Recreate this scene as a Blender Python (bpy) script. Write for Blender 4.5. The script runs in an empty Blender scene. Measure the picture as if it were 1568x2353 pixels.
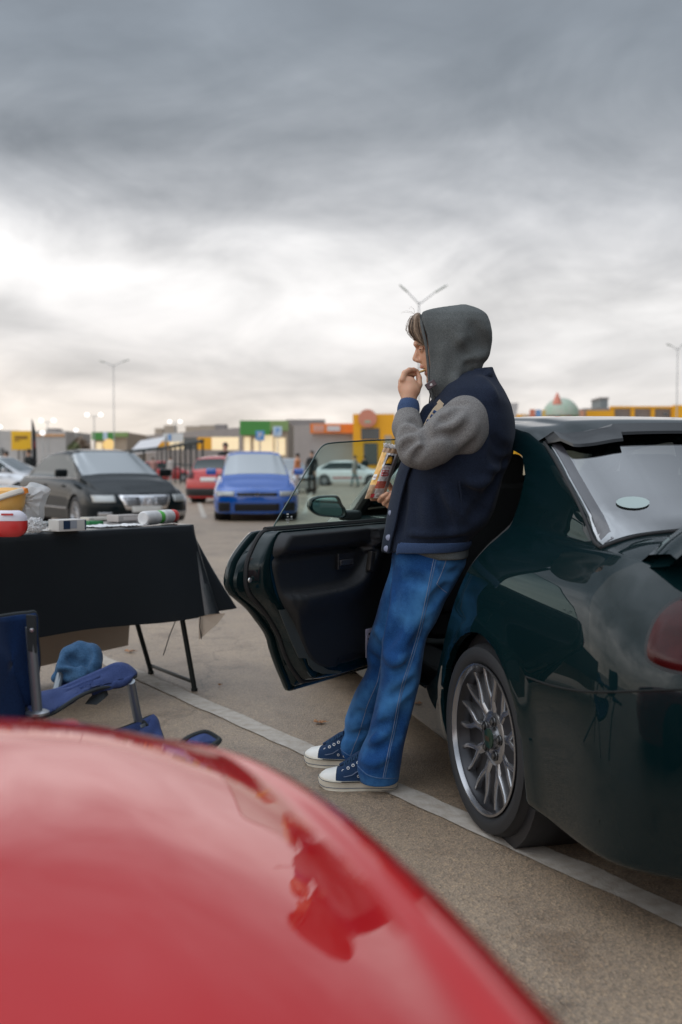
import bpy, bmesh, math, random
import numpy as np
from mathutils import Vector, Matrix, noise
from mathutils.geometry import tessellate_polygon
R = math.radians
random.seed(7)
rng = np.random.default_rng(7)
S = bpy.context.scene
COL = S.collection

# ------------------------------------------------------------------ camera
CAMH = 1.16
FPX = 2352.0                      # focal length in units of the 1568 px wide view
PITCH = math.atan((1176.5 - 1070.0) / FPX)
cam = bpy.data.cameras.new('camera')
cam.sensor_fit = 'HORIZONTAL'; cam.sensor_width = 24.0; cam.lens = 36.0
cam.clip_start = 0.05; cam.clip_end = 3000
cam.dof.use_dof = True; cam.dof.focus_distance = 3.6; cam.dof.aperture_fstop = 2.5
camo = bpy.data.objects.new('camera', cam); COL.objects.link(camo)
camo.location = (0, 0, CAMH); camo.rotation_euler = (math.pi / 2 - PITCH, 0, 0)
S.camera = camo

# ------------------------------------------------------------------ exposure
S.view_settings.view_transform = 'Standard'
S.view_settings.look = 'None'
S.view_settings.exposure = 0.12
S.view_settings.gamma = 1.0
S.render.film_transparent = False
S.cycles.max_bounces = 8
S.cycles.transparent_max_bounces = 12
S.cycles.sample_clamp_indirect = 6.0

# ------------------------------------------------------------------ world: overcast sky
SUN_EL, SUN_AZ = R(38), R(262)    # azimuth clockwise from +Y: to the left of the camera
W = bpy.data.worlds.new('World'); S.world = W; W.use_nodes = True
nt = W.node_tree; nt.nodes.clear()
def N(tree, t, **k):
    n = tree.nodes.new(t)
    for a, b in k.items(): setattr(n, a, b)
    return n
def build_sky():
    L = nt.links.new
    out = N(nt, 'ShaderNodeOutputWorld'); bg = N(nt, 'ShaderNodeBackground')
    tc = N(nt, 'ShaderNodeTexCoord'); sep = N(nt, 'ShaderNodeSeparateXYZ')
    L(tc.outputs['Generated'], sep.inputs[0])
    def M(op, a, b=None, c=None, clamp=False):
        n = N(nt, 'ShaderNodeMath', operation=op, use_clamp=clamp)
        for i, x in enumerate((a, b, c)):
            if x is None: continue
            if isinstance(x, (int, float)): n.inputs[i].default_value = x
            else: L(x, n.inputs[i])
        return n.outputs[0]
    x, y, z = sep.outputs[0], sep.outputs[1], sep.outputs[2]
    zc = M('MAXIMUM', z, 0.0)
    # cloud layer coordinates (a flat deck overhead), softened near the horizon
    den = M('ADD', zc, 0.22)
    px = M('DIVIDE', x, den); py = M('DIVIDE', y, den)
    cmb = N(nt, 'ShaderNodeCombineXYZ'); L(px, cmb.inputs[0]); L(M('MULTIPLY', py, 0.9), cmb.inputs[1]); L(M('MULTIPLY', x, 0.3), cmb.inputs[2])
    n1 = N(nt, 'ShaderNodeTexNoise'); n1.inputs['Scale'].default_value = 1.25; n1.inputs['Detail'].default_value = 7; n1.inputs['Roughness'].default_value = 0.5; n1.inputs['Distortion'].default_value = 0.5
    mp = N(nt, 'ShaderNodeMapping'); mp.inputs['Location'].default_value = (3.1, 0.55, 0.7); mp.inputs['Rotation'].default_value = (0, 0, R(18)); mp.inputs['Scale'].default_value = (1.0, 1.0, 1)
    L(cmb.outputs[0], mp.inputs[0]); L(mp.outputs[0], n1.inputs['Vector'])
    n2 = N(nt, 'ShaderNodeTexNoise'); n2.inputs['Scale'].default_value = 2.6; n2.inputs['Detail'].default_value = 8; n2.inputs['Roughness'].default_value = 0.55; n2.inputs['Distortion'].default_value = 0.6
    L(mp.outputs[0], n2.inputs['Vector'])
    cl = M('ADD', M('MULTIPLY', M('SUBTRACT', n1.outputs[0], 0.5), 2.4), M('MULTIPLY', M('SUBTRACT', n2.outputs[0], 0.5), 1.25))
    # shift elevation by the clouds so bands wander
    amp = M('MULTIPLY', zc, 0.26)
    zz = M('SUBTRACT', zc, M('MULTIPLY', cl, M('MINIMUM', amp, 0.075)))
    zz = M('ADD', zz, M('MULTIPLY', x, 0.07))
    ramp = N(nt, 'ShaderNodeValToRGB'); cr = ramp.color_ramp; cr.interpolation = 'B_SPLINE'
    L(M('MULTIPLY', zz, 2.0, clamp=True), ramp.inputs[0])
    pts = [(0.0, (.86, .77, .68)), (0.08, (.84, .77, .71)), (0.16, (.71, .68, .66)), (0.25, (.82, .80, .79)), (0.34, (.80, .785, .775)),
           (0.415, (.60, .60, .61)), (0.50, (.45, .465, .49)), (0.62, (.27, .295, .325)), (0.77, (.20, .23, .265)), (1.0, (.28, .31, .35))]
    while len(cr.elements) < len(pts): cr.elements.new(0.5)
    for e, (p, c) in zip(cr.elements, pts): e.position = p; e.color = (*c, 1)
    # local brightness of the clouds
    fac = M('ADD', 1.0, M('MULTIPLY', cl, 0.58))
    fac = M('MAXIMUM', fac, 0.45)
    # added fill light: sky brightened behind the camera, to the left and overhead
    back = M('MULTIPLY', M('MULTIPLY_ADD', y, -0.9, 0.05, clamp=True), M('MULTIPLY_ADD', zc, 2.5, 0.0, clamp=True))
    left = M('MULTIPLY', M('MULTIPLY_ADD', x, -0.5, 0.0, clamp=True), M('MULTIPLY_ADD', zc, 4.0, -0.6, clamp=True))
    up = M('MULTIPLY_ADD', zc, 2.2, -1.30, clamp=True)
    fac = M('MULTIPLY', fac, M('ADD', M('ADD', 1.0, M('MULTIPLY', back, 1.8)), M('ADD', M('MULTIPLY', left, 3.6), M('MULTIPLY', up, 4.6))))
    right = M('MULTIPLY_ADD', x, 1.6, -0.48, clamp=True)  # added shade: sky out of view on the right is darkened
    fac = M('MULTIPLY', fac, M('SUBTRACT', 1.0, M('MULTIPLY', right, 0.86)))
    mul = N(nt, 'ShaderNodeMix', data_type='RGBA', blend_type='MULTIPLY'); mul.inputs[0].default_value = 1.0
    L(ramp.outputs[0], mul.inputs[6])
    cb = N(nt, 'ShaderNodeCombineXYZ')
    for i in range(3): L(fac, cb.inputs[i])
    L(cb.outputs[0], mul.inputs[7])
    # a trace of the open sky above the clouds
    sky = N(nt, 'ShaderNodeTexSky', sky_type='NISHITA'); sky.sun_disc = False; sky.sun_elevation = SUN_EL; sky.sun_rotation = SUN_AZ
    sc = N(nt, 'ShaderNodeMix', data_type='RGBA', blend_type='MULTIPLY'); sc.inputs[0].default_value = 1.0
    L(sky.outputs[0], sc.inputs[6]); sc.inputs[7].default_value = (.07, .07, .07, 1)
    mx = N(nt, 'ShaderNodeMix', data_type='RGBA'); mx.inputs[0].default_value = 0.06
    L(mul.outputs[2], mx.inputs[6]); L(sc.outputs[2], mx.inputs[7])
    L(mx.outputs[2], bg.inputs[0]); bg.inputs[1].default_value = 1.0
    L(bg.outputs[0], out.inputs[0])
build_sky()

sun = bpy.data.lights.new('sun', 'SUN'); sun.energy = 0.5; sun.angle = R(100); sun.color = (1.0, 0.93, 0.84)
suno = bpy.data.objects.new('sun', sun); COL.objects.link(suno)
sd = Vector((math.sin(SUN_AZ) * math.cos(SUN_EL), math.cos(SUN_AZ) * math.cos(SUN_EL), math.sin(SUN_EL)))
suno.rotation_euler = sd.to_track_quat('Z', 'Y').to_euler()

# ------------------------------------------------------------------ helpers
def P(u, v, Y):
    """world point at world depth Y seen at view pixel (u, v)"""
    a = (u - 784.0) / FPX; b = (1176.5 - v) / FPX
    yd = math.cos(PITCH) + b * math.sin(PITCH); zd = -math.sin(PITCH) + b * math.cos(PITCH)
    k = Y / yd
    return Vector((a * k, Y, CAMH + zd * k))
def ray(u, v):
    p = P(u, v, 1.0) - Vector((0, 0, CAMH)); return p
def PZ(u, v, z=0.0):
    r = ray(u, v); k = (z - CAMH) / r.z
    return Vector((0, 0, CAMH)) + r * k

def tag(o, label=None, cat=None, group=None, kind=None):
    if label: o['label'] = label
    if cat: o['category'] = cat
    if group: o['group'] = group
    if kind: o['kind'] = kind
    return o
def empty(name, loc, rotz=0, scale=1.0):
    o = bpy.data.objects.new(name, None); COL.objects.link(o)
    o.location = loc; o.rotation_euler = (0, 0, rotz); o.scale = (scale,) * 3
    o.empty_display_size = 0.2
    return o
def wmat(o):
    """world matrix without a depsgraph update"""
    m = Matrix.LocRotScale(o.location, o.rotation_euler, o.scale)
    if o.parent: return wmat(o.parent) @ o.matrix_parent_inverse @ m
    return m
def parent(o, p, world=False):
    o.parent = p
    if world: o.matrix_parent_inverse = wmat(p).inverted()
    return o
def mesh_obj(name, verts, faces, mat, par=None, world=False, smooth=True, sharp=None, mats=None, midx=None):
    me = bpy.data.meshes.new(name)
    me.from_pydata([tuple(v) for v in verts], [], [tuple(f) for f in faces])
    if mats:
        for m in mats: me.materials.append(m)
    elif mat: me.materials.append(mat)
    if midx is not None: me.polygons.foreach_set('material_index', midx)
    me.polygons.foreach_set('use_smooth', [smooth] * len(me.polygons))
    if smooth and sharp is not None:
        me.update(); me.set_sharp_from_angle(angle=R(sharp))
    me.update()
    o = bpy.data.objects.new(name, me); COL.objects.link(o)
    if par is not None: parent(o, par, world)
    return o
class MB:
    """collects simple shapes into one mesh"""
    def __init__(s): s.v = []; s.f = []; s.m = []; s.mi = 0
    def add(s, vs, fs):
        b = len(s.v); s.v += [Vector(v) for v in vs]; s.f += [tuple(i + b for i in f) for f in fs]; s.m += [s.mi] * len(fs)
    def grid(s, rows, cu=False, cv=False):
        """rows: list of equally long lists of points"""
        n, m = len(rows), len(rows[0]); fs = []
        for i in range(n if cu else n - 1):
            for j in range(m if cv else m - 1):
                a, b = i, (i + 1) % n; c, d = j, (j + 1) % m
                fs.append((a * m + c, b * m + c, b * m + d, a * m + d))
        s.add([p for r in rows for p in r], fs)
    def loft(s, rings, caps=True):
        n, m = len(rings), len(rings[0]); fs = []
        for i in range(n - 1):
            for j in range(m):
                d = (j + 1) % m
                fs.append((i * m + j, i * m + d, (i + 1) * m + d, (i + 1) * m + j))
        if caps:
            fs.append(tuple(reversed(range(m)))); fs.append(tuple((n - 1) * m + j for j in range(m)))
        s.add([p for r in rings for p in r], fs)
    def tube(s, pts, r, n=10, caps=True, flat=None):
        pts = [Vector(p) for p in pts]; rs = r if isinstance(r, (list, tuple)) else [r] * len(pts)
        rings = []; up = None
        for i, p in enumerate(pts):
            t = (pts[min(i + 1, len(pts) - 1)] - pts[max(i - 1, 0)])
            t = t.normalized() if t.length > 1e-9 else Vector((0, 0, 1))
            if up is None:
                a = Vector((0, 0, 1)) if abs(t.z) < .9 else Vector((1, 0, 0))
                up = (a - t * a.dot(t)).normalized()
            else:
                up = up - t * up.dot(t); up = up.normalized() if up.length > 1e-6 else t.orthogonal().normalized()
            sd_ = t.cross(up); fl = flat or 1.0
            rings.append([p + (up * math.cos(k * 2 * math.pi / n) * fl + sd_ * math.sin(k * 2 * math.pi / n)) * rs[i] for k in range(n)])
        s.loft(rings, caps)
    def box(s, c, d, M=None, bev=0.0):
        c = Vector(c); hx, hy, hz = d[0] / 2, d[1] / 2, d[2] / 2
        if bev <= 0:
            vs = [Vector((x * hx, y * hy, z * hz)) for z in (-1, 1) for y in (-1, 1) for x in (-1, 1)]
            fs = [(0, 2, 3, 1), (4, 5, 7, 6), (0, 1, 5, 4), (2, 6, 7, 3), (0, 4, 6, 2), (1, 3, 7, 5)]
        else:
            bm = bmesh.new(); bmesh.ops.create_cube(bm, size=1.0)
            for v in bm.verts: v.co = Vector((v.co.x * 2 * hx, v.co.y * 2 * hy, v.co.z * 2 * hz))
            bmesh.ops.bevel(bm, geom=bm.edges[:], offset=bev, segments=3, profile=.6, affect='EDGES')
            bm.verts.index_update(); vs = [v.co.copy() for v in bm.verts]; fs = [tuple(v.index for v in f.verts) for f in bm.faces]; bm.free()
        if M is not None: vs = [M @ v for v in vs]
        s.add([v + c for v in vs], fs)
    def ell(s, c, r, M=None, n=16, m=10):
        c = Vector(c); rings = []
        for i in range(m + 1):
            a = math.pi * i / m; a = min(max(a, .02), math.pi - .02)
            rings.append([Vector((r[0] * math.sin(a) * math.cos(2 * math.pi * k / n), r[1] * math.sin(a) * math.sin(2 * math.pi * k / n), -r[2] * math.cos(a))) for k in range(n)])
        if M is not None: rings = [[M @ q for q in g] for g in rings]
        s.loft([[q + c for q in g] for g in rings])
    def lathe(s, prof, c=(0, 0, 0), axis='X', n=48, M=None, closed=False):
        c = Vector(c); rings = []
        for a, r in prof:
            g = []
            for k in range(n):
                t = 2 * math.pi * k / n
                q = {'X': Vector((a, r * math.cos(t), r * math.sin(t))), 'Z': Vector((r * math.cos(t), r * math.sin(t), a)), 'Y': Vector((r * math.cos(t), a, r * math.sin(t)))}[axis]
                if M is not None: q = M @ q
                g.append(q + c)
            rings.append(g)
        if closed: rings.append(rings[0])
        s.loft(rings, caps=not closed)
    def prism(s, poly, n, th, back=True):
        """polygon (3D points, planar) extruded by th along n"""
        poly = [Vector(p) for p in poly]; n = Vector(n).normalized(); m = len(poly)
        tri = tessellate_polygon([poly])
        vs = poly + [p + n * th for p in poly]
        fs = [tuple(t) for t in tri] + [tuple(i + m for i in reversed(t)) for t in tri]
        fs += [(i, (i + 1) % m, (i + 1) % m + m, i + m) for i in range(m)]
        s.add(vs, fs)
    def build(s, name, mat, par=None, world=False, smooth=True, sharp=35, mats=None):
        o = mesh_obj(name, s.v, s.f, mat, par, world, smooth, None, mats, s.m if mats else None)
        bm = bmesh.new(); bm.from_mesh(o.data); bmesh.ops.recalc_face_normals(bm, faces=bm.faces[:]); bm.to_mesh(o.data); bm.free()
        if smooth and sharp: o.data.set_sharp_from_angle(angle=R(sharp))
        return o
def spline(pts, n):
    """Catmull-Rom through points of any dimension -> n samples"""
    p = np.array(pts, float); m = len(p)
    q = np.vstack([2 * p[0] - p[1], p, 2 * p[-1] - p[-2]])
    t = np.linspace(0, m - 1 - 1e-9, n); i = t.astype(int); f = (t - i)[:, None]
    a, b, c, d = q[i], q[i + 1], q[i + 2], q[i + 3]
    return 0.5 * ((2 * b) + (-a + c) * f + (2 * a - 5 * b + 4 * c - d) * f ** 2 + (-a + 3 * b - 3 * c + d) * f ** 3)
def closed_spline(pts, n):
    p = np.array(pts, float); m = len(p)
    t = np.linspace(0, m, n, endpoint=False); i = t.astype(int); f = (t - i)[:, None]
    a, b, c, d = p[(i - 1) % m], p[i % m], p[(i + 1) % m], p[(i + 2) % m]
    return 0.5 * ((2 * b) + (-a + c) * f + (2 * a - 5 * b + 4 * c - d) * f ** 2 + (-a + 3 * b - 3 * c + d) * f ** 3)
def interp(x, table):
    xs = [a for a, b in table]; ys = [b for a, b in table]
    return float(np.interp(x, xs, ys))
def sm(x):
    x = min(max(x, 0.), 1.); return x * x * (3 - 2 * x)
def bake(o, keep=True):
    """apply modifiers to the object's mesh"""
    dg = bpy.context.evaluated_depsgraph_get(); dg.update()
    me = bpy.data.meshes.new_from_object(o.evaluated_get(dg), depsgraph=dg)
    o.modifiers.clear(); o.data = me
    return o
def text_mesh(body, size, bold=0.0, align='CENTER'):
    c = bpy.data.curves.new('t', 'FONT'); c.body = body; c.size = size; c.align_x = align; c.align_y = 'CENTER'; c.offset = bold; c.resolution_u = 3
    o = bpy.data.objects.new('t', c); COL.objects.link(o)
    dg = bpy.context.evaluated_depsgraph_get(); dg.update()
    me = bpy.data.meshes.new_from_object(o.evaluated_get(dg), depsgraph=dg)
    vs = [v.co.copy() for v in me.vertices]; fs = [tuple(p.vertices) for p in me.polygons]
    bpy.data.objects.remove(o); bpy.data.curves.remove(c); bpy.data.meshes.remove(me)
    return vs, fs

# ------------------------------------------------------------------ materials
def mat(name, col, rough=.6, metal=0., coat=0., spec=.5, ior=1.5, alpha=1., emit=None, es=0., noise_col=None, nscale=8., namt=.5, bump=0., bscale=60., bdist=.002, sheen=0., coat_rough=.03, ndetail=5., coords='Object'):
    m = bpy.data.materials.new(name); m.use_nodes = True; t = m.node_tree; b = t.nodes['Principled BSDF']; L = t.links.new
    b.inputs['Base Color'].default_value = (*col, 1); b.inputs['Roughness'].default_value = rough; b.inputs['Metallic'].default_value = metal
    b.inputs['Coat Weight'].default_value = coat; b.inputs['Coat Roughness'].default_value = coat_rough; b.inputs['Specular IOR Level'].default_value = spec
    b.inputs['IOR'].default_value = ior; b.inputs['Alpha'].default_value = alpha
    if sheen: b.inputs['Sheen Weight'].default_value = sheen; b.inputs['Sheen Roughness'].default_value = .5
    if emit: b.inputs['Emission Color'].default_value = (*emit, 1); b.inputs['Emission Strength'].default_value = es
    tc = N(t, 'ShaderNodeTexCoord')
    if noise_col is not None:
        n = N(t, 'ShaderNodeTexNoise'); n.inputs['Scale'].default_value = nscale; n.inputs['Detail'].default_value = ndetail
        L(tc.outputs[coords], n.inputs['Vector'])
        r = N(t, 'ShaderNodeMapRange'); r.inputs['From Min'].default_value = .5 - .5 * (1 - namt) - .02; r.inputs['From Max'].default_value = .5 + .5 * (1 - namt) + .02; L(n.outputs[0], r.inputs[0])
        mx = N(t, 'ShaderNodeMix', data_type='RGBA'); mx.inputs[6].default_value = (*col, 1); mx.inputs[7].default_value = (*noise_col, 1)
        L(r.outputs[0], mx.inputs[0]); L(mx.outputs[2], b.inputs['Base Color'])
    if bump:
        n = N(t, 'ShaderNodeTexNoise'); n.inputs['Scale'].default_value = bscale; n.inputs['Detail'].default_value = 4
        L(tc.outputs[coords], n.inputs['Vector'])
        bp = N(t, 'ShaderNodeBump'); bp.inputs['Strength'].default_value = bump; bp.inputs['Distance'].default_value = bdist
        L(n.outputs[0], bp.inputs['Height']); L(bp.outputs[0], b.inputs['Normal'])
    return m
def glass_mat(name, tint, f0=.04, fmax=.9, rough=0.0, power=4.0):
    """thin sheet: tinted transparency plus a reflection that grows towards grazing angles"""
    m = bpy.data.materials.new(name); m.use_nodes = True; t = m.node_tree; t.nodes.clear(); L = t.links.new
    o = N(t, 'ShaderNodeOutputMaterial'); tr = N(t, 'ShaderNodeBsdfTransparent'); gl = N(t, 'ShaderNodeBsdfGlossy'); mx = N(t, 'ShaderNodeMixShader'); lw = N(t, 'ShaderNodeLayerWeight')
    tr.inputs[0].default_value = (*tint, 1); gl.inputs['Roughness'].default_value = rough; lw.inputs[0].default_value = .5
    pw = N(t, 'ShaderNodeMath', operation='POWER'); pw.inputs[1].default_value = power; L(lw.outputs['Facing'], pw.inputs[0])
    ma = N(t, 'ShaderNodeMath', operation='MULTIPLY_ADD', use_clamp=True); ma.inputs[1].default_value = fmax - f0; ma.inputs[2].default_value = f0; L(pw.outputs[0], ma.inputs[0])
    L(ma.outputs[0], mx.inputs[0]); L(tr.outputs[0], mx.inputs[1]); L(gl.outputs[0], mx.inputs[2]); L(mx.outputs[0], o.inputs[0])
    return m
M = {}
M['green'] = mat('dark_green_paint', (.001, .0095, .0112), .5, 0.0, 1.0, .03, coat_rough=.008, ior=1.5)
M['red'] = mat('red_paint', (.50, .002, .004), .5, 0.0, 1.0, .05, coat_rough=.004)
M['green'].node_tree.nodes['Principled BSDF'].inputs['Coat IOR'].default_value = 1.38
M['red'].node_tree.nodes['Principled BSDF'].inputs['Coat IOR'].default_value = 1.75
M['black_plastic'] = mat('black_plastic', (.012, .012, .014), .45, bump=.2, bscale=400, bdist=.0005)
M['trim_vinyl'] = mat('door_trim_vinyl', (.013, .014, .016), .5, bump=.35, bscale=500, bdist=.0006)
M['rubber'] = mat('rubber', (.012, .012, .013), .75)
M['interior'] = mat('dark_interior', (.012, .014, .015), .9, bump=.2, bscale=60)
M['seat'] = mat('seat_fabric', (.03, .032, .036), .95, bump=.3, bscale=200)
M['silver'] = mat('silver_metal', (.45, .46, .48), .32, .9)
M['rim'] = mat('gunmetal_rim', (.15, .15, .16), .28, .85, coat=.2)
M['chrome'] = mat('chrome', (.7, .7, .72), .12, 1.0)
M['spoke'] = mat('bright_spoke', (.34, .34, .35), .24, .9, coat=.2)
M['barrel'] = mat('dark_barrel', (.045, .045, .048), .3, .8)
M['disc'] = mat('brake_disc', (.08, .08, .085), .45, .8)
M['glass'] = glass_mat('clear_glass', (.86, .95, .92), .03, .8, 0.0, 5.0)
M['tglass'] = glass_mat('tinted_glass', (.35, .42, .42), .30, 1.0, 0.0, 2.0)
M['car_glass'] = mat('dark_car_glass', (.006, .018, .018), .04, 0, 0, .5, ior=1.5)
M['white'] = mat('white_plastic', (.75, .75, .74), .5)
M['lamp_glass'] = mat('lamp_glass', (.32, .33, .32), .1, .3, .8)
M['red_lamp'] = mat('dark_red_lamp', (.07, .003, .004), .3, 0, .45, .1, coat_rough=.02, noise_col=(.02, .002, .002), nscale=9)
# ------------------------------------------------------------------ setting: ground and paint
def ground_material():
    m = bpy.data.materials.new('worn_asphalt'); m.use_nodes = True; t = m.node_tree; b = t.nodes['Principled BSDF']; L = t.links.new
    tc = N(t, 'ShaderNodeTexCoord')
    def nz(sc, det=6, rough=.55):
        n = N(t, 'ShaderNodeTexNoise'); n.inputs['Scale'].default_value = sc; n.inputs['Detail'].default_value = det; n.inputs['Roughness'].default_value = rough
        L(tc.outputs['Object'], n.inputs['Vector']); return n.outputs[0]
    def ramp(x, pts):
        r = N(t, 'ShaderNodeValToRGB'); L(x, r.inputs[0])
        while len(r.color_ramp.elements) < len(pts): r.color_ramp.elements.new(.5)
        for e, (p, c) in zip(r.color_ramp.elements, pts): e.position = p; e.color = (*c, 1)
        return r.outputs[0]
    base = ramp(nz(.55, 5), [(.3, (.180, .137, .102)), (.5, (.272, .208, .151)), (.72, (.35, .270, .198))])
    vo = N(t, 'ShaderNodeTexVoronoi'); vo.inputs['Scale'].default_value = 150; L(tc.outputs['Object'], vo.inputs['Vector'])
    stones = ramp(vo.outputs['Color'], [(.15, (.55, .52, .48)), (.45, (.95, .93, .9)), (.62, (1.05, 1.0, .93)), (.9, (1.55, 1.42, 1.22))])
    mu = N(t, 'ShaderNodeMix', data_type='RGBA', blend_type='MULTIPLY'); mu.inputs[0].default_value = .8; L(base, mu.inputs[6]); L(stones, mu.inputs[7])
    dirt = ramp(nz(3.1, 8, .7), [(.34, (.60, .55, .50)), (.47, (1, 1, 1)), (.68, (1.1, 1.08, 1.03))])
    m2 = N(t, 'ShaderNodeMix', data_type='RGBA', blend_type='MULTIPLY'); m2.inputs[0].default_value = .8; L(mu.outputs[2], m2.inputs[6]); L(dirt, m2.inputs[7])
    fine = ramp(nz(240, 3, .6), [(.35, (.72, .7, .68)), (.5, (1, 1, 1)), (.66, (1.3, 1.25, 1.18))])
    m3 = N(t, 'ShaderNodeMix', data_type='RGBA', blend_type='MULTIPLY'); m3.inputs[0].default_value = .9; L(m2.outputs[2], m3.inputs[6]); L(fine, m3.inputs[7])
    # thin wandering cracks
    dn = N(t, 'ShaderNodeTexNoise'); dn.inputs['Scale'].default_value = 2.2; dn.inputs['Detail'].default_value = 6; L(tc.outputs['Object'], dn.inputs['Vector'])
    va = N(t, 'ShaderNodeVectorMath', operation='MULTIPLY_ADD'); L(dn.outputs['Color'], va.inputs[0]); va.inputs[1].default_value = (1.1, 1.1, 0); L(tc.outputs['Object'], va.inputs[2])
    vc = N(t, 'ShaderNodeTexVoronoi', feature='DISTANCE_TO_EDGE'); vc.inputs['Scale'].default_value = .42; L(va.outputs[0], vc.inputs['Vector'])
    cr_ = ramp(vc.outputs['Distance'], [(0.0, (.52, .50, .48)), (.0045, (.80, .79, .78)), (.010, (1, 1, 1))])
    m4 = N(t, 'ShaderNodeMix', data_type='RGBA', blend_type='MULTIPLY'); m4.inputs[0].default_value = .75; L(m3.outputs[2], m4.inputs[6]); L(cr_, m4.inputs[7]); m3 = m4
    L(m3.outputs[2], b.inputs['Base Color']); b.inputs['Roughness'].default_value = .5; b.inputs['Specular IOR Level'].default_value = 1.0
    bp = N(t, 'ShaderNodeBump'); bp.inputs['Strength'].default_value = .6; bp.inputs['Distance'].default_value = .004; L(vo.outputs['Distance'], bp.inputs['Height']); L(bp.outputs[0], b.inputs['Normal'])
    return m
M['asphalt'] = ground_material()
gv, gf = [], []
xs = sorted(set([-900, -300, -100, -40] + list(range(-20, 22, 2)) + [40, 100, 300, 900])); ys = sorted(set([-300, -60] + list(range(-10, 41, 2)) + [60, 100, 200, 500, 1400]))
for y in ys:
    for x in xs: gv.append((x, y, 0))
for j in range(len(ys) - 1):
    for i in range(len(xs) - 1): a = j * len(xs) + i; gf.append((a, a + 1, a + 1 + len(xs), a + len(xs)))
tag(mesh_obj('ground', gv, gf, M['asphalt']), kind='structure')

def paint_material():
    m = mat('worn_line_paint', (.50, .455, .40), .8, noise_col=(.33, .275, .22), nscale=22, namt=.5, bump=.5, bscale=120, bdist=.004)
    return m
M['line'] = paint_material()
def line_on_ground(name, a, b, w, seed=0, rag=.012):
    a = Vector(a); b = Vector(b); d = (b - a); ln = d.length; d.normalize(); n = Vector((-d.y, d.x, 0)); k = max(6, int(ln / .06)); mb = MB(); rows = []
    for i in range(k + 1):
        p = a + d * (ln * i / k)
        r1 = noise.noise(Vector((i * .37 + seed, 1.3, 0))) * rag * 2 + noise.noise(Vector((i * 1.7 + seed, 4.3, 0))) * rag
        r2 = noise.noise(Vector((i * .37 + seed, 7.3, 0))) * rag * 2 + noise.noise(Vector((i * 1.7 + seed, 9.3, 0))) * rag
        rows.append([p + n * (w / 2 + r1) + Vector((0, 0, .004)), p - n * (w / 2 + r2) + Vector((0, 0, .004))])
    mb.grid(rows); o = mb.build(name, M['line'], smooth=False); tag(o, kind='structure'); return o
LA, LB = PZ(150, 1478), PZ(1568, 2108)
ld = (LB - LA).normalized()
line_on_ground('parking_line', LA - ld * 1.0, LB + ld * 1.2, .105, 3, .005)
# far bay lines, seen through the door glass and between the parked cars
for i, (p, q, w) in enumerate([(PZ(690, 1139), PZ(1150, 1122), .16), (PZ(700, 1182), PZ(716, 1128), .12), (PZ(470, 1190), PZ(450, 1135), .12), (PZ(640, 1092), PZ(1200, 1090), .3)]):
    line_on_ground('bay_line', p, q, w, i * 11, .005)

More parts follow.
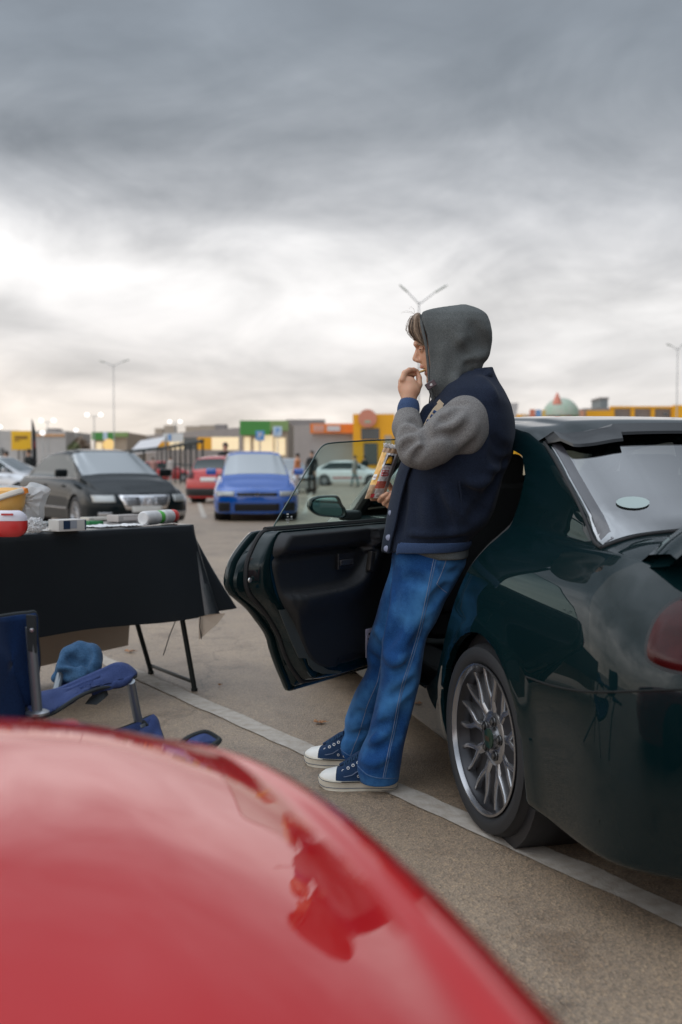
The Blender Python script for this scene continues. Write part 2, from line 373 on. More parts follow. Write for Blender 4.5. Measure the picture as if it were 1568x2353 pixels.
# ------------------------------------------------------------------ cars
class Car:
    """a car body as one swept surface.  local frame: +Y forward, X right, origin under the rear axle"""
    def __init__(s, **k):
        s.W = .845; s.zb = .2; s.aR = .5; s.aF = .55; s.n = 3.0; s.corner = .045; s.lean = .31; s.slantF = .5; s.slantR = .25; s.flare = .022
        s.crown = .03; s.ins = .135; s.tum = 1.0; s.roofcrown = .03; s.tread = None
        for a, b in k.items(): setattr(s, a, b)
        # top profile zt, shoulder profile zs: tables over s
    def t0(s, y):
        q = max((s.yR + s.aR - y) / s.aR, 0, (y - s.yF + s.aF) / s.aF); q = min(q, 1.)
        return s.W * (1 - (1 - q ** s.n) ** (1 / s.n)) + getattr(s, 'inset', lambda y: 0)(y)
    def sec(s, y):
        t0 = s.t0(y); zs = interp(y, s.zs); zt = max(interp(y, s.zt), zs + .005); zb = s.zb; W_ = s.W
        H = zs - zb
        pts = [(t0 + .14, zb), (t0 + .045, zb + .005), (t0 + .02, zb + .07 * H), (t0 + .004, zb + .28 * H), (t0, zb + .5 * H), (t0 + .006 * s.tum, zb + .68 * H), (t0 + .028 * s.tum, zb + .84 * H), (t0 + .06 * s.tum, zb + .94 * H), (t0 + .105 * (.4 + .6 * s.tum), zs)]
        h = zt - zs; hh = sm(h / .10)
        cab = [(s.ins + s.lean * h * f, zs + h * f) for f in (.12, .38, .68, .86)]
        ct = s.ins + s.lean * h
        cr = s.corner
        cab += [(ct + cr * .15, zs + h * .95 if h > .2 else zs + h * .93), (ct + cr * .9, zs + h * .993), (ct + cr * 2.6, zt + s.roofcrown * .2), (.48, zt + s.roofcrown * .72), (.66, zt + s.roofcrown * .95), (W_, zt + s.roofcrown)]
        dk = [(.15, .10), (.20, .30), (.26, .5), (.32, .65), (.38, .75), (.44, .84), (.52, .90), (.62, .95), (.72, .98), (W_, 1.0)]
        dk = [(a, zs + (h + s.crown) * b) for a, b in dk]
        for (a, b), (c, d) in zip(dk, cab): pts.append((a + (c - a) * hh, b + (d - b) * hh))
        out = []
        for i, (t, z) in enumerate(pts):
            if i >= 9: t = t + t0 * (1 - (t / W_)) if t < W_ else W_
            out.append((min(t, W_), z))
        return out
    def yshift(s, y, z):
        wf = sm((y - s.yF + .7) / .7); wr = sm((s.yR + .6 - y) / .6)
        zz = max(0., z - .50); zl = max(0., .38 - z)
        return y - wf * (s.slantF * zz * zz * 2.2 + zl * .25) + wr * (s.slantR * zz * zz * 2.2 + zl * .25)
    def flare_t(s, y, z):
        f = 0
        for yc in (0.0, s.wb):
            d = math.hypot(y - yc, z - s.wr)
            f += math.exp(-((d - s.arch - .012) / .035) ** 2) * (1 if z > s.zb + .03 else .4)
        return s.flare * f
    def dense(s, y, n=70):
        key = (round(y, 4), n); c = s.__dict__.setdefault('_c', {})
        if key in c: return c[key]
        a = spline(s.sec(y), n); a[:, 0] = np.minimum(a[:, 0], s.W)
        for r in a:
            if r[1] < s.zs[len(s.zs) // 2][1] - .02: r[0] -= s.flare_t(y, r[1])
        c[key] = a; return a
    def pt(s, y, t, z, side=-1):
        return Vector((side * (s.W - t), s.yshift(y, z), z))
    def side_t(s, y, z, off=0.0):
        a = s.dense(y); i = int(np.argmax(a[:, 1] >= z)) if (a[:, 1] >= z).any() else len(a) - 1
        i = max(i, 1); z0, z1 = a[i - 1, 1], a[i, 1]; f = 0 if abs(z1 - z0) < 1e-6 else (z - z0) / (z1 - z0)
        return a[i - 1, 0] + (a[i, 0] - a[i - 1, 0]) * min(max(f, 0), 1) - off
    def top_z(s, y, t):
        a = s.dense(y); k = int(.45 * len(a)); return float(np.interp(t, a[k:, 0], a[k:, 1]))
    def ysamples(s, step):
        m = 9; e = [1 - (1 - (i / m)) ** 2.2 for i in range(m)]
        out = [s.yR + .10 * (i / m) ** 2.0 for i in range(m)]
        out += list(np.arange(s.yR + .10, s.yF - .10, step)); out += [s.yF - .10 * (1 - i / m) ** 2.0 for i in range(m + 1)]
        return sorted(set(round(v, 5) for v in out))
    def shell(s, name, mat_, par, step=.04, rows=64, thick=.02):
        ys = s.ysamples(step); rows_ = []
        for y in ys:
            a = s.dense(y, rows)
            left = [s.pt(y, t, z, -1) for t, z in a]; right = [s.pt(y, t, z, 1) for t, z in reversed(a[:-1])]
            rows_.append(left + right)
        m = MB(); m.grid(rows_)
        # close the two ends
        o = m.build(name, mat_, par, sharp=None)
        bm = bmesh.new(); bm.from_mesh(o.data); bmesh.ops.remove_doubles(bm, verts=bm.verts[:], dist=.0006); bmesh.ops.recalc_face_normals(bm, faces=bm.faces[:]); bm.to_mesh(o.data); bm.free()
        if thick:
            md = o.modifiers.new('s', 'SOLIDIFY'); md.thickness = thick; md.offset = -1
            bake(o)
        return o
    def cut(s, o, cutters):
        for c in cutters:
            n0 = len(o.data.polygons); old = o.data
            for solver, dx in (('EXACT', 0), ('EXACT', .0013), ('EXACT', -.0017), ('FAST', .0007)):
                c.location = (dx, dx * .7, dx * .4); bpy.context.view_layer.update()
                md = o.modifiers.new('b', 'BOOLEAN'); md.operation = 'DIFFERENCE'; md.solver = solver; md.object = c
                o.data = old; bake(o)
                if len(o.data.polygons) > n0 * .55: break
                print('boolean retry', c.name, solver, len(o.data.polygons), n0)
            me = c.data; bpy.data.objects.remove(c); bpy.data.meshes.remove(me)
    def arch_cutters(s, par, front=True):
        cs = []
        for yc in ((0.0, s.wb) if front else (0.0,)):
            for sd_ in (-1, 1):
                m = MB(); w = .34
                m.lathe([(0, .0005), (0, s.arch), (w, s.arch), (w, .0005)], (sd_ * (s.W + .08) - (w if sd_ > 0 else 0), yc, s.wr), 'X', 56)
                cs.append(m.build('cut', None, par))
        return cs
    def prism_cut(s, poly, axis, lo, hi, par):
        m = MB()
        if axis == 'X': m.prism([(lo, a, b) for a, b in poly], (1, 0, 0), hi - lo)
        else: m.prism([(a, b, lo) for a, b in poly], (0, 0, 1), hi - lo)
        return m.build('cut', None, par, smooth=False)
    def side_patch(s, name, mat_, par, ys, zlo, zhi, side=-1, off=.004, thick=.0, nz=8, n=22):
        """a panel that follows the side: zlo(y), zhi(y)"""
        m = MB(); rows = []
        for y in np.linspace(ys[0], ys[1], n):
            a, b = zlo(y), zhi(y); rows.append([s.pt(y, s.side_t(y, a + (b - a) * j / nz, off), a + (b - a) * j / nz, side) for j in range(nz + 1)])
        m.grid(rows); o = m.build(name, mat_, par)
        if thick: md = o.modifiers.new('s', 'SOLIDIFY'); md.thickness = thick; md.offset = 0; bake(o)
        return o
    def top_patch(s, name, mat_, par, y0, y1, t0a, t0b, off=.004, n=14, m_=20, z_lift=0., bow=0.):
        """a panel on the upper surface from y0 to y1 whose side edge runs from inset t0a to t0b"""
        m = MB(); rows = []
        for i in range(n + 1):
            f = i / n; te = t0a + (t0b - t0a) * f; row = []
            for j in range(-m_, m_ + 1):
                q = j / m_; t = s.W - (s.W - te) * abs(q); y = y0 + (y1 - y0) * f + bow * (1 - q * q) * (1 - f) - bow * .5 * (1 - q * q) * f
                row.append(s.pt(y, t, s.top_z(y, t) + off + z_lift, -1 if q < 0 else 1))
            rows.append(row)
        m.grid(rows); return m.build(name, mat_, par)

def make_wheel(par, c, side, Rt=.30, Rr=.234, wd=.205, style='mesh', rimmat=None, turn=0.0, detail=1.0):
    """side -1: the outer face looks to -X.  returns the wheel part (tyre) with sub-parts"""
    rimmat = rimmat or M['rim']
    s = side; n = 96 if detail >= 1 else 32
    RM = Matrix.Rotation(turn, 3, 'Z')
    def X(a): return s * a
    h = wd / 2; sw = Rt - Rr
    prof = [(-h * .55, Rr - .012), (-h * .86, Rr), (-h * .98, Rr + sw * .30), (-h * 1.0, Rr + sw * .55), (-h * .93, Rr + sw * .82), (-h * .84, Rt - .012), (-h * .74, Rt - .003)]
    if detail >= 1:
        for g in (-.42, -.12, .18, .45):
            prof += [(h * (g - .05), Rt), (h * (g - .045), Rt - .007), (h * (g + .045), Rt - .007), (h * (g + .05), Rt)]
    prof += [(h * .74, Rt - .003), (h * .84, Rt - .012), (h * .98, Rr + sw * .5), (h * .86, Rr), (h * .55, Rr - .012)]
    m = MB(); m.lathe([(-X(-a) * 1.0 if False else X(-a) * 1.0, r) for a, r in prof], c, 'X', n, RM, closed=True)
    # profile runs from the outer face (a=-h) inwards; mirrored by the side
    ty = m.build('wheel', M['tyre'], par, sharp=50)
    # rim barrel and lip, outer face at a = -h
    m = MB(); o_ = h * .90
    m.lathe([(X(-a), r) for a, r in [(-o_ * -1 * -1, Rr + .001), (-o_ - .006, Rr + .004), (-o_ - .007, Rr - .004), (-o_ + .004, Rr - .010), (-o_ + .02, Rr - .016), (-o_ + .05, Rr - .022), (h * .7, Rr - .03), (h * .8, Rr - .012), (h * .5, Rr - .006), (-h * .5, Rr - .004)]] if False else
            [(X(o_), Rr + .001), (X(o_ + .006), Rr + .003), (X(o_ + .007), Rr - .004), (X(o_ - .004), Rr - .008), (X(o_ - .008), Rr - .009)], c, 'X', n, RM, closed=True)
    rim = m.build('rim', rimmat if detail < 1 else M['spoke'], ty, sharp=40)
    m = MB(); m.lathe([(X(o_ - .007), Rr - .0085), (X(o_ - .016), Rr - .010), (X(o_ - .030), Rr - .020), (X(-h * .7), Rr - .026), (X(-h * .8), Rr - .010), (X(-h * .4), Rr - .005), (X(h * .5), Rr - .004)], c, 'X', n, RM, closed=True)
    m.build('rim_barrel', M['barrel'] if detail >= 1 else rimmat, ty, sharp=40)
    m = MB(); zf = o_ - .012        # face plane
    def q(ang, r, a): return RM @ Vector((X(a), r * math.cos(ang), r * math.sin(ang))) + Vector(c)
    def bar(p_list, w0, w1, d):
        """p_list: (ang, r, a) centre line of a spoke; rectangular section with crowned face"""
        pts = [q(*p) for p in p_list]; rings = []; ax = RM @ Vector((X(1), 0, 0))
        for i, p in enumerate(pts):
            t = (pts[min(i + 1, len(pts) - 1)] - pts[max(i - 1, 0)]).normalized(); sd_ = t.cross(ax).normalized(); w = w0 + (w1 - w0) * i / (len(pts) - 1)
            rings.append([p + sd_ * w * a_ + ax * d_ for a_, d_ in ((-.5, -d), (-.5, -.006), (-.36, -.001), (0, .001), (.36, -.001), (.5, -.006), (.5, -d))])
        m.loft(rings)
    if style == 'mesh':
        K = 9
        for k in range(K):
            a0 = 2 * math.pi * k / K + .15
            bar([(a0, .055, zf - .028), (a0, .085, zf - .022), (a0, .118, zf - .017)], .042, .032, .03)
            for sg in (-1, 1):
                da = math.pi / K
                bar([(a0, .098, zf - .019), (a0 + sg * da * .10, .122, zf - .016), (a0 + sg * da * .38, .150, zf - .014), (a0 + sg * da * .52, .185, zf - .012), (a0 + sg * da * .50, Rr - .014, zf - .008)], .024, .015, .026)
        m.lathe([(X(zf - .06), .08), (X(zf - .03), .092), (X(zf - .022), .082), (X(zf - .020), .05), (X(zf - .024), .036), (X(zf - .010), .033), (X(zf - .009), .001)], c, 'X', 40, RM)
    else:
        K = 5 if style == 'five' else 10
        for k in range(K):
            a0 = 2 * math.pi * k / K + .3
            bar([(a0, .03, zf - .02), (a0, .12, zf - .014), (a0, Rr - .012, zf - .006)], .07 if K == 5 else .03, .045 if K == 5 else .022, .02)
        m.lathe([(X(zf - .04), .06), (X(zf - .012), .05), (X(zf - .008), .001)], c, 'X', 20, RM)
    m.build('spokes', M['spoke'] if detail >= 1 else rimmat, ty, sharp=40)
    if detail >= 1:
        m = MB()
        m.lathe([(X(zf - .0095), .032), (X(zf - .006), .031), (X(zf - .004), .02), (X(zf - .0035), .0005)], c, 'X', 32, RM)
        m.build('centre_cap', mat('green_cap', (.003, .028, .014), .35, .2, .4), ty)
        m = MB()
        vs, fs = text_mesh('BBS', .02)
        m.add([q_ for q_ in [RM @ Vector((X(zf - .0015), -s * -v.x * -1, v.y)) + Vector(c) for v in vs]], fs)
        m.build('cap_lettering', mat('cap_letters', (.14, .06, .03), .4, .4), ty, smooth=False)
        nut_m = mat('dark_nut', (.12, .12, .12), .3, .9)
        for k in range(5):
            m = MB(); a0 = 2 * math.pi * k / 5 + .5; pc = q(a0, .055, zf - .022)
            m.lathe([(0, .011), (X(.012), .010), (X(.014), .006), (X(.014), .0005)], pc, 'X', 10, RM)
            m.lathe([(X(.004), .0165), (X(.006), .0155), (X(.006), .0125), (X(0), .0125)], pc, 'X', 20, RM)
            m.build('wheel_nut', nut_m, ty)
        m = MB(); m.lathe([(X(zf - .085), .155), (X(zf - .085), .06), (X(zf - .11), .06), (X(zf - .11), .155)], c, 'X', 48, RM, closed=True)
        m.build('brake_disc', M['disc'], ty, sharp=40)
        m = MB(); pc = q(R(150), .115, zf - .085); m.box(pc, (.07, .09, .13), None, .012); m.build('brake_caliper', M['disc'], ty)
    return ty
def tyre_material():
    m = bpy.data.materials.new('tyre_rubber'); m.use_nodes = True; t = m.node_tree; b = t.nodes['Principled BSDF']; L = t.links.new
    b.inputs['Base Color'].default_value = (.016, .017, .019, 1); b.inputs['Roughness'].default_value = .62
    n = N(t, 'ShaderNodeTexNoise'); n.inputs['Scale'].default_value = 160; tc = N(t, 'ShaderNodeTexCoord'); L(tc.outputs['Object'], n.inputs['Vector'])
    bp = N(t, 'ShaderNodeBump'); bp.inputs['Strength'].default_value = .3; bp.inputs['Distance'].default_value = .001; L(n.outputs[0], bp.inputs['Height']); L(bp.outputs[0], b.inputs['Normal'])
    return m
M['tyre'] = tyre_material()

# ------------------------------------------------------------------ the dark green sedan
TH = R(14)
O_ = Vector((.44, 3.19, 0)); rv = Vector((math.cos(TH), math.sin(TH), 0)); dv = Vector((-math.sin(TH), math.cos(TH), 0))
GC = Car(W=.845, zb=.17, yR=-1.04, yF=3.52, wb=2.65, wr=.30, arch=.335, aR=.45, aF=.8, n=2.9, ins=.165, tum=1.55, lean=.31, corner=.05, flare=.016,
         zs=[(-1.1, .86), (-.95, .90), (-.6, .925), (0, .93), (1.2, .915), (2.2, .88), (2.9, .80), (3.3, .70), (3.6, .60)],
         zt=[(-1.1, .90), (-.95, .945), (-.6, .96), (-.48, .965), (-.30, 1.045), (.0, 1.19), (.14, 1.25), (.30, 1.295), (.55, 1.318), (.9, 1.335), (1.25, 1.338), (1.55, 1.325), (1.75, 1.285), (2.1, 1.12), (2.42, .935), (2.7, .905), (3.1, .83), (3.4, .74), (3.6, .64)])
green = empty('green_sedan', O_ + rv * GC.W, TH)
tag(green, 'dark green sedan with its rear side door open, a man leaning on it', 'car')
body = GC.shell('body', M['green'], green, step=.035, rows=84, thick=.022)
DOORPOLY = [(1.10, .34), (.56, .34), (.42, .42), (.345, .54), (.285, .66), (.235, .80), (.19, .93), (.168, 1.05), (.185, 1.13), (.255, 1.195), (.42, 1.232), (.7, 1.262), (1.10, 1.275)]
FWIN = [(1.17, .925), (2.12, .905), (1.98, 1.01), (1.72, 1.17), (1.55, 1.235), (1.17, 1.272)]
RWIN = [(.30, .935), (1.10, .925), (1.10, 1.265), (.7, 1.255), (.45, 1.22), (.33, 1.12)]
cuts = GC.arch_cutters(green)
cuts += [GC.prism_cut(DOORPOLY, 'X', -.95, -.25, green), GC.prism_cut(FWIN, 'X', -.95, -.25, green), GC.prism_cut(FWIN, 'X', .25, .95, green), GC.prism_cut(RWIN, 'X', .25, .95, green),
         GC.prism_cut([(-.60, 2.34), (-.50, 1.84), (.50, 1.84), (.60, 2.34), (.3, 2.42), (-.3, 2.42)], 'Z', .80, 1.6, green),
         GC.prism_cut([(-.63, -.44), (.63, -.44), (.555, .10), (-.555, .10)], 'Z', .9, 1.6, green)]
GC.cut(body, cuts)
bm = bmesh.new(); bm.from_mesh(body.data); bm.to_mesh(body.data); bm.free()
body.data.set_sharp_from_angle(angle=R(50))
# floor pan, inner arches, dash: dark interior
m = MB()
m.box((0, 1.0, .26), (1.42, 3.2, .10), None, .02)
m.box((0, 2.28, .74), (1.36, .36, .30), None, .06)            # dashboard
m.box((0, -.42, .80), (1.30, .62, .16), None, .03)            # rear shelf
m.build('cabin_floor', M['interior'], green)
for yc in (0.0, GC.wb):
    for sd_ in (-1, 1):
        m = MB(); m.lathe([(sd_ * .80, GC.arch + .004), (sd_ * .50, GC.arch + .006), (sd_ * .50, .02)], (0, yc, GC.wr), 'X', 40)
        m.build('wheel_arch_liner', M['black_plastic'], green)
wheels = []
for yc in (0.0, GC.wb):
    for sd_ in (-1, 1):
        wheels.append(make_wheel(green, (sd_ * (.845 - .098), yc, .30), sd_, detail=1.0 if (sd_ < 0 and yc == 0) else .5, turn=R(3) * (1 if yc == 0 else 0) * -sd_))
# seats
def seat(name, x, y, w, par):
    m = MB(); m.box((x, y + .02, .50), (w, .50, .20), None, .06)
    RX = Matrix.Rotation(R(-14), 3, 'X').inverted()
    m.box((x, y - .26, .82), (w, .16, .60), Matrix.Rotation(R(14), 3, 'X'), .06)
    o = m.build(name, M['seat'], par)
    hn = 1 if w < .7 else 2
    for k in range(hn):
        m = MB(); m.box((x + (k - .5 * (hn - 1)) * .7, y - .35, 1.13 if w < .7 else 1.06), (.26, .09, .16), Matrix.Rotation(R(10), 3, 'X'), .035); m.build('headrest', M['seat'], o)
seat('front_seat', -.37, 1.42, .50, green); seat('front_seat', .37, 1.42, .50, green); seat('rear_seat', 0, .48, 1.24, green)
m = MB(); m.lathe([(0, .165), (.012, .178), (0, .19), (-.012, .178)], (-.37, 1.92, .82), 'Y', 36, Matrix.Rotation(R(-22), 3, 'X'), closed=True); m.box((-.37, 1.93, .82), (.30, .03, .05), None, .01); m.build('steering_wheel', M['black_plastic'], green)
# glass
rg = GC.top_patch('rear_window', M['tglass'], green, -.465, .125, .165, .280, off=.009, bow=-.05)
m = MB(); rows = []
for i in range(15):
    f = i / 14; row = []
    for j in range(-16, 17):
        q_ = j / 16; te = .235 + (.33 - .235) * f; t = GC.W - (GC.W - te) * abs(q_); y = 2.42 + (1.78 - 2.42) * f
        row.append(GC.pt(y, t, GC.top_z(y, t) + .004, -1 if q_ < 0 else 1))
    rows.append(row)
m.grid(rows); m.build('windscreen', M['glass'], green)
def rubber_path(name, pts, r, par, mat_=None, flat=None):
    m = MB(); m.tube(pts, r, 8, flat=flat); return m.build(name, mat_ or M['rubber'], par)
# black surround round the rear window
path = []
for sd_ in (-1, 1):
    pp = []
    for i in range(22):
        f = i / 21; te = .160 + (.273 - .160) * f; y = -.47 + (.135 + .47) * f
        pp.append(GC.pt(y, te, GC.top_z(y, te) + .004, sd_))
    rubber_path('window_seal', pp, .0055, green)
pp = []
for j in range(-20, 21):
    q_ = j / 20; t = GC.W - (GC.W - .160) * abs(q_); y = -.47 - .05 * (1 - q_ * q_); pp.append(GC.pt(y, t, GC.top_z(y, t) + .004, -1 if q_ < 0 else 1))
rubber_path('window_seal', pp, .005, green)
# printed band round the glass
frit = mat('window_band', (.03, .028, .032), .25, 0, .6)
for sd_ in (-1, 1):
    m = MB(); rows = []
    for i in range(22):
        f = i / 21; te = .166 + (.281 - .166) * f; y = -.465 + .59 * f; rows.append([GC.pt(y, te + q_, GC.top_z(y, te + q_) + .0098, sd_) for q_ in (.004, .014, .024, .034)])
    m.grid(rows); m.build('window_band', frit, green)
# the black visor over the top of the rear window
m = MB(); rows = []
def visor_edge(q):            # q -1..1 across
    a = abs(q); return .105 + .185 * (1 if a > .70 else 1) * (1 - .15 * a) - (.045 if a < .62 else 0)
sec_ = []
for j in range(-30, 31):
    q_ = j / 30; te = .27; t = GC.W - (GC.W - te) * abs(q_)
    ytop = .155; L_ = .16 if abs(q_) > .60 else .115
    if abs(q_) > .93: L_ = .16 - (abs(q_) - .93) * 1.6
    ybot = ytop - L_
    zt_ = GC.top_z(ytop, t) + .012; zb_ = GC.top_z(ybot, t) + .040
    x_ = (-1 if q_ < 0 else 1) * (GC.W - t)
    ym = (ytop + ybot) / 2; zm = GC.top_z(ym, t) + .044
    if abs(q_) > .97: zb_ -= .02; zm -= .02
    rows.append([Vector((x_, ytop + .02, zt_ - .004)), Vector((x_, ym, zm)), Vector((x_, ybot, zb_)), Vector((x_, ybot - .004, zb_ - .010)), Vector((x_, ym, zm - .012)), Vector((x_, ytop, zt_ - .012))])
m.grid(rows, cv=True); m.build('roof_visor', mat('smoked_visor', (.006, .007, .008), .25, 0, .2), green)
# oval sticker on the rear window, high brake light seen as a pale bar inside
def on_glass(y, t, sd_=-1, off=.0135): return GC.pt(y, t, GC.top_z(y, t) + off, sd_)
m = MB(); ring = [on_glass(-.325 + .034 * math.sin(a), .335 + .050 * math.cos(a)) for a in [2 * math.pi * k / 28 for k in range(28)]]
m.add(ring + [on_glass(-.325, .335)], [(k, (k + 1) % 28, 28) for k in range(28)]); m.build('oval_sticker', mat('sticker', (.33, .40, .38), .5), green)
# boot spoiler
m = MB(); rows = []
for j in range(-26, 27):
    q_ = j / 26; x_ = q_ * .69; lift = .085 * (1 - abs(q_) ** 5) + .006; ye = -.76 - .05 * (1 - q_ * q_)
    zt_ = GC.top_z(-.76, GC.W - abs(x_)); a = abs(q_)
    c0 = Vector((x_, ye, zt_ + lift * .95 + .002)); ch = .085 + .03 * (1 - a) + .05 * (a > .8) * 0
    rows.append([c0 + Vector((0, ch, -.006 - lift * .25)), c0 + Vector((0, ch * .5, .016)), c0 + Vector((0, -ch * .6, .026)), c0 + Vector((0, -ch * .95, .016)), c0 + Vector((0, -ch * .6, -.004)), c0 + Vector((0, ch * .6, -.018))])
m.grid(rows, cv=True)
for sx in (-1, 1): m.tube([(sx * .60, -.78, GC.top_z(-.78, .245) - .01), (sx * .58, -.79, GC.top_z(-.79, .265) + .05)], [.05, .035], 12, flat=.5)
m.build('boot_spoiler', M['green'], green)
# tail lamps, on the corner
def corner_patch(name, mat_, par, outline, side, off, inset=0):
    """outline: (y, z) polygon on the flank/corner, filled as a fan grid"""
    c_ = np.mean(np.array(outline), axis=0); m = MB(); rows = []
    ol = closed_spline(outline, 64)
    for k in range(7):
        f = 1 - k / 6; rows.append([GC.pt(y, GC.side_t(y, z, off * (1 if f < .99 else .1)), z, side) for y, z in [(c_ + (o_ - c_) * max(f, .001)) for o_ in ol]])
    m.grid(rows, cv=True); return m.build(name, mat_, par, sharp=60)
for sd_ in (-1, 1):
    corner_patch('tail_lamp', M['red_lamp'], green, [(-.852, .725), (-.860, .80), (-.890, .845), (-.955, .858), (-1.012, .856), (-1.026, .79), (-1.026, .71), (-1.0, .685), (-.925, .680), (-.87, .695)], sd_, .010)
    corner_patch('lamp_surround', M['tyre'], green, [(-.846, .725), (-.854, .803), (-.886, .851), (-.955, .865), (-1.015, .863), (-1.029, .79), (-1.029, .705), (-1.003, .678), (-.925, .673), (-.866, .689)], sd_, .003)
# the seam between wing and bumper, and the door gap lines
def flank_line(name, pts, r, par, mat_, side=-1, n=30):
    q = spline(pts, n); rubber_path(name, [GC.pt(y, GC.side_t(y, z, .0006), z, side) for y, z in q], r, par, mat_)
M['gap'] = mat('panel_gap', (.002, .003, .003), .9)
flank_line('bumper_seam', [(-.335, .565), (-.5, .575), (-.7, .60), (-.9, .64), (-1.0, .655)], .0028, green, M['gap'])
flank_line('bumper_seam', [(-.335, .565), (-.5, .575), (-.7, .60), (-.9, .64), (-1.0, .655)], .0028, green, M['gap'], 1)
# front door gaps
flank_line('door_seam', [(1.14, .30), (1.135, .6), (1.13, .90)], .003, green, M['gap']); flank_line('door_seam', [(2.14, .30), (2.18, .6), (2.2, .85)], .003, green, M['gap'])
# the door aperture's rubber seal
ap = closed_spline(DOORPOLY, 90)
m = MB(); pts = [GC.pt(y, GC.side_t(y, max(z, .25), -.012), z, -1) for y, z in ap]; m.tube(pts + [pts[0]], .011, 8, caps=False); m.build('door_aperture_seal', M['rubber'], green)
# inner jamb: a dark painted wall behind the aperture's rear edge
m = MB(); rows = []
for y, z in ap[10:62]:
    p0 = GC.pt(y, GC.side_t(y, max(z, .25), -.02), z, -1); rows.append([p0, p0 + Vector((.05, -.012, 0)), p0 + Vector((.10, .0, 0)), p0 + Vector((.16, -.01, 0))])
m.grid(rows); m.build('door_jamb', M['green'], green)
# inner side trim under/behind the aperture
m = MB(); m.box((-.60, 0.05, .70), (.03, .42, .50), None, .01); m.box((-.66, .78, .33), (.16, 1.9, .10), None, .02); m.build('inner_trim', M['interior'], green)
# front wing mirror
mb = Matrix.LocRotScale(green.location, green.rotation_euler, None).inverted()
def gl(p): return mb @ Vector(p)
my = 4.95
m = MB()
mir = [(711, 1158), (716, 1146), (735, 1139.5), (768, 1138), (780, 1141), (788, 1158), (797, 1172), (793, 1190), (760, 1189), (735, 1186), (722, 1180), (712, 1170)]
ol = closed_spline(mir, 48); c_ = ol.mean(axis=0)
rings = []
for f, d_ in ((.80, .0), (.90, -.006), (.97, 0.0), (1.0, .02), (.98, .06), (.86, .10), (.6, .13), (.2, .145)):
    rings.append([gl(P(c_[0] + (u - c_[0]) * f, c_[1] + (v - c_[1]) * f, my)) + Vector((0, d_, 0)) for u, v in ol])
m.loft(rings); mirror_o = m.build('side_mirror', M['green'], green, sharp=60)
m = MB(); m.add([gl(P(c_[0] - 6 + (u - c_[0] + 6) * .78, c_[1] + (v - c_[1]) * .8, my)) + Vector((0, -.004, 0)) for u, v in ol], [tuple(range(48))])
m.build('mirror_glass', mat('mirror_face', (.25, .42, .42), .03, 1.0), mirror_o, smooth=False)
m = MB(); b0 = gl(P(792, 1180, my)); m.box((b0 + Vector((.035, .03, -.01))), (.11, .06, .05), None, .02); m.build('mirror_foot', M['black_plastic'], mirror_o)
# windscreen pillar trim so the pillar reads dark and thick
pp = [GC.pt(y, GC.side_t(y, z, .012), z, -1) for y, z in spline([(2.16, .90), (2.0, 1.01), (1.86, 1.09), (1.70, 1.18), (1.55, 1.235)], 16)]
m = MB(); m.tube(pp, .030, 10); m.build('pillar_trim', M['black_plastic'], green)

# ---- the open rear door
Hh = Vector((.243, 4.28, 0)); da = Vector((-.57, -.82, 0)).normalized(); dn = Vector((da.y, -da.x, 0)); dn = -dn if dn.y > 0 else dn
def DP(L_, z, off): return Hh + da * L_ + dn * off + Vector((0, 0, z))
def duv(u, v, off):
    """(L, z) of view pixel on the door plane shifted by off"""
    r = ray(u, v); o = Vector((0, 0, CAMH)); p0 = Hh + dn * off
    k = (p0 - o).dot(dn) / r.dot(dn); p = o + r * k
    return ((p - p0).dot(da), p.z)
def cr3(pts): return [(490 + x * .3125, 1163.75 + y * .3125) for x, y in pts]
outer = cr3([(300, 180), (265, 210), (200, 290), (135, 390), (110, 470), (97, 540), (105, 600), (140, 655), (200, 705), (270, 770), (330, 850), (380, 920), (410, 980), (430, 1060), (470, 1180), (520, 1300), (545, 1362)])
OUT = [duv(u, v, 0) for u, v in outer]
OUT = [tuple(x) for x in spline(OUT[:-1], 60)] + [OUT[-1]]
zb0 = OUT[-1][1]; zt0 = OUT[0][1]
OUT = OUT + [(L_, zb0 + .0) for L_ in np.linspace(OUT[-1][0], .02, 26)[1:]] + [(.0, z) for z in np.linspace(zb0 + .02, zt0 - .02, 22)] + [(L_, zt0) for L_ in np.linspace(.02, OUT[0][0], 26)[:-1]]
inner = cr3([(490, 185), (455, 260), (440, 330), (428, 420), (442, 520), (470, 630), (520, 740), (580, 850), (640, 1000), (690, 1110), (760, 1180), (860, 1205), (1000, 1180), (1130, 1140)])
OFI = .105
INN = [duv(u, v, OFI) for u, v in inner]
zbi = INN[-1][1]
INN = [tuple(x) for x in spline(INN, 70)] + [(L_, zbi) for L_ in np.linspace(INN[-1][0], .05, 12)[1:]] + [(.045, z) for z in np.linspace(zbi + .02, INN[0][1] - .02, 18)] + [(L_, INN[0][1] + .0) for L_ in np.linspace(.05, INN[0][0], 24)[:-1]]
def resample(loop, n):
    p = np.array(loop + [loop[0]]); d = np.r_[0, np.cumsum(np.hypot(*(p[1:] - p[:-1]).T))]; t = np.linspace(0, d[-1], n, endpoint=False)
    return np.stack([np.interp(t, d, p[:, 0]), np.interp(t, d, p[:, 1])], 1)
def radial(loop, c, n):
    """points of the loop at n equal angles round c"""
    p = resample(loop, 1200); a = np.arctan2(p[:, 1] - c[1], p[:, 0] - c[0]); o = []
    for k in range(n):
        t = -math.pi + 2 * math.pi * k / n; dd = np.abs((a - t + math.pi) % (2 * math.pi) - math.pi); o.append(p[int(np.argmin(dd))])
    return np.array(o)
ND = 220
dc = (.47, .66)
RO = radial(OUT, dc, ND); RI = radial(INN, dc, ND); dcA = np.array(dc)
def mixr(f): return RO + (RI - RO) * f
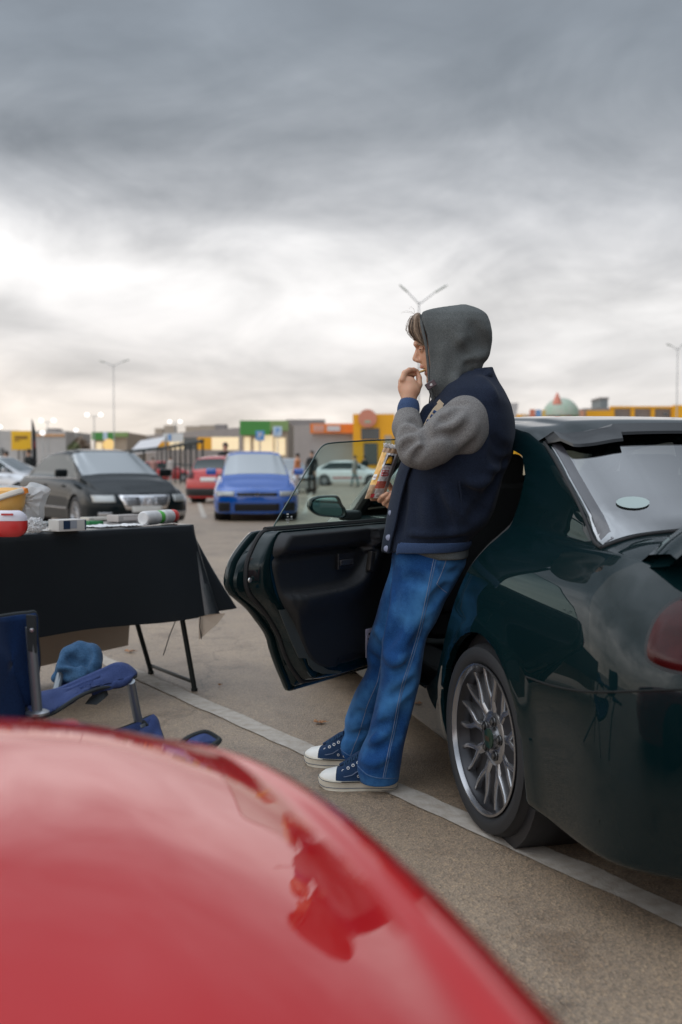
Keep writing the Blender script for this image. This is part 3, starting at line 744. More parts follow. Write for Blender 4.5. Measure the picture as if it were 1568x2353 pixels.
def shr(Rp, d):
    v = Rp - dcA; l = np.hypot(v[:, 0], v[:, 1])[:, None]; return Rp - v / l * d
rings = [(shr(RO, .03), -.030), (shr(RO, .006), -.018), (RO, -.006), (RO, .004), (shr(RO, .008), .010), (shr(RO, .022), .011), (shr(RO, .026), .022), (mixr(.42), .030), (mixr(.50), .036), (mixr(.58), .075), (mixr(.66), .088), (mixr(.80), .092), (mixr(.95), .095), (shr(RI, .01), .096), (shr(RI, .05), .09)]
m = MB(); m.loft([[DP(a, b, o) for a, b in rr] for rr, o in rings])
door = m.build('rear_door', M['green'], green, world=True, sharp=45)
door['label'] = 'open rear side door with black inner trim'
# weather strip round the shut face
def loop_tube(name, loop, off, r, mat_, par, skip_top=True):
    pts = [DP(a, b, off) for a, b in loop]; m = MB(); m.tube(pts + [pts[0]], r, 7, caps=False); return m.build(name, mat_, par, world=True)
loop_tube('weather_strip', mixr(.44), .036, .008, M['rubber'], door)
# trim panel as a relief
arm = np.array([duv(490 + x * .3125, 1163.75 + y * .3125, OFI + .04) for x, y in spline([(575, 672), (700, 672), (820, 648), (940, 622), (1040, 590), (1110, 535), (1165, 450), (1198, 380), (1210, 325), (1190, 303)], 60)])
rollz = duv(620, 1275, OFI)[1]
def relief(L_, z):
    d = np.hypot(arm[:, 0] - L_, arm[:, 1] - z); k = int(np.argmin(d)); dist = d[k]; f = k / 59
    above = z > arm[k, 1] if f < .55 else (L_ > arm[k, 0])
    amp = .045 * sm(min(f / .12, 1) * .8 + .2)
    r = amp * math.exp(-(dist / .016) ** 2)
    if not above: r = max(r, amp * .95 * math.exp(-(dist / .075) ** 2))       # swells below the ridge
    else: r = r - .006 * math.exp(-((dist - .06) / .05) ** 2)
    r += .028 * sm((z - rollz + .012) / .03)                                    # padded top roll
    r -= .016 * math.exp(-((z - rollz + .012) / .006) ** 2)
    r -= .012 * sm((.46 - z) / .02) * sm((.62 - L_) / .05) * sm((L_ - .1) / .05)   # door pocket
    return r
rings = []
nr = 46
for i in range(nr + 1):
    f = 1 - (i / nr); f = max(f, .002); Rp = dcA + (RI - dcA) * f
    edge = sm((1 - f) / .06)
    rings.append([DP(a, b, OFI - .028 + .03 * edge ** .7 + relief(a, b) * edge) for a, b in Rp])
m = MB(); m.loft(rings, caps=False); m.add([rings[0][k] for k in range(ND)], [])
panel = m.build('door_panel', M['trim_vinyl'], door, world=True, sharp=None)
def dbox(name, L_, z, off, dl, dz, do, mat_, par, bev=.006, rot=0.0):
    """a rounded box lying on the door's inside"""
    MR = Matrix((da, Vector((0, 0, 1)), dn)).transposed() @ Matrix.Rotation(rot, 3, 'Z')
    m = MB(); m.box(DP(L_, z, off), (dl, dz, do), MR, bev); return m.build(name, mat_, par, world=True)
h1 = duv(796, 1289, OFI + .01); dbox('handle_bezel', h1[0], h1[1], OFI + .006, .105, .062, .012, M['black_plastic'], door, .005)
hd = dbox('inner_handle', h1[0] + .006, h1[1] - .004, OFI + .014, .082, .022, .010, mat('handle_grey', (.05, .05, .055), .25, .4), door, .004)
h2 = duv(847, 1290, OFI + .035); dbox('window_switch', h2[0], h2[1], OFI + .045, .03, .075, .02, mat('switch_trim', (.05, .045, .04), .3, .5), door, .006, .25)
h3 = duv(846, 1477, OFI); dbox('door_label', h3[0] - .004, h3[1], OFI + .004, .05, .11, .003, mat('pale_label', (.5, .46, .56), .6), door, .001)
hp = DP(h3[0] - .004, h3[1], OFI + .0062)
m = MB()
for k, (w_, zz_) in enumerate([(.018, .035), (.03, .016), (.026, .002), (.03, -.012), (.022, -.026), (.012, -.04)]):
    MR = Matrix((da, Vector((0, 0, 1)), dn)).transposed(); m.box(hp + Vector((0, 0, zz_)), (w_, .005 if k else .008, .001), MR)
m.build('label_print', mat('label_ink', (.05, .05, .06), .7), door, world=True, smooth=False)
# latch hardware on the shut face
def shut_pt(u, v, off): a = duv(u, v, off); return DP(a[0], a[1], off)
zinc = mat('zinc', (.5, .5, .5), .35, .9)
for u, v in ((589, 1303), (574, 1333), (589, 1335), (609, 1279)):
    m = MB(); m.lathe([(0, .0085), (.004, .008), (.006, .004), (.006, .0005)], shut_pt(u, v, .062), 'Y', 12, Matrix.Rotation(math.atan2(dn.x, -dn.y) * 1.0 + math.pi, 3, 'Z')); m.build('latch_screw', zinc, door, world=True)
m = MB(); m.box(shut_pt(592, 1318, .058), (.05, .018, .11), None, .004); m.build('door_latch', M['black_plastic'], door, world=True)
m = MB(); m.box(shut_pt(640, 1440, .078), (.004, .004, .004)); 
# the lower grey filler in the shut face
fl = [duv(u, v, .07) for u, v in cr3([(432, 756), (490, 752), (560, 850), (610, 960), (645, 1060), (720, 1150), (800, 1195), (900, 1207), (880, 1222), (760, 1225), (690, 1200), (655, 1160), (640, 1112), (580, 1108), (530, 1000), (480, 880)])]
m = MB(); m.prism([DP(a, b, .098) for a, b in fl], dn, .002); m.build('door_filler', mat('grey_filler', (.05, .055, .05), .5), door, world=True, smooth=False)
# frameless glass
gz = [duv(u, v, .03) for u, v in [(622, 1222), (636, 1195), (662, 1152), (690, 1105), (713, 1066), (730, 1037), (742, 1024), (758, 1018.5), (800, 1015), (850, 1012), (905, 1010)]]
top_L = gz[-1]; gp = [tuple(x) for x in spline(gz, 60)]
gloop = [(gp[0][0] + .02, .86)] + gp + [(.06, top_L[1] + .004), (.05, .86)]
m = MB(); m.prism([DP(a, b, .030) for a, b in gloop], dn, .004); dgl = m.build('door_glass', M['glass'], door, world=True, smooth=False)
pts = [DP(a, b, .032) for a, b in gp]; m = MB(); m.tube(pts + [DP(.06, top_L[1] + .004, .032)], .0028, 6); m.build('glass_edge', mat('glass_edge', (.02, .05, .045), .15), door, world=True)
sl = [DP(a, zt0 + .004, .032) for a in np.linspace(.03, OUT[0][0] - .02, 12)]; m = MB(); m.tube(sl, .010, 8); m.build('belt_seal', M['rubber'], door, world=True)
# small etched marks on the glass
mk = duv(659, 1193, .03); m = MB()
MR = Matrix((da, Vector((0, 0, 1)), dn)).transposed()
for k, (a, b, w_, h_) in enumerate([(0, .018, .012, .006), (.0, .009, .01, .004), (.0, 0, .022, .002), (0, -.006, .018, .002), (0, -.012, .01, .003), (-.022, .008, .009, .006), (-.022, 0, .012, .002)]):
    m.box(DP(mk[0] + a, mk[1] + b, .0348), (w_, h_, .0006), MR)
m.build('glass_etching', mat('etching', (.6, .62, .6), .8), door, world=True, smooth=False)
# ------------------------------------------------------------------ soft shapes: distance fields -> surface nets
class Field:
    def __init__(s, lo, hi, h):
        s.lo = np.array(lo, float); s.h = h; s.n = np.ceil((np.array(hi) - s.lo) / h).astype(int) + 1
        s.F = np.full(tuple(s.n), 1.0, np.float32); s.fs = 1.0
    def block(s, lo, hi):
        a = np.maximum(np.floor((np.array(lo) - s.lo) / s.h).astype(int), 0); b = np.minimum(np.ceil((np.array(hi) - s.lo) / s.h).astype(int) + 1, s.n)
        if (b <= a).any(): return None
        ax = [s.lo[i] + s.h * np.arange(a[i], b[i]) for i in range(3)]
        X, Y, Z = np.meshgrid(*ax, indexing='ij'); return (slice(a[0], b[0]), slice(a[1], b[1]), slice(a[2], b[2])), X, Y, Z
    def merge(s, sl, d, k):
        A = s.F[sl]
        if k <= 0: s.F[sl] = np.minimum(A, d); return
        h = np.clip(.5 + .5 * (A - d) / k, 0, 1); s.F[sl] = A * (1 - h) + d * h - k * h * (1 - h)
    def cap(s, a, b, ra, rb=None, k=.01, sub=False):
        rb = ra if rb is None else rb; a = np.array(a, float); b = np.array(b, float); mg = max(ra, rb) + k + .02
        bl = s.block(np.minimum(a, b) - mg, np.maximum(a, b) + mg)
        if bl is None: return
        sl, X, Y, Z = bl; d = b - a; L2 = max(float(d @ d), 1e-9)
        t = np.clip(((X - a[0]) * d[0] + (Y - a[1]) * d[1] + (Z - a[2]) * d[2]) / L2, 0, 1)
        D = np.sqrt((X - a[0] - t * d[0]) ** 2 + (Y - a[1] - t * d[1]) ** 2 + (Z - a[2] - t * d[2]) ** 2) - (ra + (rb - ra) * t)
        if sub:
            A = s.F[sl]; h = np.clip(.5 - .5 * (A + D) / max(k, 1e-6), 0, 1); s.F[sl] = A * (1 - h) - D * h + k * h * (1 - h)
        else: s.merge(sl, D, k)
    def chain(s, pts, rs, k=.01, sub=False):
        for i in range(len(pts) - 1): s.cap(pts[i], pts[i + 1], rs[i], rs[i + 1], k, sub)
    def ell(s, c, r, k=.01, rot=None, sub=False):
        c = np.array(c, float); r = np.array(r, float); mg = r.max() + k + .02; bl = s.block(c - mg, c + mg)
        if bl is None: return
        sl, X, Y, Z = bl; x, y, z = X - c[0], Y - c[1], Z - c[2]
        if rot is not None:
            m = np.array(rot.transposed()); x, y, z = (m[0, 0] * x + m[0, 1] * y + m[0, 2] * z, m[1, 0] * x + m[1, 1] * y + m[1, 2] * z, m[2, 0] * x + m[2, 1] * y + m[2, 2] * z)
        q = np.sqrt((x / r[0]) ** 2 + (y / r[1]) ** 2 + (z / r[2]) ** 2); g = np.sqrt((x / r[0] ** 2) ** 2 + (y / r[1] ** 2) ** 2 + (z / r[2] ** 2) ** 2)
        D = q * (q - 1) / np.maximum(g, 1e-4)
        if sub: s.F[sl] = np.maximum(s.F[sl], -D)
        else: s.merge(sl, D, k)
    def slices(s, table, Y0, k=.01, p=2.0, ext_left=0.0, grow=0.0, op='add', zpad=.0, ushape=0.0):
        """table rows: (v, u_left, u_right, half depth [, Y offset]); silhouettes in view pixels at depth Y0"""
        rows = []
        for r in table:
            v, ul, ur, hd = r[:4]; yo = r[4] if len(r) > 4 else 0.0; Yc = Y0 + yo
            a, b = P(ul, v, Yc), P(ur, v, Yc); rows.append((a.z, a.x - ext_left, b.x, hd, Yc))
        rows.sort(); A = np.array(rows); z = A[:, 0]; zz = np.linspace(z[0], z[-1], 160)
        # smooth interpolation
        def ip(c):
            y = np.interp(zz, z, A[:, c]); ker = np.hanning(9); ker /= ker.sum(); yp = np.pad(y, 4, 'edge'); return np.convolve(yp, ker, 'valid')
        L_, R_, H_, C_ = ip(1), ip(2), ip(3), ip(4)
        lo = (L_.min() - grow - .03, (C_ - H_).min() - grow - .03, z[0] - .04 - grow); hi = (R_.max() + grow + .03, (C_ + H_).max() + grow + .03, z[-1] + .04 + grow)
        bl = s.block(lo, hi)
        if bl is None: return
        sl, X, Y, Z = bl; zc = np.clip(Z, z[0], z[-1])
        l, r, h, c = (np.interp(zc, zz, q) for q in (L_, R_, H_, C_))
        a = np.maximum((r - l) / 2 + grow, .004); hh = np.maximum(h + grow, .004); dx = (X - (l + r) / 2) / a; dy = (Y - c) / hh
        if ushape:
            cx = l + (r - l) * ushape; a = np.maximum(r - cx + grow, .004); dx = np.maximum(X - cx, 0) / a; dy = dy * (1 + .10 * np.clip((cx - X) / .08, 0, 1.2))
        q = (np.abs(dx) ** p + np.abs(dy) ** p) ** (1 / p); D = (q - 1) * np.minimum(a, hh)
        if ushape and op == 'add': D = np.maximum(D, l - X)
        D = np.maximum(D, np.maximum(Z - z[-1] - grow, z[0] - grow - Z))
        if op == 'add': s.merge(sl, D, k)
        elif op == 'sub': s.F[sl] = np.maximum(s.F[sl], -D)
    def plane_cut(s, p, n):
        """remove everything on the side n points to"""
        p = np.array(p, float); n = np.array(n, float); n /= np.linalg.norm(n); ax = [s.lo[i] + s.h * np.arange(s.n[i]) for i in range(3)]
        X, Y, Z = np.meshgrid(*ax, indexing='ij'); s.F = np.maximum(s.F, (X - p[0]) * n[0] + (Y - p[1]) * n[1] + (Z - p[2]) * n[2]).astype(np.float32)
    def fold(s, pts, depth, w, k=.5):
        """press (depth>0) or raise (depth<0) a soft crease along a 3D polyline"""
        pts = [np.array(p, float) for p in pts]
        for i in range(len(pts) - 1):
            a, b = pts[i], pts[i + 1]; mg = w * 3; bl = s.block(np.minimum(a, b) - mg, np.maximum(a, b) + mg)
            if bl is None: continue
            sl, X, Y, Z = bl; d = b - a; L2 = max(float(d @ d), 1e-9); t = np.clip(((X - a[0]) * d[0] + (Y - a[1]) * d[1] + (Z - a[2]) * d[2]) / L2, 0, 1)
            D2 = (X - a[0] - t * d[0]) ** 2 + (Y - a[1] - t * d[1]) ** 2 + (Z - a[2] - t * d[2]) ** 2
            n = len(pts) - 1; tt = (i + t) / n; env = np.sin(np.pi * np.clip(tt, .03, .97)) ** .7 / (1.0 if n < 4 else 1.35)
            s.F[sl] += (depth * env * np.exp(-D2 / w ** 2)).astype(np.float32) * s.fs
    def hit(s, u, v):
        """first surface point under a view pixel"""
        r = np.array(ray(u, v).normalized()); t = np.arange(2.2, 4.8, .0015); p = np.array((0, 0, CAMH)) + t[:, None] * r
        i = np.round((p - s.lo) / s.h).astype(int); ok = ((i >= 0) & (i < s.n)).all(1); F_ = np.full(len(t), 1.0); F_[ok] = s.F[i[ok, 0], i[ok, 1], i[ok, 2]]
        k = np.argmax(F_ < 0); return p[k] if F_[k] < 0 else None
    def foldv(s, pts, depth, w):
        sp = spline(pts, 3 * len(pts)); q = [s.hit(u, v) for u, v in sp]; q = [a for a in q if a is not None]
        run = [q[0]] if q else []
        for a in q[1:]:
            if np.linalg.norm(a - run[-1]) < .12: run.append(a)
        if len(run) > 1: s.fold(run, depth, w)
    def noise(s, amp, scale, seed=0):
        rg = np.random.default_rng(seed); ax = [s.lo[i] + s.h * np.arange(s.n[i]) for i in range(3)]; X, Y, Z = np.meshgrid(*ax, indexing='ij'); d = 0
        for i in range(6):
            f = rg.normal(size=3) * scale; d = d + np.sin(X * f[0] + Y * f[1] + Z * f[2] + rg.uniform(0, 6.28))
        s.F += (d * amp / 2.4).astype(np.float32)
    def mesh(s, iters=1):
        F = s.F; F[0], F[-1] = 1, 1; F[:, 0], F[:, -1] = 1, 1; F[:, :, 0], F[:, :, -1] = 1, 1
        I = F < 0; nx, ny, nz = F.shape
        c = np.zeros((nx - 1, ny - 1, nz - 1), np.int8)
        for i in (0, 1):
            for j in (0, 1):
                for k in (0, 1): c += I[i:nx - 1 + i, j:ny - 1 + j, k:nz - 1 + k]
        act = (c > 0) & (c < 8); idx = np.full(act.shape, -1, np.int64); ijk = np.argwhere(act); idx[act] = np.arange(len(ijk))
        acc = np.zeros((len(ijk), 3)); cnt = np.zeros(len(ijk)); i, j, k = ijk.T
        def g(di, dj, dk): return F[i + di, j + dj, k + dk]
        for ax in range(3):
            for a in (0, 1):
                for b in (0, 1):
                    o0 = [0, 0, 0]; oth = [q for q in range(3) if q != ax]; o0[oth[0]] = a; o0[oth[1]] = b; o1 = list(o0); o1[ax] = 1
                    f0, f1 = g(*o0), g(*o1); m = (f0 < 0) != (f1 < 0); t = np.where(m, f0 / np.where(m, f0 - f1, 1), 0)
                    p = np.zeros((len(ijk), 3)); p[:, oth[0]] = a; p[:, oth[1]] = b; p[:, ax] = t; acc += p * m[:, None]; cnt += m
        V = s.lo + (ijk + acc / cnt[:, None]) * s.h
        Q = []
        for ax in range(3):
            oth = [(ax + 1) % 3, (ax + 2) % 3]
            sl0 = [slice(1, -1)] * 3; sl0[ax] = slice(0, -1); sl1 = [slice(1, -1)] * 3; sl1[ax] = slice(1, None)
            A = I[tuple(sl0)]; B = I[tuple(sl1)]; e = np.argwhere(A != B)
            if not len(e): continue
            base = e.copy(); base[:, oth[0]] += 1; base[:, oth[1]] += 1
            def cell(da, db):
                q = base.copy(); q[:, oth[0]] -= da; q[:, oth[1]] -= db; return idx[q[:, 0], q[:, 1], q[:, 2]]
            q = np.stack([cell(1, 1), cell(0, 1), cell(0, 0), cell(1, 0)], 1)
            fl = ~A[e[:, 0], e[:, 1], e[:, 2]]; q[fl] = q[fl][:, ::-1]; Q.append(q)
        Q = np.vstack(Q); Q = Q[(Q >= 0).all(1)]
        for _ in range(iters):                      # light smoothing
            acc = np.zeros_like(V); n = np.zeros(len(V))
            for a in range(4):
                for b in ((a + 1) % 4,):
                    np.add.at(acc, Q[:, a], V[Q[:, b]]); np.add.at(n, Q[:, a], 1); np.add.at(acc, Q[:, b], V[Q[:, a]]); np.add.at(n, Q[:, b], 1)
            V = V * .5 + .5 * acc / np.maximum(n, 1)[:, None]
        return V, Q
    def build(s, name, mat_, par=None, world=True, iters=1, mats=None, mfun=None):
        V, Q = s.mesh(iters)
        lab = np.arange(len(V))
        while True:                                  # one connected surface: drop stray islands
            mn = lab[Q].min(1); new = lab.copy()
            for c in range(4): np.minimum.at(new, Q[:, c], mn)
            new = new[new]
            if (new == lab).all(): break
            lab = new
        big = np.bincount(lab).argmax(); Q = Q[lab[Q[:, 0]] == big]; use = np.unique(Q); mp = np.zeros(len(V), np.int64); mp[use] = np.arange(len(use)); V = V[use]; Q = mp[Q]
        s.V = V; me = bpy.data.meshes.new(name); me.vertices.add(len(V)); me.vertices.foreach_set('co', V.astype(np.float32).ravel())
        me.loops.add(len(Q) * 4); me.loops.foreach_set('vertex_index', Q.astype(np.int32).ravel()); me.polygons.add(len(Q)); me.polygons.foreach_set('loop_start', np.arange(0, len(Q) * 4, 4, dtype=np.int32))
        me.update(calc_edges=True); me.validate()
        me.polygons.foreach_set('use_smooth', [True] * len(me.polygons))
        for m_ in (mats or [mat_]): me.materials.append(m_)
        if mfun is not None: me.polygons.foreach_set('material_index', mfun(V[Q].mean(1)).astype(np.int32))
        o = bpy.data.objects.new(name, me); COL.objects.link(o)
        if par is not None: parent(o, par, world)
        return o

# fabric materials
def cloth(name, c1, c2, scale=220, bump=.5, weave=0, bdist=.0015, rough=.95, big=None, wr=None):
    m = bpy.data.materials.new(name); m.use_nodes = True; t = m.node_tree; b = t.nodes['Principled BSDF']; L = t.links.new
    tc = N(t, 'ShaderNodeTexCoord'); n = N(t, 'ShaderNodeTexNoise'); n.inputs['Scale'].default_value = scale; n.inputs['Detail'].default_value = 4; n.inputs['Roughness'].default_value = .7
    L(tc.outputs['Object'], n.inputs['Vector']); r = N(t, 'ShaderNodeMapRange'); r.inputs[1].default_value = .36; r.inputs[2].default_value = .64; L(n.outputs[0], r.inputs[0])
    mx = N(t, 'ShaderNodeMix', data_type='RGBA'); mx.inputs[6].default_value = (*c1, 1); mx.inputs[7].default_value = (*c2, 1); L(r.outputs[0], mx.inputs[0]); col = mx.outputs[2]
    if big:
        n2 = N(t, 'ShaderNodeTexNoise'); n2.inputs['Scale'].default_value = big[0]; n2.inputs['Detail'].default_value = 7; n2.inputs['Roughness'].default_value = .6; L(tc.outputs['Object'], n2.inputs['Vector'])
        r2 = N(t, 'ShaderNodeMapRange'); r2.inputs[1].default_value = .45; r2.inputs[2].default_value = .72; L(n2.outputs[0], r2.inputs[0])
        m2 = N(t, 'ShaderNodeMix', data_type='RGBA'); m2.inputs[7].default_value = (*big[1], 1); L(r2.outputs[0], m2.inputs[0]); L(col, m2.inputs[6]); col = m2.outputs[2]
    L(col, b.inputs['Base Color']); b.inputs['Roughness'].default_value = rough; b.inputs['Specular IOR Level'].default_value = .2; b.inputs['Sheen Weight'].default_value = .05
    bp = N(t, 'ShaderNodeBump'); bp.inputs['Strength'].default_value = bump; bp.inputs['Distance'].default_value = bdist; L(n.outputs[0], bp.inputs['Height']); L(bp.outputs[0], b.inputs['Normal'])
    if wr:                                   # creases: ridged noise, stretched
        mp = N(t, 'ShaderNodeMapping'); mp.inputs['Scale'].default_value = wr[2]; mp.inputs['Rotation'].default_value = (0, wr[3], 0); L(tc.outputs['Object'], mp.inputs[0])
        n3 = N(t, 'ShaderNodeTexNoise'); n3.noise_type = 'RIDGED_MULTIFRACTAL'; n3.normalize = True; n3.inputs['Scale'].default_value = wr[0]; n3.inputs['Detail'].default_value = 2.0; n3.inputs['Distortion'].default_value = .6; L(mp.outputs[0], n3.inputs['Vector'])
        b2 = N(t, 'ShaderNodeBump'); b2.inputs['Strength'].default_value = .55; b2.inputs['Distance'].default_value = wr[1]; L(n3.outputs[0], b2.inputs['Height']); L(b2.outputs[0], bp.inputs['Normal'])
    return m
M['denim'] = cloth('blue_denim', (.005, .032, .12), (.014, .080, .24), 420, .4, big=(4.2, (.06, .21, .44)), wr=(5.0, .030, (1, 1, .55), .25))
M['navy_wool'] = cloth('navy_wool', (.006, .010, .022), (.016, .024, .046), 300, .5, wr=(4.0, .034, (.7, 1, 1), .6))
M['grey_wool'] = cloth('grey_wool', (.10, .095, .092), (.24, .23, .222), 320, .6, wr=(5.5, .022, (1, 1, 1), .3))
M['hood'] = cloth('grey_jersey', (.065, .072, .072), (.13, .138, .135), 300, .4, wr=(4.5, .01, (1, 1, .7), .2))
M['rib'] = cloth('navy_rib', (.03, .055, .12), (.055, .09, .18), 300, .3)
M['skin'] = mat('skin', (.62, .36, .23), .5, noise_col=(.52, .26, .16), nscale=28, namt=.5, bump=.12, bscale=300, bdist=.0006)
M['skin'].node_tree.nodes['Principled BSDF'].inputs['Subsurface Weight'].default_value = .12
M['skin'].node_tree.nodes['Principled BSDF'].inputs['Subsurface Scale'].default_value = .01
M['lips'] = mat('lips', (.50, .22, .17), .5)
M['hair'] = mat('hair', (.12, .08, .052), .45, noise_col=(.28, .20, .14), nscale=60)
YB = 3.70                                           # depth of the man's middle
def Q3(u, v, Y): return np.array(P(u, v, Y))
man = empty('person', (P(830, 1800, 3.78).x, 3.78, 0))
tag(man, 'man in grey hood, navy jacket with grey sleeves and blue jeans, eating snacks', 'person')

# --- body: one continuous surface (head, neck, trunk, arms, hands, legs); clothes go over it
f = Field((-.1, 3.3, -.02), (.80, 4.12, 1.80), .0034)
HY = YB - .01
head = [(712, 1012, 1072, .03), (718, 1000, 1090, .05), (730, 982, 1104, .066), (748, 967, 1111, .074), (765, 958.5, 1114, .077), (780, 955, 1113, .077), (790, 954, 1111, .075), (796, 957, 1110, .073), (802, 961, 1108, .071), (812, 961.5, 1105, .070), (824, 963, 1100, .067), (833, 966, 1095, .063), (842, 969, 1088, .059), (848, 973, 1080, .056), (858, 978, 1070, .052), (868, 981, 1060, .048), (877, 979.5, 1052, .043), (884, 984, 1042, .036), (889, 995, 1030, .02)]
f.slices(head, HY, .006, 2.1)
f.cap(Q3(960.5, 803, HY), Q3(954.5, 824, HY), .0075, .0105, .008)               # nose bridge and tip
for sy in (-1, 1): f.cap(Q3(960, 828, HY + sy * .008), Q3(965, 829, HY + sy * .012), .0085, .007, .006)
f.cap(Q3(957, 790.5, HY - .03), Q3(956.5, 790.5, HY + .03), .008, .008, .012)   # brow
for sy in (-1, 1): f.ell(Q3(966.5, 803, HY + sy * .033), (.008, .013, .008), .001, sub=True) # eye sockets
for sy in (-1, 1): f.ell(Q3(970.5, 803, HY + sy * .031), (.0125, .0125, .0115), .002)
for sy in (-1, 1): f.cap(Q3(968, 799.5, HY + sy * .020), Q3(972, 799.5, HY + sy * .046), .004, .0035, .004)
f.cap(Q3(969, 843, HY - .012), Q3(969, 843, HY + .012), .0065, .0065, .006)
f.cap(Q3(979.5, 858, HY - .012), Q3(979.5, 858, HY + .012), .006, .006, .006)
f.ell(Q3(975, 850, HY), (.012, .020, .0055), .001, sub=True)                     # open mouth
f.chain([Q3(1050, 860, YB), Q3(1072, 905, YB)], [.056, .062], .03)
f.slices([(895, 1020, 1110, .09), (940, 1010, 1140, .13), (1000, 990, 1140, .14), (1080, 960, 1120, .13), (1160, 930, 1095, .12), (1240, 925, 1040, .09), (1290, 925, 1030, .07)], YB, .03)
# legs inside the jeans
f.chain([Q3(975, 1290, YB - .05), Q3(922, 1520, YB - .06), Q3(872, 1765, 3.65)], [.062, .042, .034], .02)
f.chain([Q3(965, 1290, YB + .08), Q3(895, 1520, YB + .15), Q3(810, 1720, 3.95)], [.062, .042, .034], .02)
# near (left) arm
YS = YB - .20; YE = 3.46; YW = 3.60
f.chain([Q3(1072, 962, YS + .04), Q3(962, 1036, YE + .005), Q3(937, 990, YE + .08), Q3(939, 935, YW)], [.038, .028, .024, .025], .01)
# near hand: palm then fingers
f.chain([Q3(939, 935, YW), Q3(941, 902, YW + .005)], [.026, .029], .012)
f.ell(Q3(938, 890, YW + .005), (.036, .017, .040), .012, Matrix.Rotation(R(-6), 3, 'Y'))
f.ell(Q3(953, 897, YW + .010), (.017, .016, .024), .012, Matrix.Rotation(R(14), 3, 'Y'))
def finger(pts, r0, r1, k=.0035):
    n = len(pts); f.chain(pts, [r0 + (r1 - r0) * i / (n - 1) for i in range(n)], k)
finger([Q3(925, 872, YW - .004), Q3(930, 857, YW + .000), Q3(941, 850, YW + .014), Q3(951, 849.5, YW + .030), Q3(958.5, 852, YW + .042)], .0105, .0072, .004)   # index
finger([Q3(922, 876, YW + .014), Q3(929, 863, YW + .020), Q3(941, 858, YW + .034), Q3(952, 861, YW + .046)], .0105, .0075, .004)           # middle
finger([Q3(921, 880, YW + .030), Q3(928, 868, YW + .038), Q3(940, 865, YW + .050), Q3(948, 869, YW + .054)], .0098, .0072, .004)           # ring
finger([Q3(922, 886, YW + .044), Q3(929, 875, YW + .053), Q3(938, 872, YW + .062), Q3(944, 875, YW + .064)], .0085, .0065, .004)           # little
finger([Q3(957, 900, YW + .010), Q3(963.5, 884, YW + .022), Q3(963.5, 868, YW + .034), Q3(960.5, 857, YW + .040)], .0135, .0078, .005)      # thumb
# far (right) arm and hand, under the snack bag
f.chain([Q3(1065, 960, YB + .08), Q3(1068, 975, YB + .17), Q3(1010, 1115, YB + .20), Q3(918, 1142, 3.80)], [.045, .045, .036, .025], .015)
f.ell(Q3(905, 1146, 3.80), (.036, .020, .030), .012, Matrix.Rotation(R(20), 3, 'Y'))
f.chain([Q3(915, 1143, 3.80), Q3(903, 1147, 3.79)], [.025, .024], .01)
def rf(pts, r0, r1): f.chain(pts, [r0 + (r1 - r0) * i / (len(pts) - 1) for i in range(len(pts))], .003)
rf([Q3(884, 1152, 3.800), Q3(873, 1149.5, 3.772), Q3(880, 1141, 3.742), Q3(890, 1134.5, 3.735)], .0105, .0082)
rf([Q3(893, 1159, 3.795), Q3(884, 1157, 3.765), Q3(892, 1147, 3.738), Q3(902, 1135, 3.730)], .0105, .0080)
rf([Q3(899, 1164, 3.790), Q3(893, 1163, 3.764), Q3(901, 1153, 3.740), Q3(909, 1143, 3.732)], .0098, .0075)
rf([Q3(880, 1147, 3.81), Q3(866, 1146, 3.800), Q3(855, 1146.5, 3.785)], .0098, .0080)
rf([Q3(908, 1136, 3.83), Q3(899, 1122, 3.835), Q3(893, 1110, 3.825)], .0125, .009)
def body_mat(c):
    a = Q3(969, 843, HY); b = Q3(979.5, 858, HY)
    def near(p, rx, rz): return (((c[:, 0] - p[0]) / rx) ** 2 + ((c[:, 2] - p[2]) / rz) ** 2 + ((c[:, 1] - p[1]) / .024) ** 2) < 1
    return (near(a, .010, .0055) | near(b, .009, .0055)).astype(int)
bodyo = f.build('body', None, man, mats=[M['skin'], M['lips']], mfun=body_mat, iters=1)
del f
# eyes, brows
m = MB(); m.ell(P(966.3, 803.2, HY - .036), (.0042, .0075, .0022)); m.build('eye', mat('eye_dark', (.03, .02, .015), .15), man, world=True)
m = MB(); m.ell(P(966.3, 803.2, HY + .036), (.0042, .0075, .0022)); m.build('eye', M['hair'], man, world=True)
for sy in (-1, 1):
    m = MB(); m.tube([P(954.5, 792.5, HY + sy * .012), P(956.5, 790.5, HY + sy * .026), P(963, 791, HY + sy * .044), P(972, 794, HY + sy * .060)], [.0022, .0035, .003, .0014], 8, flat=.8); m.build('eyebrow', M['hair'], man, world=True)
# fringe: an under-layer and strands
def hair_pt(w, t, d):
    o = spline([(958, 722), (946, 727), (940, 742), (938, 757), (943, 769), (952, 780), (962, 788), (974, 795)], 40); i_ = spline([(964, 722), (965, 735), (968, 748), (972, 762), (976, 775), (978, 784), (979, 790), (980, 795)], 40)
    k = min(int(t * 39), 38); g = t * 39 - k; a = o[k] + (o[k + 1] - o[k]) * g; b = i_[k] + (i_[k + 1] - i_[k]) * g
    q = a + (b - a) * w; return P(q[0], q[1], HY + d)
fh = Field(np.array(P(930, 805, HY)) - [0, .11, 0], np.array(P(1010, 700, HY)) + [0, .11, 0], .004)
for d_ in (-.05, -.025, 0, .025, .05):
    fh.chain([np.array(hair_pt(.56 + abs(d_) * 3, t, d_)) for t in np.linspace(.03, .80, 8)], [.010, .012, .013, .013, .012, .011, .008, .005], .012)
fh.build('hair', M['hair'], man)
hm = [mat('hair_strand_light', (.30, .215, .15), .4), M['hair'], mat('hair_strand_dark', (.05, .033, .024), .4)]
MBs = [MB(), MB(), MB()]
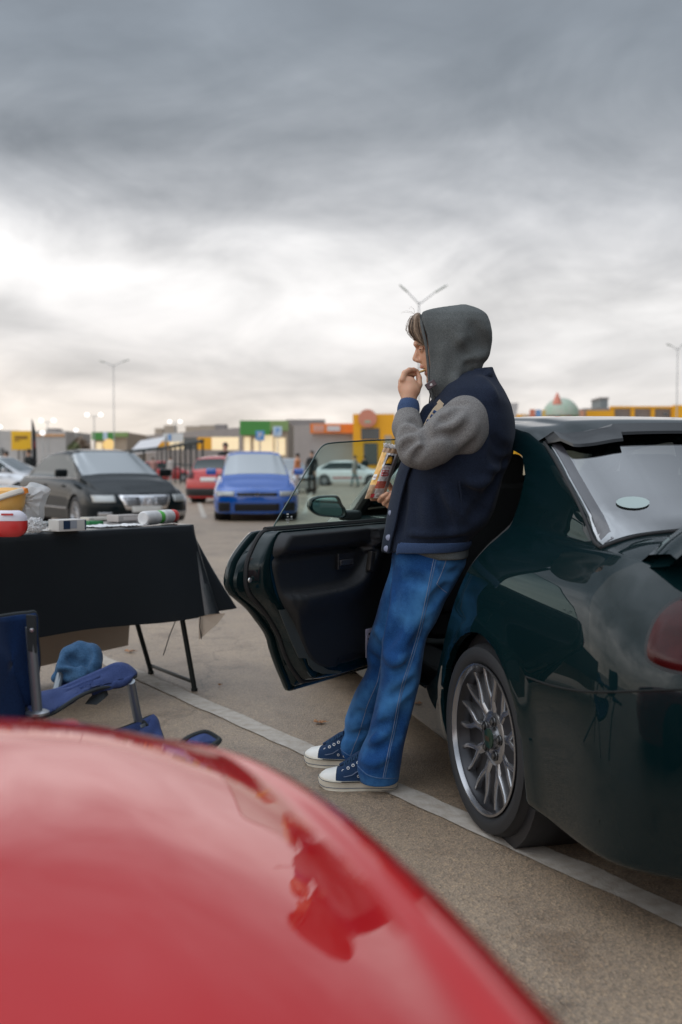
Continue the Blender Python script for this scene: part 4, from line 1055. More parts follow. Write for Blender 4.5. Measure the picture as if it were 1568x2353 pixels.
for i in range(1300):
    w = random.uniform(.02, 1.0); d0 = random.uniform(-.062, .062) ; dr = random.uniform(-.012, .012); t1 = random.uniform(.72, 1.0); wv = random.uniform(-.04, .10)
    out_ = (1 - (d0 / .075) ** 2) ** .5
    pts = [hair_pt(1 - (1 - w) * out_ * (1 if t < .9 else .8) + wv * math.sin(t * 3), t, d0 + dr * t - (.012 if d0 < 0 else -.012) * w) for t in np.linspace(0, t1, 9)]
    MBs[random.choice((0, 0, 1, 1, 2))].tube(pts, [.0009, .0012, .0013, .0013, .0012, .0011, .0009, .0007, .0003], 3, caps=False)
for k in range(3):                       # fly-aways
    d0 = random.uniform(-.03, .03); a = hair_pt(.0, .04, d0); dx, dz = random.uniform(-.035, -.01), random.uniform(.004, .05)
    MBs[1].tube([a, a + Vector((dx * .3, 0, dz * .7)), a + Vector((dx, 0, dz)), a + Vector((dx * 1.5, 0, dz * .7))], [.0004, .0004, .0003, .0002], 4)
for k in range(5):
    d0 = random.uniform(-.05, .05); MBs[1].tube([hair_pt(-.02 - .2 * random.random() * math.sin(t * 3.1), t, d0) for t in np.linspace(.05, .85, 9)], .0005, 4)
for q_, mm in zip(MBs, hm): q_.build('hair_strands', mm, man, world=True, sharp=None)

# --- hood
def zof(v, Y=YB): return P(784, v, Y).z
f = Field((P(955, 700, YB).x - .03, YB - .20, zof(960)), (P(1150, 700, YB).x + .03, YB + .20, zof(690)), .0042)
hood = [(700, 1062, 1070, .012), (704, 1040, 1084, .03), (709, 1015, 1096, .05), (716, 985, 1110, .074), (724, 966, 1119, .092), (742, 967, 1127, .108), (762, 971, 1131, .116), (782, 976, 1130, .118), (800, 979, 1127, .117), (815, 981, 1125, .115), (826, 982, 1120, .112), (836, 983, 1110, .11), (850, 984, 1106, .110), (873, 985, 1100, .108), (890, 988, 1092, .108), (905, 993, 1084, .105), (920, 998, 1060, .09), (935, 1003, 1040, .07)]
f.slices(hood, YB, .0, 2.25, ushape=.5)
f.noise(.0022, 30, 3); f.fs = 1.2
for pts, dp, w in [([(1062, 815), (1085, 800), (1108, 800), (1125, 790)], .020, .026), ([(1068, 830), (1090, 822), (1108, 815)], -.012, .014), ([(1075, 848), (1082, 836), (1100, 828)], .016, .016), ([(1052, 768), (1064, 790), (1088, 808), (1118, 812)], -.012, .016),
                   ([(1085, 740), (1100, 765), (1108, 790)], .012, .024), ([(1040, 860), (1050, 885), (1045, 905)], -.008, .018), ([(1020, 780), (1018, 840), (1012, 900)], -.005, .02), ([(1064, 880), (1080, 865), (1098, 848)], .012, .018)]:
    f.foldv(pts, dp, w); f.fold([np.array(P(u, v, YB + .095)) for u, v in pts], dp * .7, w)
f.slices([(713, 980, 1084, .035), (723, 970, 1100, .062)] + [(r[0], r[1], r[2] - 23, r[3] - .030) for r in hood if 742 <= r[0] <= 890] + [(903, 993, 1050, .065)], YB, .0, 2.2, ushape=.5, op='sub')
hoodo = f.build('hood', M['hood'], man, iters=2); del f
# hem piping of the hood opening
m = MB(); hp_ = [(966, 724), (967.5, 742), (971, 762), (976, 782), (979, 800), (982, 826), (984, 850), (985, 873), (988, 890), (993, 905), (998, 922)]
hd_ = [.078, .096, .104, .107, .106, .102, .100, .098, .098, .096, .084]
for sy in (-1, 1): m.tube([P(u + 1.5, v, YB + sy * (h_ - .010)) for (u, v), h_ in zip(hp_, hd_)], .0055, 8)
m.build('hood_hem', M['hood'], hoodo, world=True)
# drawstring and clip-on microphone
m = MB(); m.tube([P(990, 900, YB - .06), P(987, 925, YB - .065), P(985.5, 945, YB - .065)], .0022, 8); m.build('drawstring', mat('dark_cord', (.02, .015, .012), .7), man, world=True)
m = MB(); RM_ = Matrix.Rotation(R(-32), 3, 'Y').inverted(); mc = P(990.5, 884, YB - .125)
RM_ = Matrix.Rotation(R(-33), 3, 'Y')
m.box(mc, (.038, .014, .024), RM_, .003); mic = m.build('clip_microphone', mat('mic_body', (.035, .024, .03), .3, 0, .3), man, world=True)
m = MB(); m.box(mc + RM_ @ Vector((-.0, -.0073, 0)), (.033, .001, .019), RM_, .0); m.build('microphone_face', mat('mic_face', (.06, .03, .04), .25), mic, world=True)
vs, fs = text_mesh('dji', .010, .0003)
m = MB(); m.add([mc + RM_ @ Vector((v.x, -.0082, v.y)) for v in vs], fs); m.build('microphone_mark', M['white'], mic, world=True, smooth=False)

# --- jacket torso
f = Field((P(870, 1200, YB).x - .04, YB - .32, zof(1285)), (P(1190, 1000, YB).x + .04, YB + .32, zof(825)), .005)
jk = [(846, 1040, 1130, .09), (862, 1028, 1135, .115), (880, 1010, 1142, .155), (900, 1000, 1153, .19), (930, 984, 1167, .215), (967, 966, 1177, .225), (1010, 948, 1181, .225), (1050, 933, 1176, .22), (1094, 917, 1157, .21), (1130, 907, 1148, .20), (1168, 899, 1138, .195), (1205, 893, 1118, .19), (1222, 890, 1095, .185), (1238, 887, 1078, .178), (1266, 883, 1066, .170)]
f.slices(jk, YB, .0, 2.3)
f.noise(.0050, 16, 5); f.fs = 1.45
def nf(pts, dp, w, Y): f.foldv(pts, dp, w)
for pts, dp, w, y_ in [([(1080, 1190), (1110, 1160), (1140, 1110), (1165, 1068)], .022, .022, -.20), ([(1060, 1120), (1095, 1150), (1120, 1180)], .018, .022, -.20), ([(1075, 1105), (1100, 1112), (1140, 1095)], -.016, .016, -.2), ([(1090, 1135), (1120, 1168)], -.014, .014, -.2),
                       ([(1128, 1035), (1150, 1062), (1172, 1058)], .018, .018, -.19), ([(1130, 1000), (1150, 1030), (1175, 1035)], .014, .018, -.19), ([(1125, 1078), (1150, 1074), (1166, 1062)], -.014, .014, -.19),
                       ([(1020, 1110), (1040, 1160), (1075, 1215)], -.014, .018, -.2), ([(1000, 1120), (1025, 1190), (1035, 1235)], .010, .02, -.2), ([(930, 1110), (925, 1170), (915, 1240)], .010, .02, -.17), ([(980, 1130), (985, 1180), (990, 1230)], -.008, .025, -.2),
                       ([(1040, 1175), (1060, 1200), (1072, 1218)], .014, .012, -.2), ([(940, 1225), (980, 1230), (1030, 1226), (1085, 1216)], -.012, .014, -.195), ([(940, 1237), (990, 1241), (1040, 1238), (1080, 1232)], .012, .008, -.19),
                       ([(1095, 860), (1120, 885), (1145, 925)], -.006, .02, -.15)]: nf(pts, dp, w, YB + y_)
# armhole hollow and the open neck
f.slices([(838, 1036, 1118, .085), (870, 1000, 1118, .098), (900, 990, 1090, .098), (925, 990, 1050, .07)], YB, .0, 2.2, op='sub')
jacket = f.build('jacket', M['navy_wool'], man, iters=2); del f
# ribbed hem band, placket edge, pocket welt, buttons: follow the torso's lower slices
def torso(v, ang, off=.004, tab=jk):
    """point on the jacket's slice ellipse at height v; ang 0 = towards the camera, positive towards the back"""
    vs_ = [r[0] for r in tab]; ul = np.interp(v, vs_, [r[1] for r in tab]); ur = np.interp(v, vs_, [r[2] for r in tab]); hd = np.interp(v, vs_, [r[3] for r in tab])
    a, b = P(ul, v, YB), P(ur, v, YB); c = (a + b) / 2; rx = (b.x - a.x) / 2 + off; s_, c_ = math.sin(ang), math.cos(ang); p = 2 / 2.3
    return Vector((c.x + rx * abs(s_) ** p * (1 if s_ > 0 else -1), c.y - (hd + off) * abs(c_) ** p * (1 if c_ > 0 else -1), c.z))
def rib_band(name, ring_fn, n, amp, mat_, par, th=.004):
    rows = []
    for i in range(9):
        row = []
        for k in range(n):
            row.append(ring_fn(i / 8, k / n, amp * (1 if k % 2 else -1)))
        rows.append(row)
    m = MB(); m.grid(rows, cv=False); o = m.build(name, mat_, par, world=True, sharp=None); md = o.modifiers.new('s', 'SOLIDIFY'); md.thickness = th; md.offset = -1; bake(o); return o
rib_band('ribbed_hem', lambda i, k, e: torso(1240 + 24 * i + (3 if k < .02 else 0) - 8 * k * (i), R(-42) + k * R(135), .005 + e + .003 * math.sin(i * 3.1)), 120, .0018, M['rib'], jacket)
rows = []
for i in range(24):
    v = 930 + (1266 - 930) * i / 23; rows.append([torso(v, R(a), .006) for a in (-88, -80, -70, -62, -57, -56)])
m = MB(); m.grid(rows[8:]); pl = m.build('placket', M['navy_wool'], jacket, world=True); md = pl.modifiers.new('s', 'SOLIDIFY'); md.thickness = .006; bake(pl)
bt = mat('button', (.24, .26, .36), .45)
for v in (1231, 1256):
    p_ = torso(v, R(-63), .012); m = MB(); m.lathe([(0, .011), (.003, .0105), (.0045, .007), (.005, .0005)], p_, 'Y', 24, Matrix.Rotation(R(180), 3, 'Z') @ Matrix.Rotation(R(-28), 3, 'Z')); m.build('snap_button', bt, jacket, world=True)
p_ = torso(1177, R(-74), .01); m = MB(); m.lathe([(0, .010), (.003, .0095), (.0045, .007), (.005, .0005)], p_, 'Y', 20, Matrix.Rotation(R(120), 3, 'Z')); m.build('snap_button', bt, jacket, world=True)
m = MB(); m.tube([torso(v, R(a), .002) for v, a in ((1105, 2), (1130, 6), (1160, 10), (1172, 14))], .0035, 6); m.build('pocket_welt', M['navy_wool'], jacket, world=True)
# collar
m = MB(); rows = []
for k in range(19):
    f_ = k / 18; u0 = 1002 + f_ * 119; vv = 932 - f_ * 74 + 5 * math.sin(f_ * 3.1)
    rows.append((f_, u0, vv))
cs = []
for f_, u0, vv in rows:
    yy = YB - .04 - .095 * math.sin(min(f_ * 1.35 + .25, 1.57)) * (1 - .55 * max(0, f_ - .75) / .25)
    a = P(u0, vv, yy); b = P(u0 + 3 - 4 * f_, vv - 19 + 6 * (1 - f_) + 5 * f_ ** 6, yy + .018); c_ = P(u0 + 7 + f_ * 6, vv + 4, yy - .018)
    cs.append([a, (a + b) / 2 + Vector((0, -.004, 0)), b, b + Vector((.008, -.006, 0)), (b + c_) / 2 + Vector((.004, -.012, 0)), c_])
for c_ in (cs,): m.grid(c_)
co = m.build('collar', M['navy_wool'], jacket, world=True); md = co.modifiers.new('s', 'SOLIDIFY'); md.thickness = .006; bake(co)
# striped chest embroidery on the jacket's breast
m = MB()
cream = mat('cream_chenille', (.55, .45, .32), .95, bump=.5, bscale=300); stripe = mat('navy_stripe', (.02, .05, .14), .9)
pa = [(1010, 923), (1018, 935), (1012, 945), (990, 975), (975, 984), (974, 976), (985, 955), (996, 938)]
m.prism([P(u, v, YB - .185) for u, v in pa], (0, -1, 0), .010); m.prism([P(u, v, YB - .180) for u, v in [(1004, 925), (1010, 918), (1020, 928), (1014, 940)]], (0, -1, 0), .010)
m.build('chest_patch', cream, jacket, world=True, sharp=40)
for a_, b_, c_ in (((996, 945), (1006, 950), (1008, 956)), ((990, 955), (1000, 960), (1003, 965)), ((981, 966), (991, 971), (990, 975))):
    m = MB(); m.tube([P(*a_, YB - .197), P(*b_, YB - .199), P(*c_, YB - .197)], .0058, 6); m.build('patch_stripe', stripe, jacket, world=True)
# dark jacket breast just below the hood opening
fb = Field(np.array(P(950, 1010, YB)) - [0, .16, 0], np.array(P(1040, 900, YB)) + [0, .1, 0], .005)
fb.chain([Q3(1012, 925, YB - .05), Q3(992, 950, YB - .08), Q3(976, 985, YB - .09), Q3(960, 1010, YB - .09)], [.02, .035, .045, .055], .01); fb.build('jacket_front', M['navy_wool'], jacket); del fb

# --- sleeves
def sleeve(side):
    n = side < 0
    if n: S0, E0, W0 = Q3(1076, 958, YS + .02), Q3(948, 1050, YE), Q3(940, 942, YW - .015)
    else: S0, E0, W0 = Q3(1070, 960, YB + .19), Q3(1010, 1110, YB + .22), Q3(925, 1140, 3.82)
    lo = np.minimum(np.minimum(S0, E0), W0) - .12; hi = np.maximum(np.maximum(S0, E0), W0) + .12
    f = Field(lo, hi, .0045)
    if n:
        f.chain([S0, Q3(1040, 985, YE + .02), Q3(1002, 1016, YE), Q3(972, 1036, YE)], [.080, .073, .070, .064], .015)
        f.chain([Q3(972, 1036, YE), Q3(954, 1036, YE), Q3(943, 1015, YE + .02), Q3(937, 985, YW - .05), Q3(938, 960, YW - .025)], [.062, .053, .050, .050, .048], .015)
        f.chain([Q3(1100, 985, YS + .05), Q3(1078, 1005, YE + .03)], [.06, .06], .03)
        f.noise(.0035, 22, 9); f.fs = 1.0
        for pts, dp, w in [([(975, 972), (978, 1000), (980, 1030)], .024, .013), ([(940, 968), (955, 970), (972, 985)], .020, .011), ([(920, 985), (940, 978), (968, 990)], -.013, .010), ([(912, 1005), (930, 992), (955, 990)], .020, .011),
                           ([(916, 1030), (930, 1008), (955, 1003), (975, 1010)], -.013, .010), ([(922, 1045), (935, 1025), (955, 1018)], .020, .011), ([(940, 1062), (945, 1035), (965, 1022), (976, 1020)], -.012, .010), ([(955, 1060), (962, 1040), (972, 1028)], .016, .010),
                           ([(1060, 935), (1035, 958), (1005, 968)], .018, .014), ([(1070, 950), (1045, 975), (1010, 985)], -.012, .012), ([(1030, 950), (1005, 965), (990, 985)], -.010, .010), ([(1075, 975), (1050, 1000), (1030, 1005)], .010, .016),
                           ([(1100, 960), (1080, 1000), (1050, 1035)], -.008, .02), ([(985, 1010), (1010, 1000), (1040, 1000)], .012, .014), ([(1095, 1010), (1060, 1045), (1010, 1070)], .009, .02), ([(1020, 935), (1045, 928), (1075, 930)], .012, .012)]:
            f.foldv(pts, dp * .75, w)
    else: f.chain([S0, E0, W0], [.08, .062, .045], .02)
    f.plane_cut(W0, W0 - E0)
    o = f.build('sleeve', M['grey_wool'], jacket, iters=2)
    return o
sl_near = sleeve(-1); sl_far = sleeve(1)
# armhole seam on the near sleeve
m = MB()
seam = spline([(1062, 904), (1085, 909), (1104, 922), (1119, 945), (1125, 975), (1122, 1010), (1113, 1036)], 30)
# cuff, ribbed
def ring_between(a, b, ra, rb, n):
    a = Vector(a); b = Vector(b); d = (b - a).normalized(); u = d.orthogonal().normalized(); w = d.cross(u)
    def fn(i, k, e):
        t = 2 * math.pi * k; p = a + (b - a) * i; r = ra + (rb - ra) * i + e + .004 * math.sin(i * 3.1); return p + (u * math.cos(t) + w * math.sin(t)) * r
    return fn
fn = ring_between(Q3(938, 950, YW - .018), Q3(941, 921, YW - .002), .037, .030, 60)
rows = [[fn(i / 8, k / 64, .0014 * (1 if k % 2 else -1)) for k in range(64)] for i in range(9)]
m = MB(); m.grid(rows, cv=True); cf = m.build('ribbed_cuff', M['rib'], sl_near, world=True, sharp=None); md = cf.modifiers.new('s', 'SOLIDIFY'); md.thickness = .004; md.offset = -1; bake(cf)
fn = ring_between(Q3(938, 1141, 3.835), Q3(914, 1143, 3.80), .037, .031, 60)
rows = [[fn(i / 8, k / 60, .0012 * (1 if k % 2 else -1)) for k in range(60)] for i in range(9)]
m = MB(); m.grid(rows, cv=True); cf = m.build('ribbed_cuff', M['rib'], sl_far, world=True, sharp=None)
# grey shirt tail under the jacket
tail = [(1236, 905, 1076, .166), (1262, 905, 1074, .164), (1280, 930, 1071, .158)]
f = Field((P(880, 1290, YB).x, YB - .22, zof(1290)), (P(1090, 1200, YB).x, YB + .22, zof(1225)), .005); f.slices([(1236, 905, 1076, .166), (1258, 905, 1076, .166), (1272, 935, 1075, .164), (1279, 965, 1073, .160)], YB, .0, 2.3); f.build('shirt_tail', M['hood'], man, iters=1); del f

# --- jeans
f = Field((P(770, 1700, 3.9).x - .03, 3.40, zof(1800, 3.62) - .02), (P(1080, 1260, YB).x + .03, 4.16, zof(1235)), .0052)
near = [(1240, 903, 1068, .10, -.03), (1267, 899, 1070, .12, -.03), (1300, 903, 1066, .125, -.03), (1340, 902, 1043, .12, -.035), (1381, 900, 1017, .105, -.05), (1433, 891, 998, .10, -.06), (1460, 885, 982, .098, -.06), (1485, 880, 976, .096, -.06), (1524, 873, 971, .095, -.06), (1563, 871, 966, .095, -.06), (1595, 865, 958, .095, -.06), (1641, 857, 948, .098, -.06), (1688, 847, 937, .10, -.06), (1714, 833, 930, .102, -.06), (1740, 822, 925, .104, -.06), (1765, 820, 920, .104, -.06), (1792, 828, 916, .102, -.06)]
far = [(1240, 900, 1064, .10, .05), (1285, 897, 1062, .12, .06), (1316, 893, 1050, .12, .07), (1371, 877, 1005, .105, .09), (1418, 864, 970, .10, .11), (1449, 852, 955, .10, .12), (1485, 842, 945, .098, .13), (1517, 844, 935, .096, .14), (1532, 849, 928, .095, .15), (1558, 838, 915, .095, .16), (1589, 819, 900, .096, .18), (1623, 803, 885, .098, .20), (1654, 791, 870, .10, .22), (1680, 792, 860, .10, .23), (1700, 778, 850, .10, .24), (1722, 777, 842, .10, .25), (1738, 790, 835, .098, .25)]
f.slices(near, YB, .012, 2.3); f.slices(far, YB, .012, 2.3)
f.noise(.0055, 14, 12); f.fs = 1.45
for pts, dp, w, y_ in [([(902, 1275), (898, 1300), (903, 1335)], .014, .012, -.12), ([(905, 1300), (904, 1380), (893, 1440), (880, 1500)], -.008, .016, -.13), ([(1030, 1345), (1005, 1370), (985, 1400)], .014, .016, -.12), ([(985, 1420), (965, 1470), (945, 1500)], .010, .02, -.16),
                       ([(960, 1500), (930, 1540), (900, 1545)], .012, .016, -.16), ([(872, 1520), (890, 1560), (905, 1590)], .014, .015, -.15), ([(880, 1500), (905, 1520), (930, 1515)], -.012, .016, -.16), ([(955, 1560), (925, 1590), (895, 1600)], .010, .016, -.16), ([(950, 1600), (925, 1650), (905, 1720)], .010, .022, -.16),
                       ([(848, 1690), (870, 1670), (900, 1660)], .012, .016, -.16), ([(835, 1720), (865, 1725), (905, 1700)], .014, .014, -.16), ([(825, 1745), (860, 1755), (900, 1735)], -.010, .012, -.16), ([(880, 1620), (870, 1680), (850, 1710)], -.008, .018, -.16), ([(925, 1420), (905, 1460), (885, 1480)], .008, .02, -.16),
                       ([(915, 1340), (950, 1330), (985, 1345)], .006, .02, -.15), ([(1010, 1300), (1035, 1320), (1055, 1310)], .010, .014, -.14), ([(850, 1500), (870, 1530), (862, 1560)], .012, .014, .04), ([(800, 1650), (830, 1640), (845, 1660)], .012, .014, .1), ([(795, 1690), (820, 1690), (840, 1680)], .012, .012, .12), ([(860, 1440), (880, 1470), (870, 1500)], -.01, .014, .02)]:
    f.foldv(pts, dp, w)
jeans = f.build('jeans', M['denim'], man, iters=2)
# sample the jeans surface for seams
def jeans_hit(u, v):
    o = Vector((0, 0, CAMH)); r = ray(u, v).normalized(); ok, loc, nor, _ = jeans.ray_cast(wmat(jeans).inverted() @ o, (wmat(jeans).inverted().to_3x3() @ r).normalized())
    return (wmat(jeans) @ loc) if ok else None
thread = mat('pale_thread', (.17, .21, .30), .8); fade = mat('faded_seam', (.10, .18, .32), .95, noise_col=(.02, .07, .18), nscale=70, namt=.3)
def seam_on_jeans(name, pts, r, mat_, n=40, lift=.0005):
    q = []
    for u, v in spline(pts, n):
        h = jeans_hit(u, v)
        if h is not None: q.append(h + Vector((0, -lift, 0)))
    if len(q) > 3: m = MB(); m.tube(q, r, 6, flat=1.0); m.build(name, mat_, jeans, world=True)
bpy.context.view_layer.update()
seam_on_jeans('side_seam', [(999, 1276), (990, 1320), (980, 1370), (967, 1430), (955, 1475), (940, 1525), (925, 1570), (914, 1620), (905, 1670), (892, 1730), (880, 1790)], .0011, thread, 80)
seam_on_jeans('side_seam', [(1004, 1276), (995, 1320), (985, 1370), (972, 1430), (960, 1475), (945, 1525), (930, 1570), (918, 1620), (909, 1670), (896, 1730), (884, 1790)], .0036, fade, 60, -.0022)
seam_on_jeans('pocket_seam', [(1028, 1280), (1018, 1310), (1004, 1342)], .0012, thread, 20); seam_on_jeans('pocket_seam', [(1004, 1342), (1015, 1353), (1027, 1362)], .0012, thread, 14)
seam_on_jeans('inner_seam', [(875, 1530), (868, 1565), (858, 1590), (845, 1620), (836, 1650), (824, 1690), (814, 1715), (806, 1736)], .0011, thread, 40)
seam_on_jeans('trouser_hem', [(820, 1757), (832, 1770), (846, 1781), (870, 1788), (900, 1789), (915, 1788)], .0022, fade, 40, .0)
seam_on_jeans('trouser_hem', [(779, 1711), (786, 1724), (797, 1733), (806, 1737)], .0022, fade, 24, .0)
del f

# --- shoes
canvas = cloth('navy_canvas', (.012, .03, .075), (.02, .045, .10), 300, .3); rubber_w = mat('cream_rubber', (.62, .57, .47), .55, noise_col=(.5, .45, .36), nscale=30); toecap = mat('white_toecap', (.74, .73, .69), .45)
lace = mat('navy_lace', (.015, .05, .11), .9); eyelet = mat('white_eyelet', (.6, .6, .6), .35, .5)
def shoe(toe, heel, name='shoe'):
    toe = Vector(toe); heel = Vector(heel); d = (heel - toe); Ls = d.length; d.normalize(); sd_ = Vector((d.y, -d.x, 0)); sd_ = -sd_ if sd_.y > 0 else sd_   # sd_ towards the camera
    def W3(a, b, z): return toe + d * (a * Ls) + sd_ * b + Vector((0, 0, z))
    hw = [(0, .0), (.02, .022), (.06, .035), (.12, .043), (.22, .049), (.33, .050), (.5, .041), (.65, .036), (.8, .037), (.9, .036), (.96, .029), (.99, .016), (1.0, .0)]
    def half(a): return float(np.interp(a, [x for x, _ in hw], [y for _, y in hw]))
    As = [0] + [.005, .015, .03, .06] + list(np.linspace(.1, .9, 22)) + [.94, .97, .985, .995, 1.0]
    ring = [(a, half(a)) for a in As] + [(a, -half(a)) for a in As[-2:0:-1]]
    m = MB(); R_ = []
    for z, g in ((0.0, -.006), (.002, -.001), (.006, .001), (.022, .002), (.030, .0015), (.034, -.002), (.034, -.012)):
        R_.append([W3(.5 + (a - .5) * (1 + g * 2 / Ls), (b + math.copysign(min(abs(b), abs(g)) * (1 if g > 0 else -1), b) if b else 0), z + .010 * max(0, (.12 - a) / .12) ** 2) for a, b in ring])
    m.loft(R_); s_ = m.build(name, rubber_w, man, world=True, sharp=50)
    # rubber foxing stripes
    for zz, r in ((.0095, .0011), (.031, .0010)):
        m = MB(); m.tube([W3(.5 + (a - .5) * (1 + .006), b + math.copysign(.0018, b) if b else 0, zz + .010 * max(0, (.12 - a) / .12) ** 2) for a, b in ring] , r, 6); m.build('sole_stripe', lace, s_, world=True)
    # upper
    def top(a): return float(np.interp(a, [0, .03, .08, .16, .24, .32, .42, .52, .6, .7, .85, .97, 1], [.034, .048, .058, .064, .070, .083, .103, .122, .133, .135, .13, .12, .115]))
    def up_ring(a, grow=0.0):
        h = half(a) - .0025 + grow; t = top(a) + grow; row = []
        for k in range(15):
            q = -1 + 2 * k / 14; an = q * math.pi / 2; x_ = math.sin(an); z_ = math.cos(an); tp = max(.35, 1 - (t - .06) * 5.0)
            zz = .030 + (t - .030) * z_ ** .75; w_ = h * (abs(x_) ** .8) * math.copysign(1, x_) * (1 - (1 - tp) * ((zz - .03) / max(t - .03, .01)) * .8); row.append(W3(a, w_, zz))
        return row
    m = MB(); m.grid([up_ring(a) for a in [.22] + list(np.linspace(.26, .96, 24)) + [.985, .995]]); m.build('canvas_upper', canvas, s_, world=True, sharp=None)
    m = MB(); m.grid([up_ring(a, .0012) for a in [.012, .02, .035, .05, .08, .11, .14, .17, .20, .225, .235]]); m.build('toe_cap', toecap, s_, world=True, sharp=None)
    # tongue, lace rows, eyelets
    m = MB(); m.tube([W3(a, 0, top(a) + .004) for a in (.27, .34, .42, .5, .56)], [.010, .012, .013, .014, .012], 10, flat=.5); m.build('tongue', canvas, s_, world=True)
    for k in range(4):
        a = .33 + .062 * k; z_ = top(a); m = MB()
        m.tube([W3(a, .022, z_ - .006), W3(a + .01, .010, z_ + .008), W3(a + .03, -.012, z_ + .010), W3(a + .04, -.024, z_ - .002)], .0032, 6, flat=.7)
        m.tube([W3(a, -.022, z_ - .006), W3(a + .01, -.010, z_ + .008), W3(a + .03, .012, z_ + .012), W3(a + .04, .024, z_ + .002)], .0032, 6, flat=.7); m.build('shoelace', lace, s_, world=True)
        pe = W3(a - .005, .030 - .0015 * k, z_ - .019 - .002 * k); m = MB(); ax = (sd_ + Vector((0, 0, .5))).normalized(); qz = ax.to_track_quat('Z', 'Y').to_matrix()
        m.lathe([(.0, .0058), (.0022, .0054), (.0024, .0036), (.0, .0030)], pe + ax * .003, 'Z', 16, qz, closed=True); m.build('eyelet', eyelet, s_, world=True)
    for a, z_ in ((.52, .052), (.60, .048)):
        pe = W3(a, half(a) - .001, z_); m = MB(); qz = sd_.to_track_quat('Z', 'Y').to_matrix(); m.lathe([(.0, .0052), (.002, .0048), (.0022, .003), (.0, .0025)], pe + sd_ * .0008, 'Z', 14, qz, closed=True); m.build('vent_eyelet', eyelet, s_, world=True)
    m = MB(); m.tube([W3(a, half(a) * float(np.interp(a, [.24, .5], [.80, .98])) + .001, z_) for a, z_ in ((.25, .038), (.29, .047), (.36, .050), (.44, .056), (.52, .072))], .0012, 6); m.build('shoe_stitching', thread, s_, world=True)
    return s_
ya = CAMH * FPX / (1823 - 1070.0)
tN = PZ(733, 1806); hN = PZ(913, 1812)
tN.z = hN.z = 0
shoe(tN, hN)
tF = PZ(701, 1752); hF = PZ(846, 1764); dF = (hF - tF).normalized(); hF = tF + dF * (hN - tN).length; tF.z = hF.z = 0
shoe(tF, hF)

# --- potato snack held at the mouth
snack = mat('fried_potato', (.62, .40, .13), .6, noise_col=(.72, .52, .22), nscale=60)
m = MB(); m.tube([P(960, 856, HY - .03), P(968, 853.5, HY - .025), P(976, 851, HY - .015), P(984, 849.5, HY - .008)], [.0045, .006, .006, .004], 10, flat=.7)
o = m.build('potato_stick', snack); tag(o, "pale fried potato stick pinched between the man's fingers at his mouth", 'snack')

# --- snack bag
bag = empty('snack_bag', P(875, 1140, 3.78)); tag(bag, "orange and white crisp bag with red labels held in the man's right hand", 'snack bag')
A_, B_, C_, D_ = (882, 1028), (921, 1034), (884, 1144), (838, 1146)     # top left, top right, bottom right, bottom left
def bag_uv(s_, t_):   # s across 0..1, t down 0..1
    a = (A_[0] + (B_[0] - A_[0]) * s_, A_[1] + (B_[1] - A_[1]) * s_); b = (D_[0] + (C_[0] - D_[0]) * s_, D_[1] + (C_[1] - D_[1]) * s_)
    return a[0] + (b[0] - a[0]) * t_, a[1] + (b[1] - a[1]) * t_
def bag_pt(s_, t_, off=0.0, sgn=-1):
    u, v = bag_uv(s_, t_); puff = (math.sin(math.pi * min(max(s_, 0), 1)) ** .6) * (math.sin(math.pi * min(max(t_ * .92 + .04, 0), 1)) ** .5) * .030
    cr = .0035 * noise.noise(Vector((s_ * 7, t_ * 11, sgn))) + .002 * noise.noise(Vector((s_ * 19, t_ * 23, sgn)))
    return P(u, v, 3.775 + sgn * (puff + cr + off) + .02 * (s_ - .5))
def bag_mat():
    m = mat('bag_film', (.72, .70, .68), .28, 0, .5, bump=.5, bscale=45, bdist=.004); return m
film = bag_mat(); orange = mat('bag_orange', (.80, .34, .05), .3, 0, .5, noise_col=(.85, .55, .16), nscale=35, bump=.4, bscale=45, bdist=.004); kraft = mat('bag_kraft', (.42, .26, .15), .4, 0, .3, bump=.4, bscale=60, bdist=.003); silver_f = mat('bag_silver', (.36, .33, .30), .3, .4, noise_col=(.50, .40, .30), nscale=30)
ns, nt_ = 28, 44
vs, fs, mi = [], [], []
for sgn in (-1, 1):
    b0 = len(vs)
    for j in range(nt_ + 1):
        for i in range(ns + 1): vs.append(bag_pt(i / ns, j / nt_, 0, sgn))
    for j in range(nt_):
        for i in range(ns):
            a = b0 + j * (ns + 1) + i; q = (a, a + 1, a + ns + 2, a + ns + 1); fs.append(q if sgn < 0 else q[::-1])
            s_, t_ = (i + .5) / ns, (j + .5) / nt_
            if sgn > 0: mi.append(3)
            else:
                w0 = .30 - .05 * t_ + .17 * t_ ** 2; mi.append(2 if t_ < .10 else (1 if s_ < w0 and t_ < .72 else (2 if s_ < w0 else (0 if s_ < .84 else 3))))
bf = mesh_obj('bag_film', vs, fs, None, bag, True, True, None, [film, orange, kraft, silver_f], mi)
bm = bmesh.new(); bm.from_mesh(bf.data); bmesh.ops.remove_doubles(bm, verts=bm.verts[:], dist=.0012); bmesh.ops.recalc_face_normals(bm, faces=bm.faces[:]); bm.to_mesh(bf.data); bm.free()
